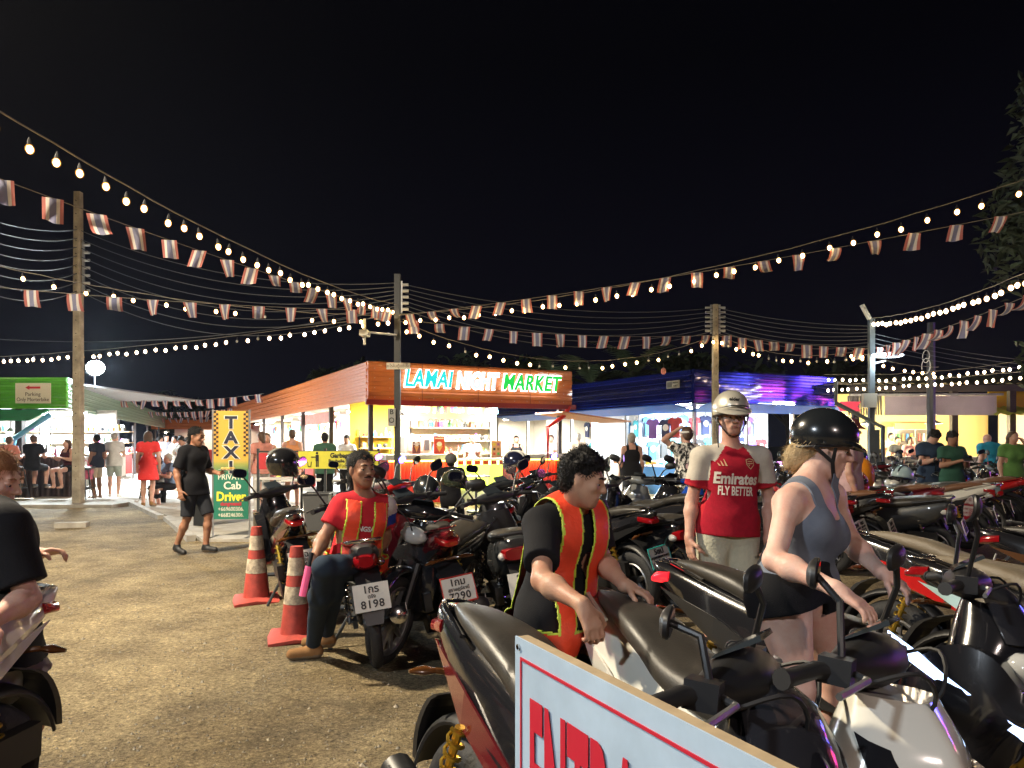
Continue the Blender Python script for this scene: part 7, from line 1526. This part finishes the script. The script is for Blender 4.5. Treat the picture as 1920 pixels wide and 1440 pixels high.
MB().ring(rg).build('running_light', emi('running_light_glow', (.45, .62, 1), 3.2), Ck, True)
def panel_decal(b, part, polys, m, side, name, off=.003):
    sh = part_of(b, part) if part == 'front_fairing' else [c for c in b.children if c.name.startswith(part) and sum(v.co.y for v in c.data.vertices) * side > 0][0]
    mb = MB()
    for p in polys: mb.add([(a, z, 0) for a, z in p], [tuple(range(len(p)))])
    me = mb.mesh(name, m); bm = bmesh.new(); bm.from_mesh(me); bmesh.ops.triangulate(bm, faces=bm.faces)
    for _ in range(4): bmesh.ops.subdivide_edges(bm, edges=[e for e in bm.edges if e.calc_length() > .02], cuts=1, use_grid_fill=True)
    bmesh.ops.triangulate(bm, faces=bm.faces); bm.to_mesh(me); bm.free(); project(me, sh, (0, 0, 0), (1, 0, 0), (0, 0, 1), (0, side, 0), off)
    bm = bmesh.new(); bm.from_mesh(me); bmesh.ops.delete(bm, geom=[v for v in bm.verts if abs(v.co.y) < .002], context='VERTS'); bm.to_mesh(me); bm.free(); return link(name, me, b)
CUT = [[(.29, .68), (.42, .76), (.52, .765), (.60, .71), (.50, .725), (.42, .70), (.36, .62)], [(.27, .50), (.36, .58), (.52, .66), (.61, .64), (.50, .56), (.38, .46)], [(.30, .40), (.40, .42), (.55, .52), (.44, .38)]]
STRP = [[(.24, .47), (.34, .63), (.36, .62), (.26, .46)], [(.60, .66), (.62, .60), (.64, .62), (.62, .68)]]
for sd in (-1, 1):
    panel_decal(Bk, 'side_cowl', CUT, PB, sd, 'cowl_cutout'); panel_decal(Bk, 'front_fairing', [[(.50, .885), (.56, .87), (.63, .76), (.645, .66), (.60, .74), (.54, .84)], [(.42, .80), (.52, .70), (.60, .56), (.55, .58), (.47, .68), (.40, .76)]], PB, sd, 'nose_inset', .004)
    panel_decal(A_, 'side_cowl', CUT[:2], mat('bronze_panel', (.10, .055, .02), .2, .6, coat=1), sd, 'bronze_trim'); panel_decal(A_, 'front_fairing', STRP[1:] + [[(.46, .88), (.50, .90), (.58, .82), (.60, .70), (.57, .72), (.54, .80)]], PDR, sd, 'nose_stripe')
    panel_decal(A_, 'body', [[(-.80, .86), (-.50, .78), (-.12, .70), (-.12, .688), (-.50, .768), (-.80, .852)]], PR, sd, 'red_pinstripe') if False else None
SEATT = mat('tan_seat_vinyl', (.16, .13, .09), .5, bump=.4, bscale=150)
bike('maxi', 'black scooter with a broad tan seat at the right edge', PB, (1.95 + .93 * math.cos(R(-58)) - .09, 3.65 + .93 * math.sin(R(-58)) - .05, 0), -58, 8, seatc=SEATT, plate_on=False, accent=PTQ)
bike('maxi', 'black and red scooter beside the one with the broad tan seat', PB, (2.0 + .93 * math.cos(R(-52)), 4.55 + .93 * math.sin(R(-52)), 0), -52, 8, seatc=SEATT, plate_on=False, accent=PR)
bike('maxi', 'black scooter whose tail and red light point left near the right edge', PB, (2.95 + .93 * math.cos(R(-40)), 4.75 + .93 * math.sin(R(-40)), 0), -40, 8, accent=PBRN)
bike('scooter', 'yellow-edged scooter cut by the right edge', PB, (3.75 + .82 * math.cos(R(-35)), 5.6 + .82 * math.sin(R(-35)), 0), -35, 8, accent=mat('paint_yellow', (.6, .45, .02), .2, coat=1))
bike('maxi', 'white scooter cut by the left edge with its tail towards the yard', PW, (-1.83 + .90 * math.cos(R(-97)), 2.85 + .90 * math.sin(R(-97)), 0), -97, 3, accent=PW, plate_on=False)
# right-hand rank seen from behind
LN = [(1608, 992, 8.0, 138, 'maxi', PB, '2กน', 'first'), (1672, 986, 8.2, 140, 'maxi', PB, '1กษ', 'second'), (1728, 970, 8.9, 141, 'scooter', PB, '2กช', 'third'), (1772, 962, 9.4, 142, 'maxi', PDR, '1กท', 'fourth'), (1808, 984, 8.3, 143, 'scooter', PMB, '1กฆ', 'fifth'), (1866, 955, 9.9, 146, 'maxi', PW, '2กพ', 'sixth'), (1897, 943, 10.9, 148, 'underbone', PTQ, '1กธ', 'seventh'), (1925, 935, 11.6, 148, 'maxi', PR, '1กข', 'eighth')]
for px, py, Y, hd, kd, pt, l1, la in LN:
    B(kd, '%s motorbike from the left in the right-hand rank, rear plate turned to the camera' % la, pt, px, Y, hd, .94, .52, 9, lines=(l1, 'สุราษฎร์ธานี', str(1000 + (px * 37) % 9000)), seatc=(mat('brown_seat', (.16, .07, .03), .5, bump=.3, bscale=150) if kd != 'scooter' else None))
HD = [PB, PMB, PDR, PW, PB, PG, PTQ, PB, PR, PB, PBL, PB]
far = [(1475, 9.0, 130, 'scooter', 4), (1535, 9.6, 135, 'maxi', 8), (1580, 10.8, 140, 'scooter', 5), (1640, 11.6, 140, 'scooter', 10), (1690, 10.7, 140, 'maxi', 6), (1745, 11.5, 145, 'scooter', 3), (1800, 12.2, 145, 'maxi', 2), (1850, 13.0, 150, 'scooter', 0), (1905, 13.6, 150, 'maxi', 7), (1500, 11.4, 130, 'scooter', 0), (1560, 12.6, 135, 'scooter', 1), (1615, 13.2, 135, 'underbone', 9), (1668, 13.9, 60, 'scooter', 2), (1722, 13.3, 50, 'maxi', 0), (1772, 14.2, 60, 'scooter', 5), (1822, 14.8, 55, 'scooter', 4), (1875, 14.4, 60, 'maxi', 9), (1915, 15.8, 60, 'scooter', 6), (1420, 10.2, 125, 'scooter', 1), (1455, 12.4, 120, 'maxi', 9), (1385, 9.0, 120, 'scooter', 7), (1400, 11.7, 110, 'scooter', 8), (1640, 15.4, 70, 'scooter', 3), (1700, 15.8, 70, 'scooter', 1)]
ORD = 'nearest far-left,next far-left,third,fourth,fifth,sixth,seventh,eighth,ninth,tenth,eleventh,twelfth,thirteenth,fourteenth,fifteenth,sixteenth,seventeenth,eighteenth,nineteenth,twentieth,twenty-first,twenty-second,twenty-third,twenty-fourth'.split(',')
cn = {id(PB): 'glossy black', id(PMB): 'dull black', id(PDR): 'dark red', id(PW): 'white', id(PG): 'silver grey', id(PTQ): 'pale blue', id(PR): 'red', id(PBL): 'blue'}
protos = {}; BD = []
for k, (px, Y, hd, kd, ci) in enumerate(far):
    pt = HD[ci]; zone = 'behind the woman' if px < 1600 else ('before the yellow kitchen' if px < 1740 else 'towards the right edge'); BD.append((px, Y, hd, kd, pt, zone))
seen = {}
for px, Y, hd, kd, pt, zone in sorted(BD, key=lambda q: q[1]):
    key = (cn[id(pt)], kd, zone); seen[key] = seen.get(key, 0) + 1
    kn = {'maxi': 'large scooter', 'scooter': 'small scooter', 'underbone': 'step-through motorbike'}[kd]
    lb = '%s %s in the far ranks %s' % (key[0], kn, zone) + ('' if seen[key] == 1 else ', %s of its kind' % ('second', 'third', 'fourth')[seen[key] - 2])
    if (kd, id(pt)) in protos:
        t = copy_tree(protos[(kd, id(pt))]); t['label'] = lb
    else: t = bike(kd, lb, pt, (0, 0, 0), 0, 9, steer=10); protos[(kd, id(pt))] = t
    t.location = ((px - 960) / F * Y, Y, 0); t.rotation_euler = (Matrix.Rotation(R(hd), 4, 'Z') @ Matrix.Rotation(R(-9), 4, 'X')).to_euler()
# helmets left on bikes
free_helmet('black full-face helmet with silver lines hung on a mirror above the cones', P(530, 868, 6.9), R(-60), mat('helmet_graphic', (.012, .012, .013), .12, coat=1, var=.1), True, mat('silver_line', (.5, .48, .42), .3, .6), -.2)
free_helmet('dark helmet with two pale stripes on the mirror of the touring scooter', P(966, 868, 8.4), R(-120), mat('helmet_navy', (.01, .012, .03), .12, coat=1), False, mat('stripe_cream', (.55, .55, .5), .4), .2)
free_helmet('black helmet hanging on a handlebar behind the seated attendant', P(800, 918, 7.0), R(30), mat('helmet_black', (.012, .014, .016), .22, coat=.5), False, None, .4)
free_helmet('glossy black helmet on a seat in front of the capped man', P(852, 905, 7.6), R(60), mat('helmet_olive', (.02, .025, .015), .15, coat=1), False, None, .1)
free_helmet('blue and white helmet resting behind the woman', P(1605, 860, 9.6), R(160), mat('helmet_blue', (.02, .10, .16), .12, coat=1), True, mat('stripe_cream', (.55, .55, .5)), .1, 1.15)
free_helmet('red and black helmet low behind the woman', P(1600, 905, 8.7), R(200), mat('helmet_red', (.45, .03, .02), .15, coat=1), True, None, .1, 1.15)
free_helmet('pale blue open helmet on the far bikes before the kitchen', P(1692, 893, 10.6), R(120), mat('helmet_paleblue', (.4, .55, .6), .15, coat=1), False, mat('stripe_dark', (.03, .04, .06), .4), .1, 1.15)
t = thing('delivery_bag', 'orange rounded delivery bag on a bike behind the woman', 'bag', P(1613, 893, 9.3)); MB().ell((0, 0, 0), (.17, .14, .24), 16, 10).build('body', mat('bag_orange', (.80, .28, .01), .5, bump=.3), t, True); MB().torus((0, -.05, .02), .1, .014, 'Y', 20, 6).build('strap', BLK, t)
bs_ = thing('bench', 'low slatted bench behind the taxi sign by the lane', 'bench', (-4.9, 13.4, .03), 1.1); 
for k in range(3): MB().b2(-.9, .9, -.2 + .14 * k, -.1 + .14 * k, .42, .45).build('seat', mat('pale_wood', (.45, .30, .16)), bs_)
for s in (-.8, .8): MB().b2(s - .03, s + .03, -.18, .18, 0, .42).build('leg', BLKM, bs_)

# ------------------------------------------------------------------ thin night haze lit by the market lamps
hz_ = MB().b2(-70, 70, -3, 75, -1.2, 13).mesh('haze', [])
hm_ = bpy.data.materials.new('night_haze'); hm_.use_nodes = True; nt = hm_.node_tree; nt.nodes.clear(); pv = nt.nodes.new('ShaderNodeVolumePrincipled'); mo = nt.nodes.new('ShaderNodeOutputMaterial')
pv.inputs['Density'].default_value = .00028; pv.inputs['Color'].default_value = (.8, .85, 1, 1); pv.inputs['Anisotropy'].default_value = .72; nt.links.new(pv.outputs[0], mo.inputs['Volume'])
hz_.materials.append(hm_); o = link('haze', hz_); o['kind'] = 'stuff'; o['label'] = 'thin night haze glowing over the market'; o['category'] = 'haze'
cy.volume_bounces = 0
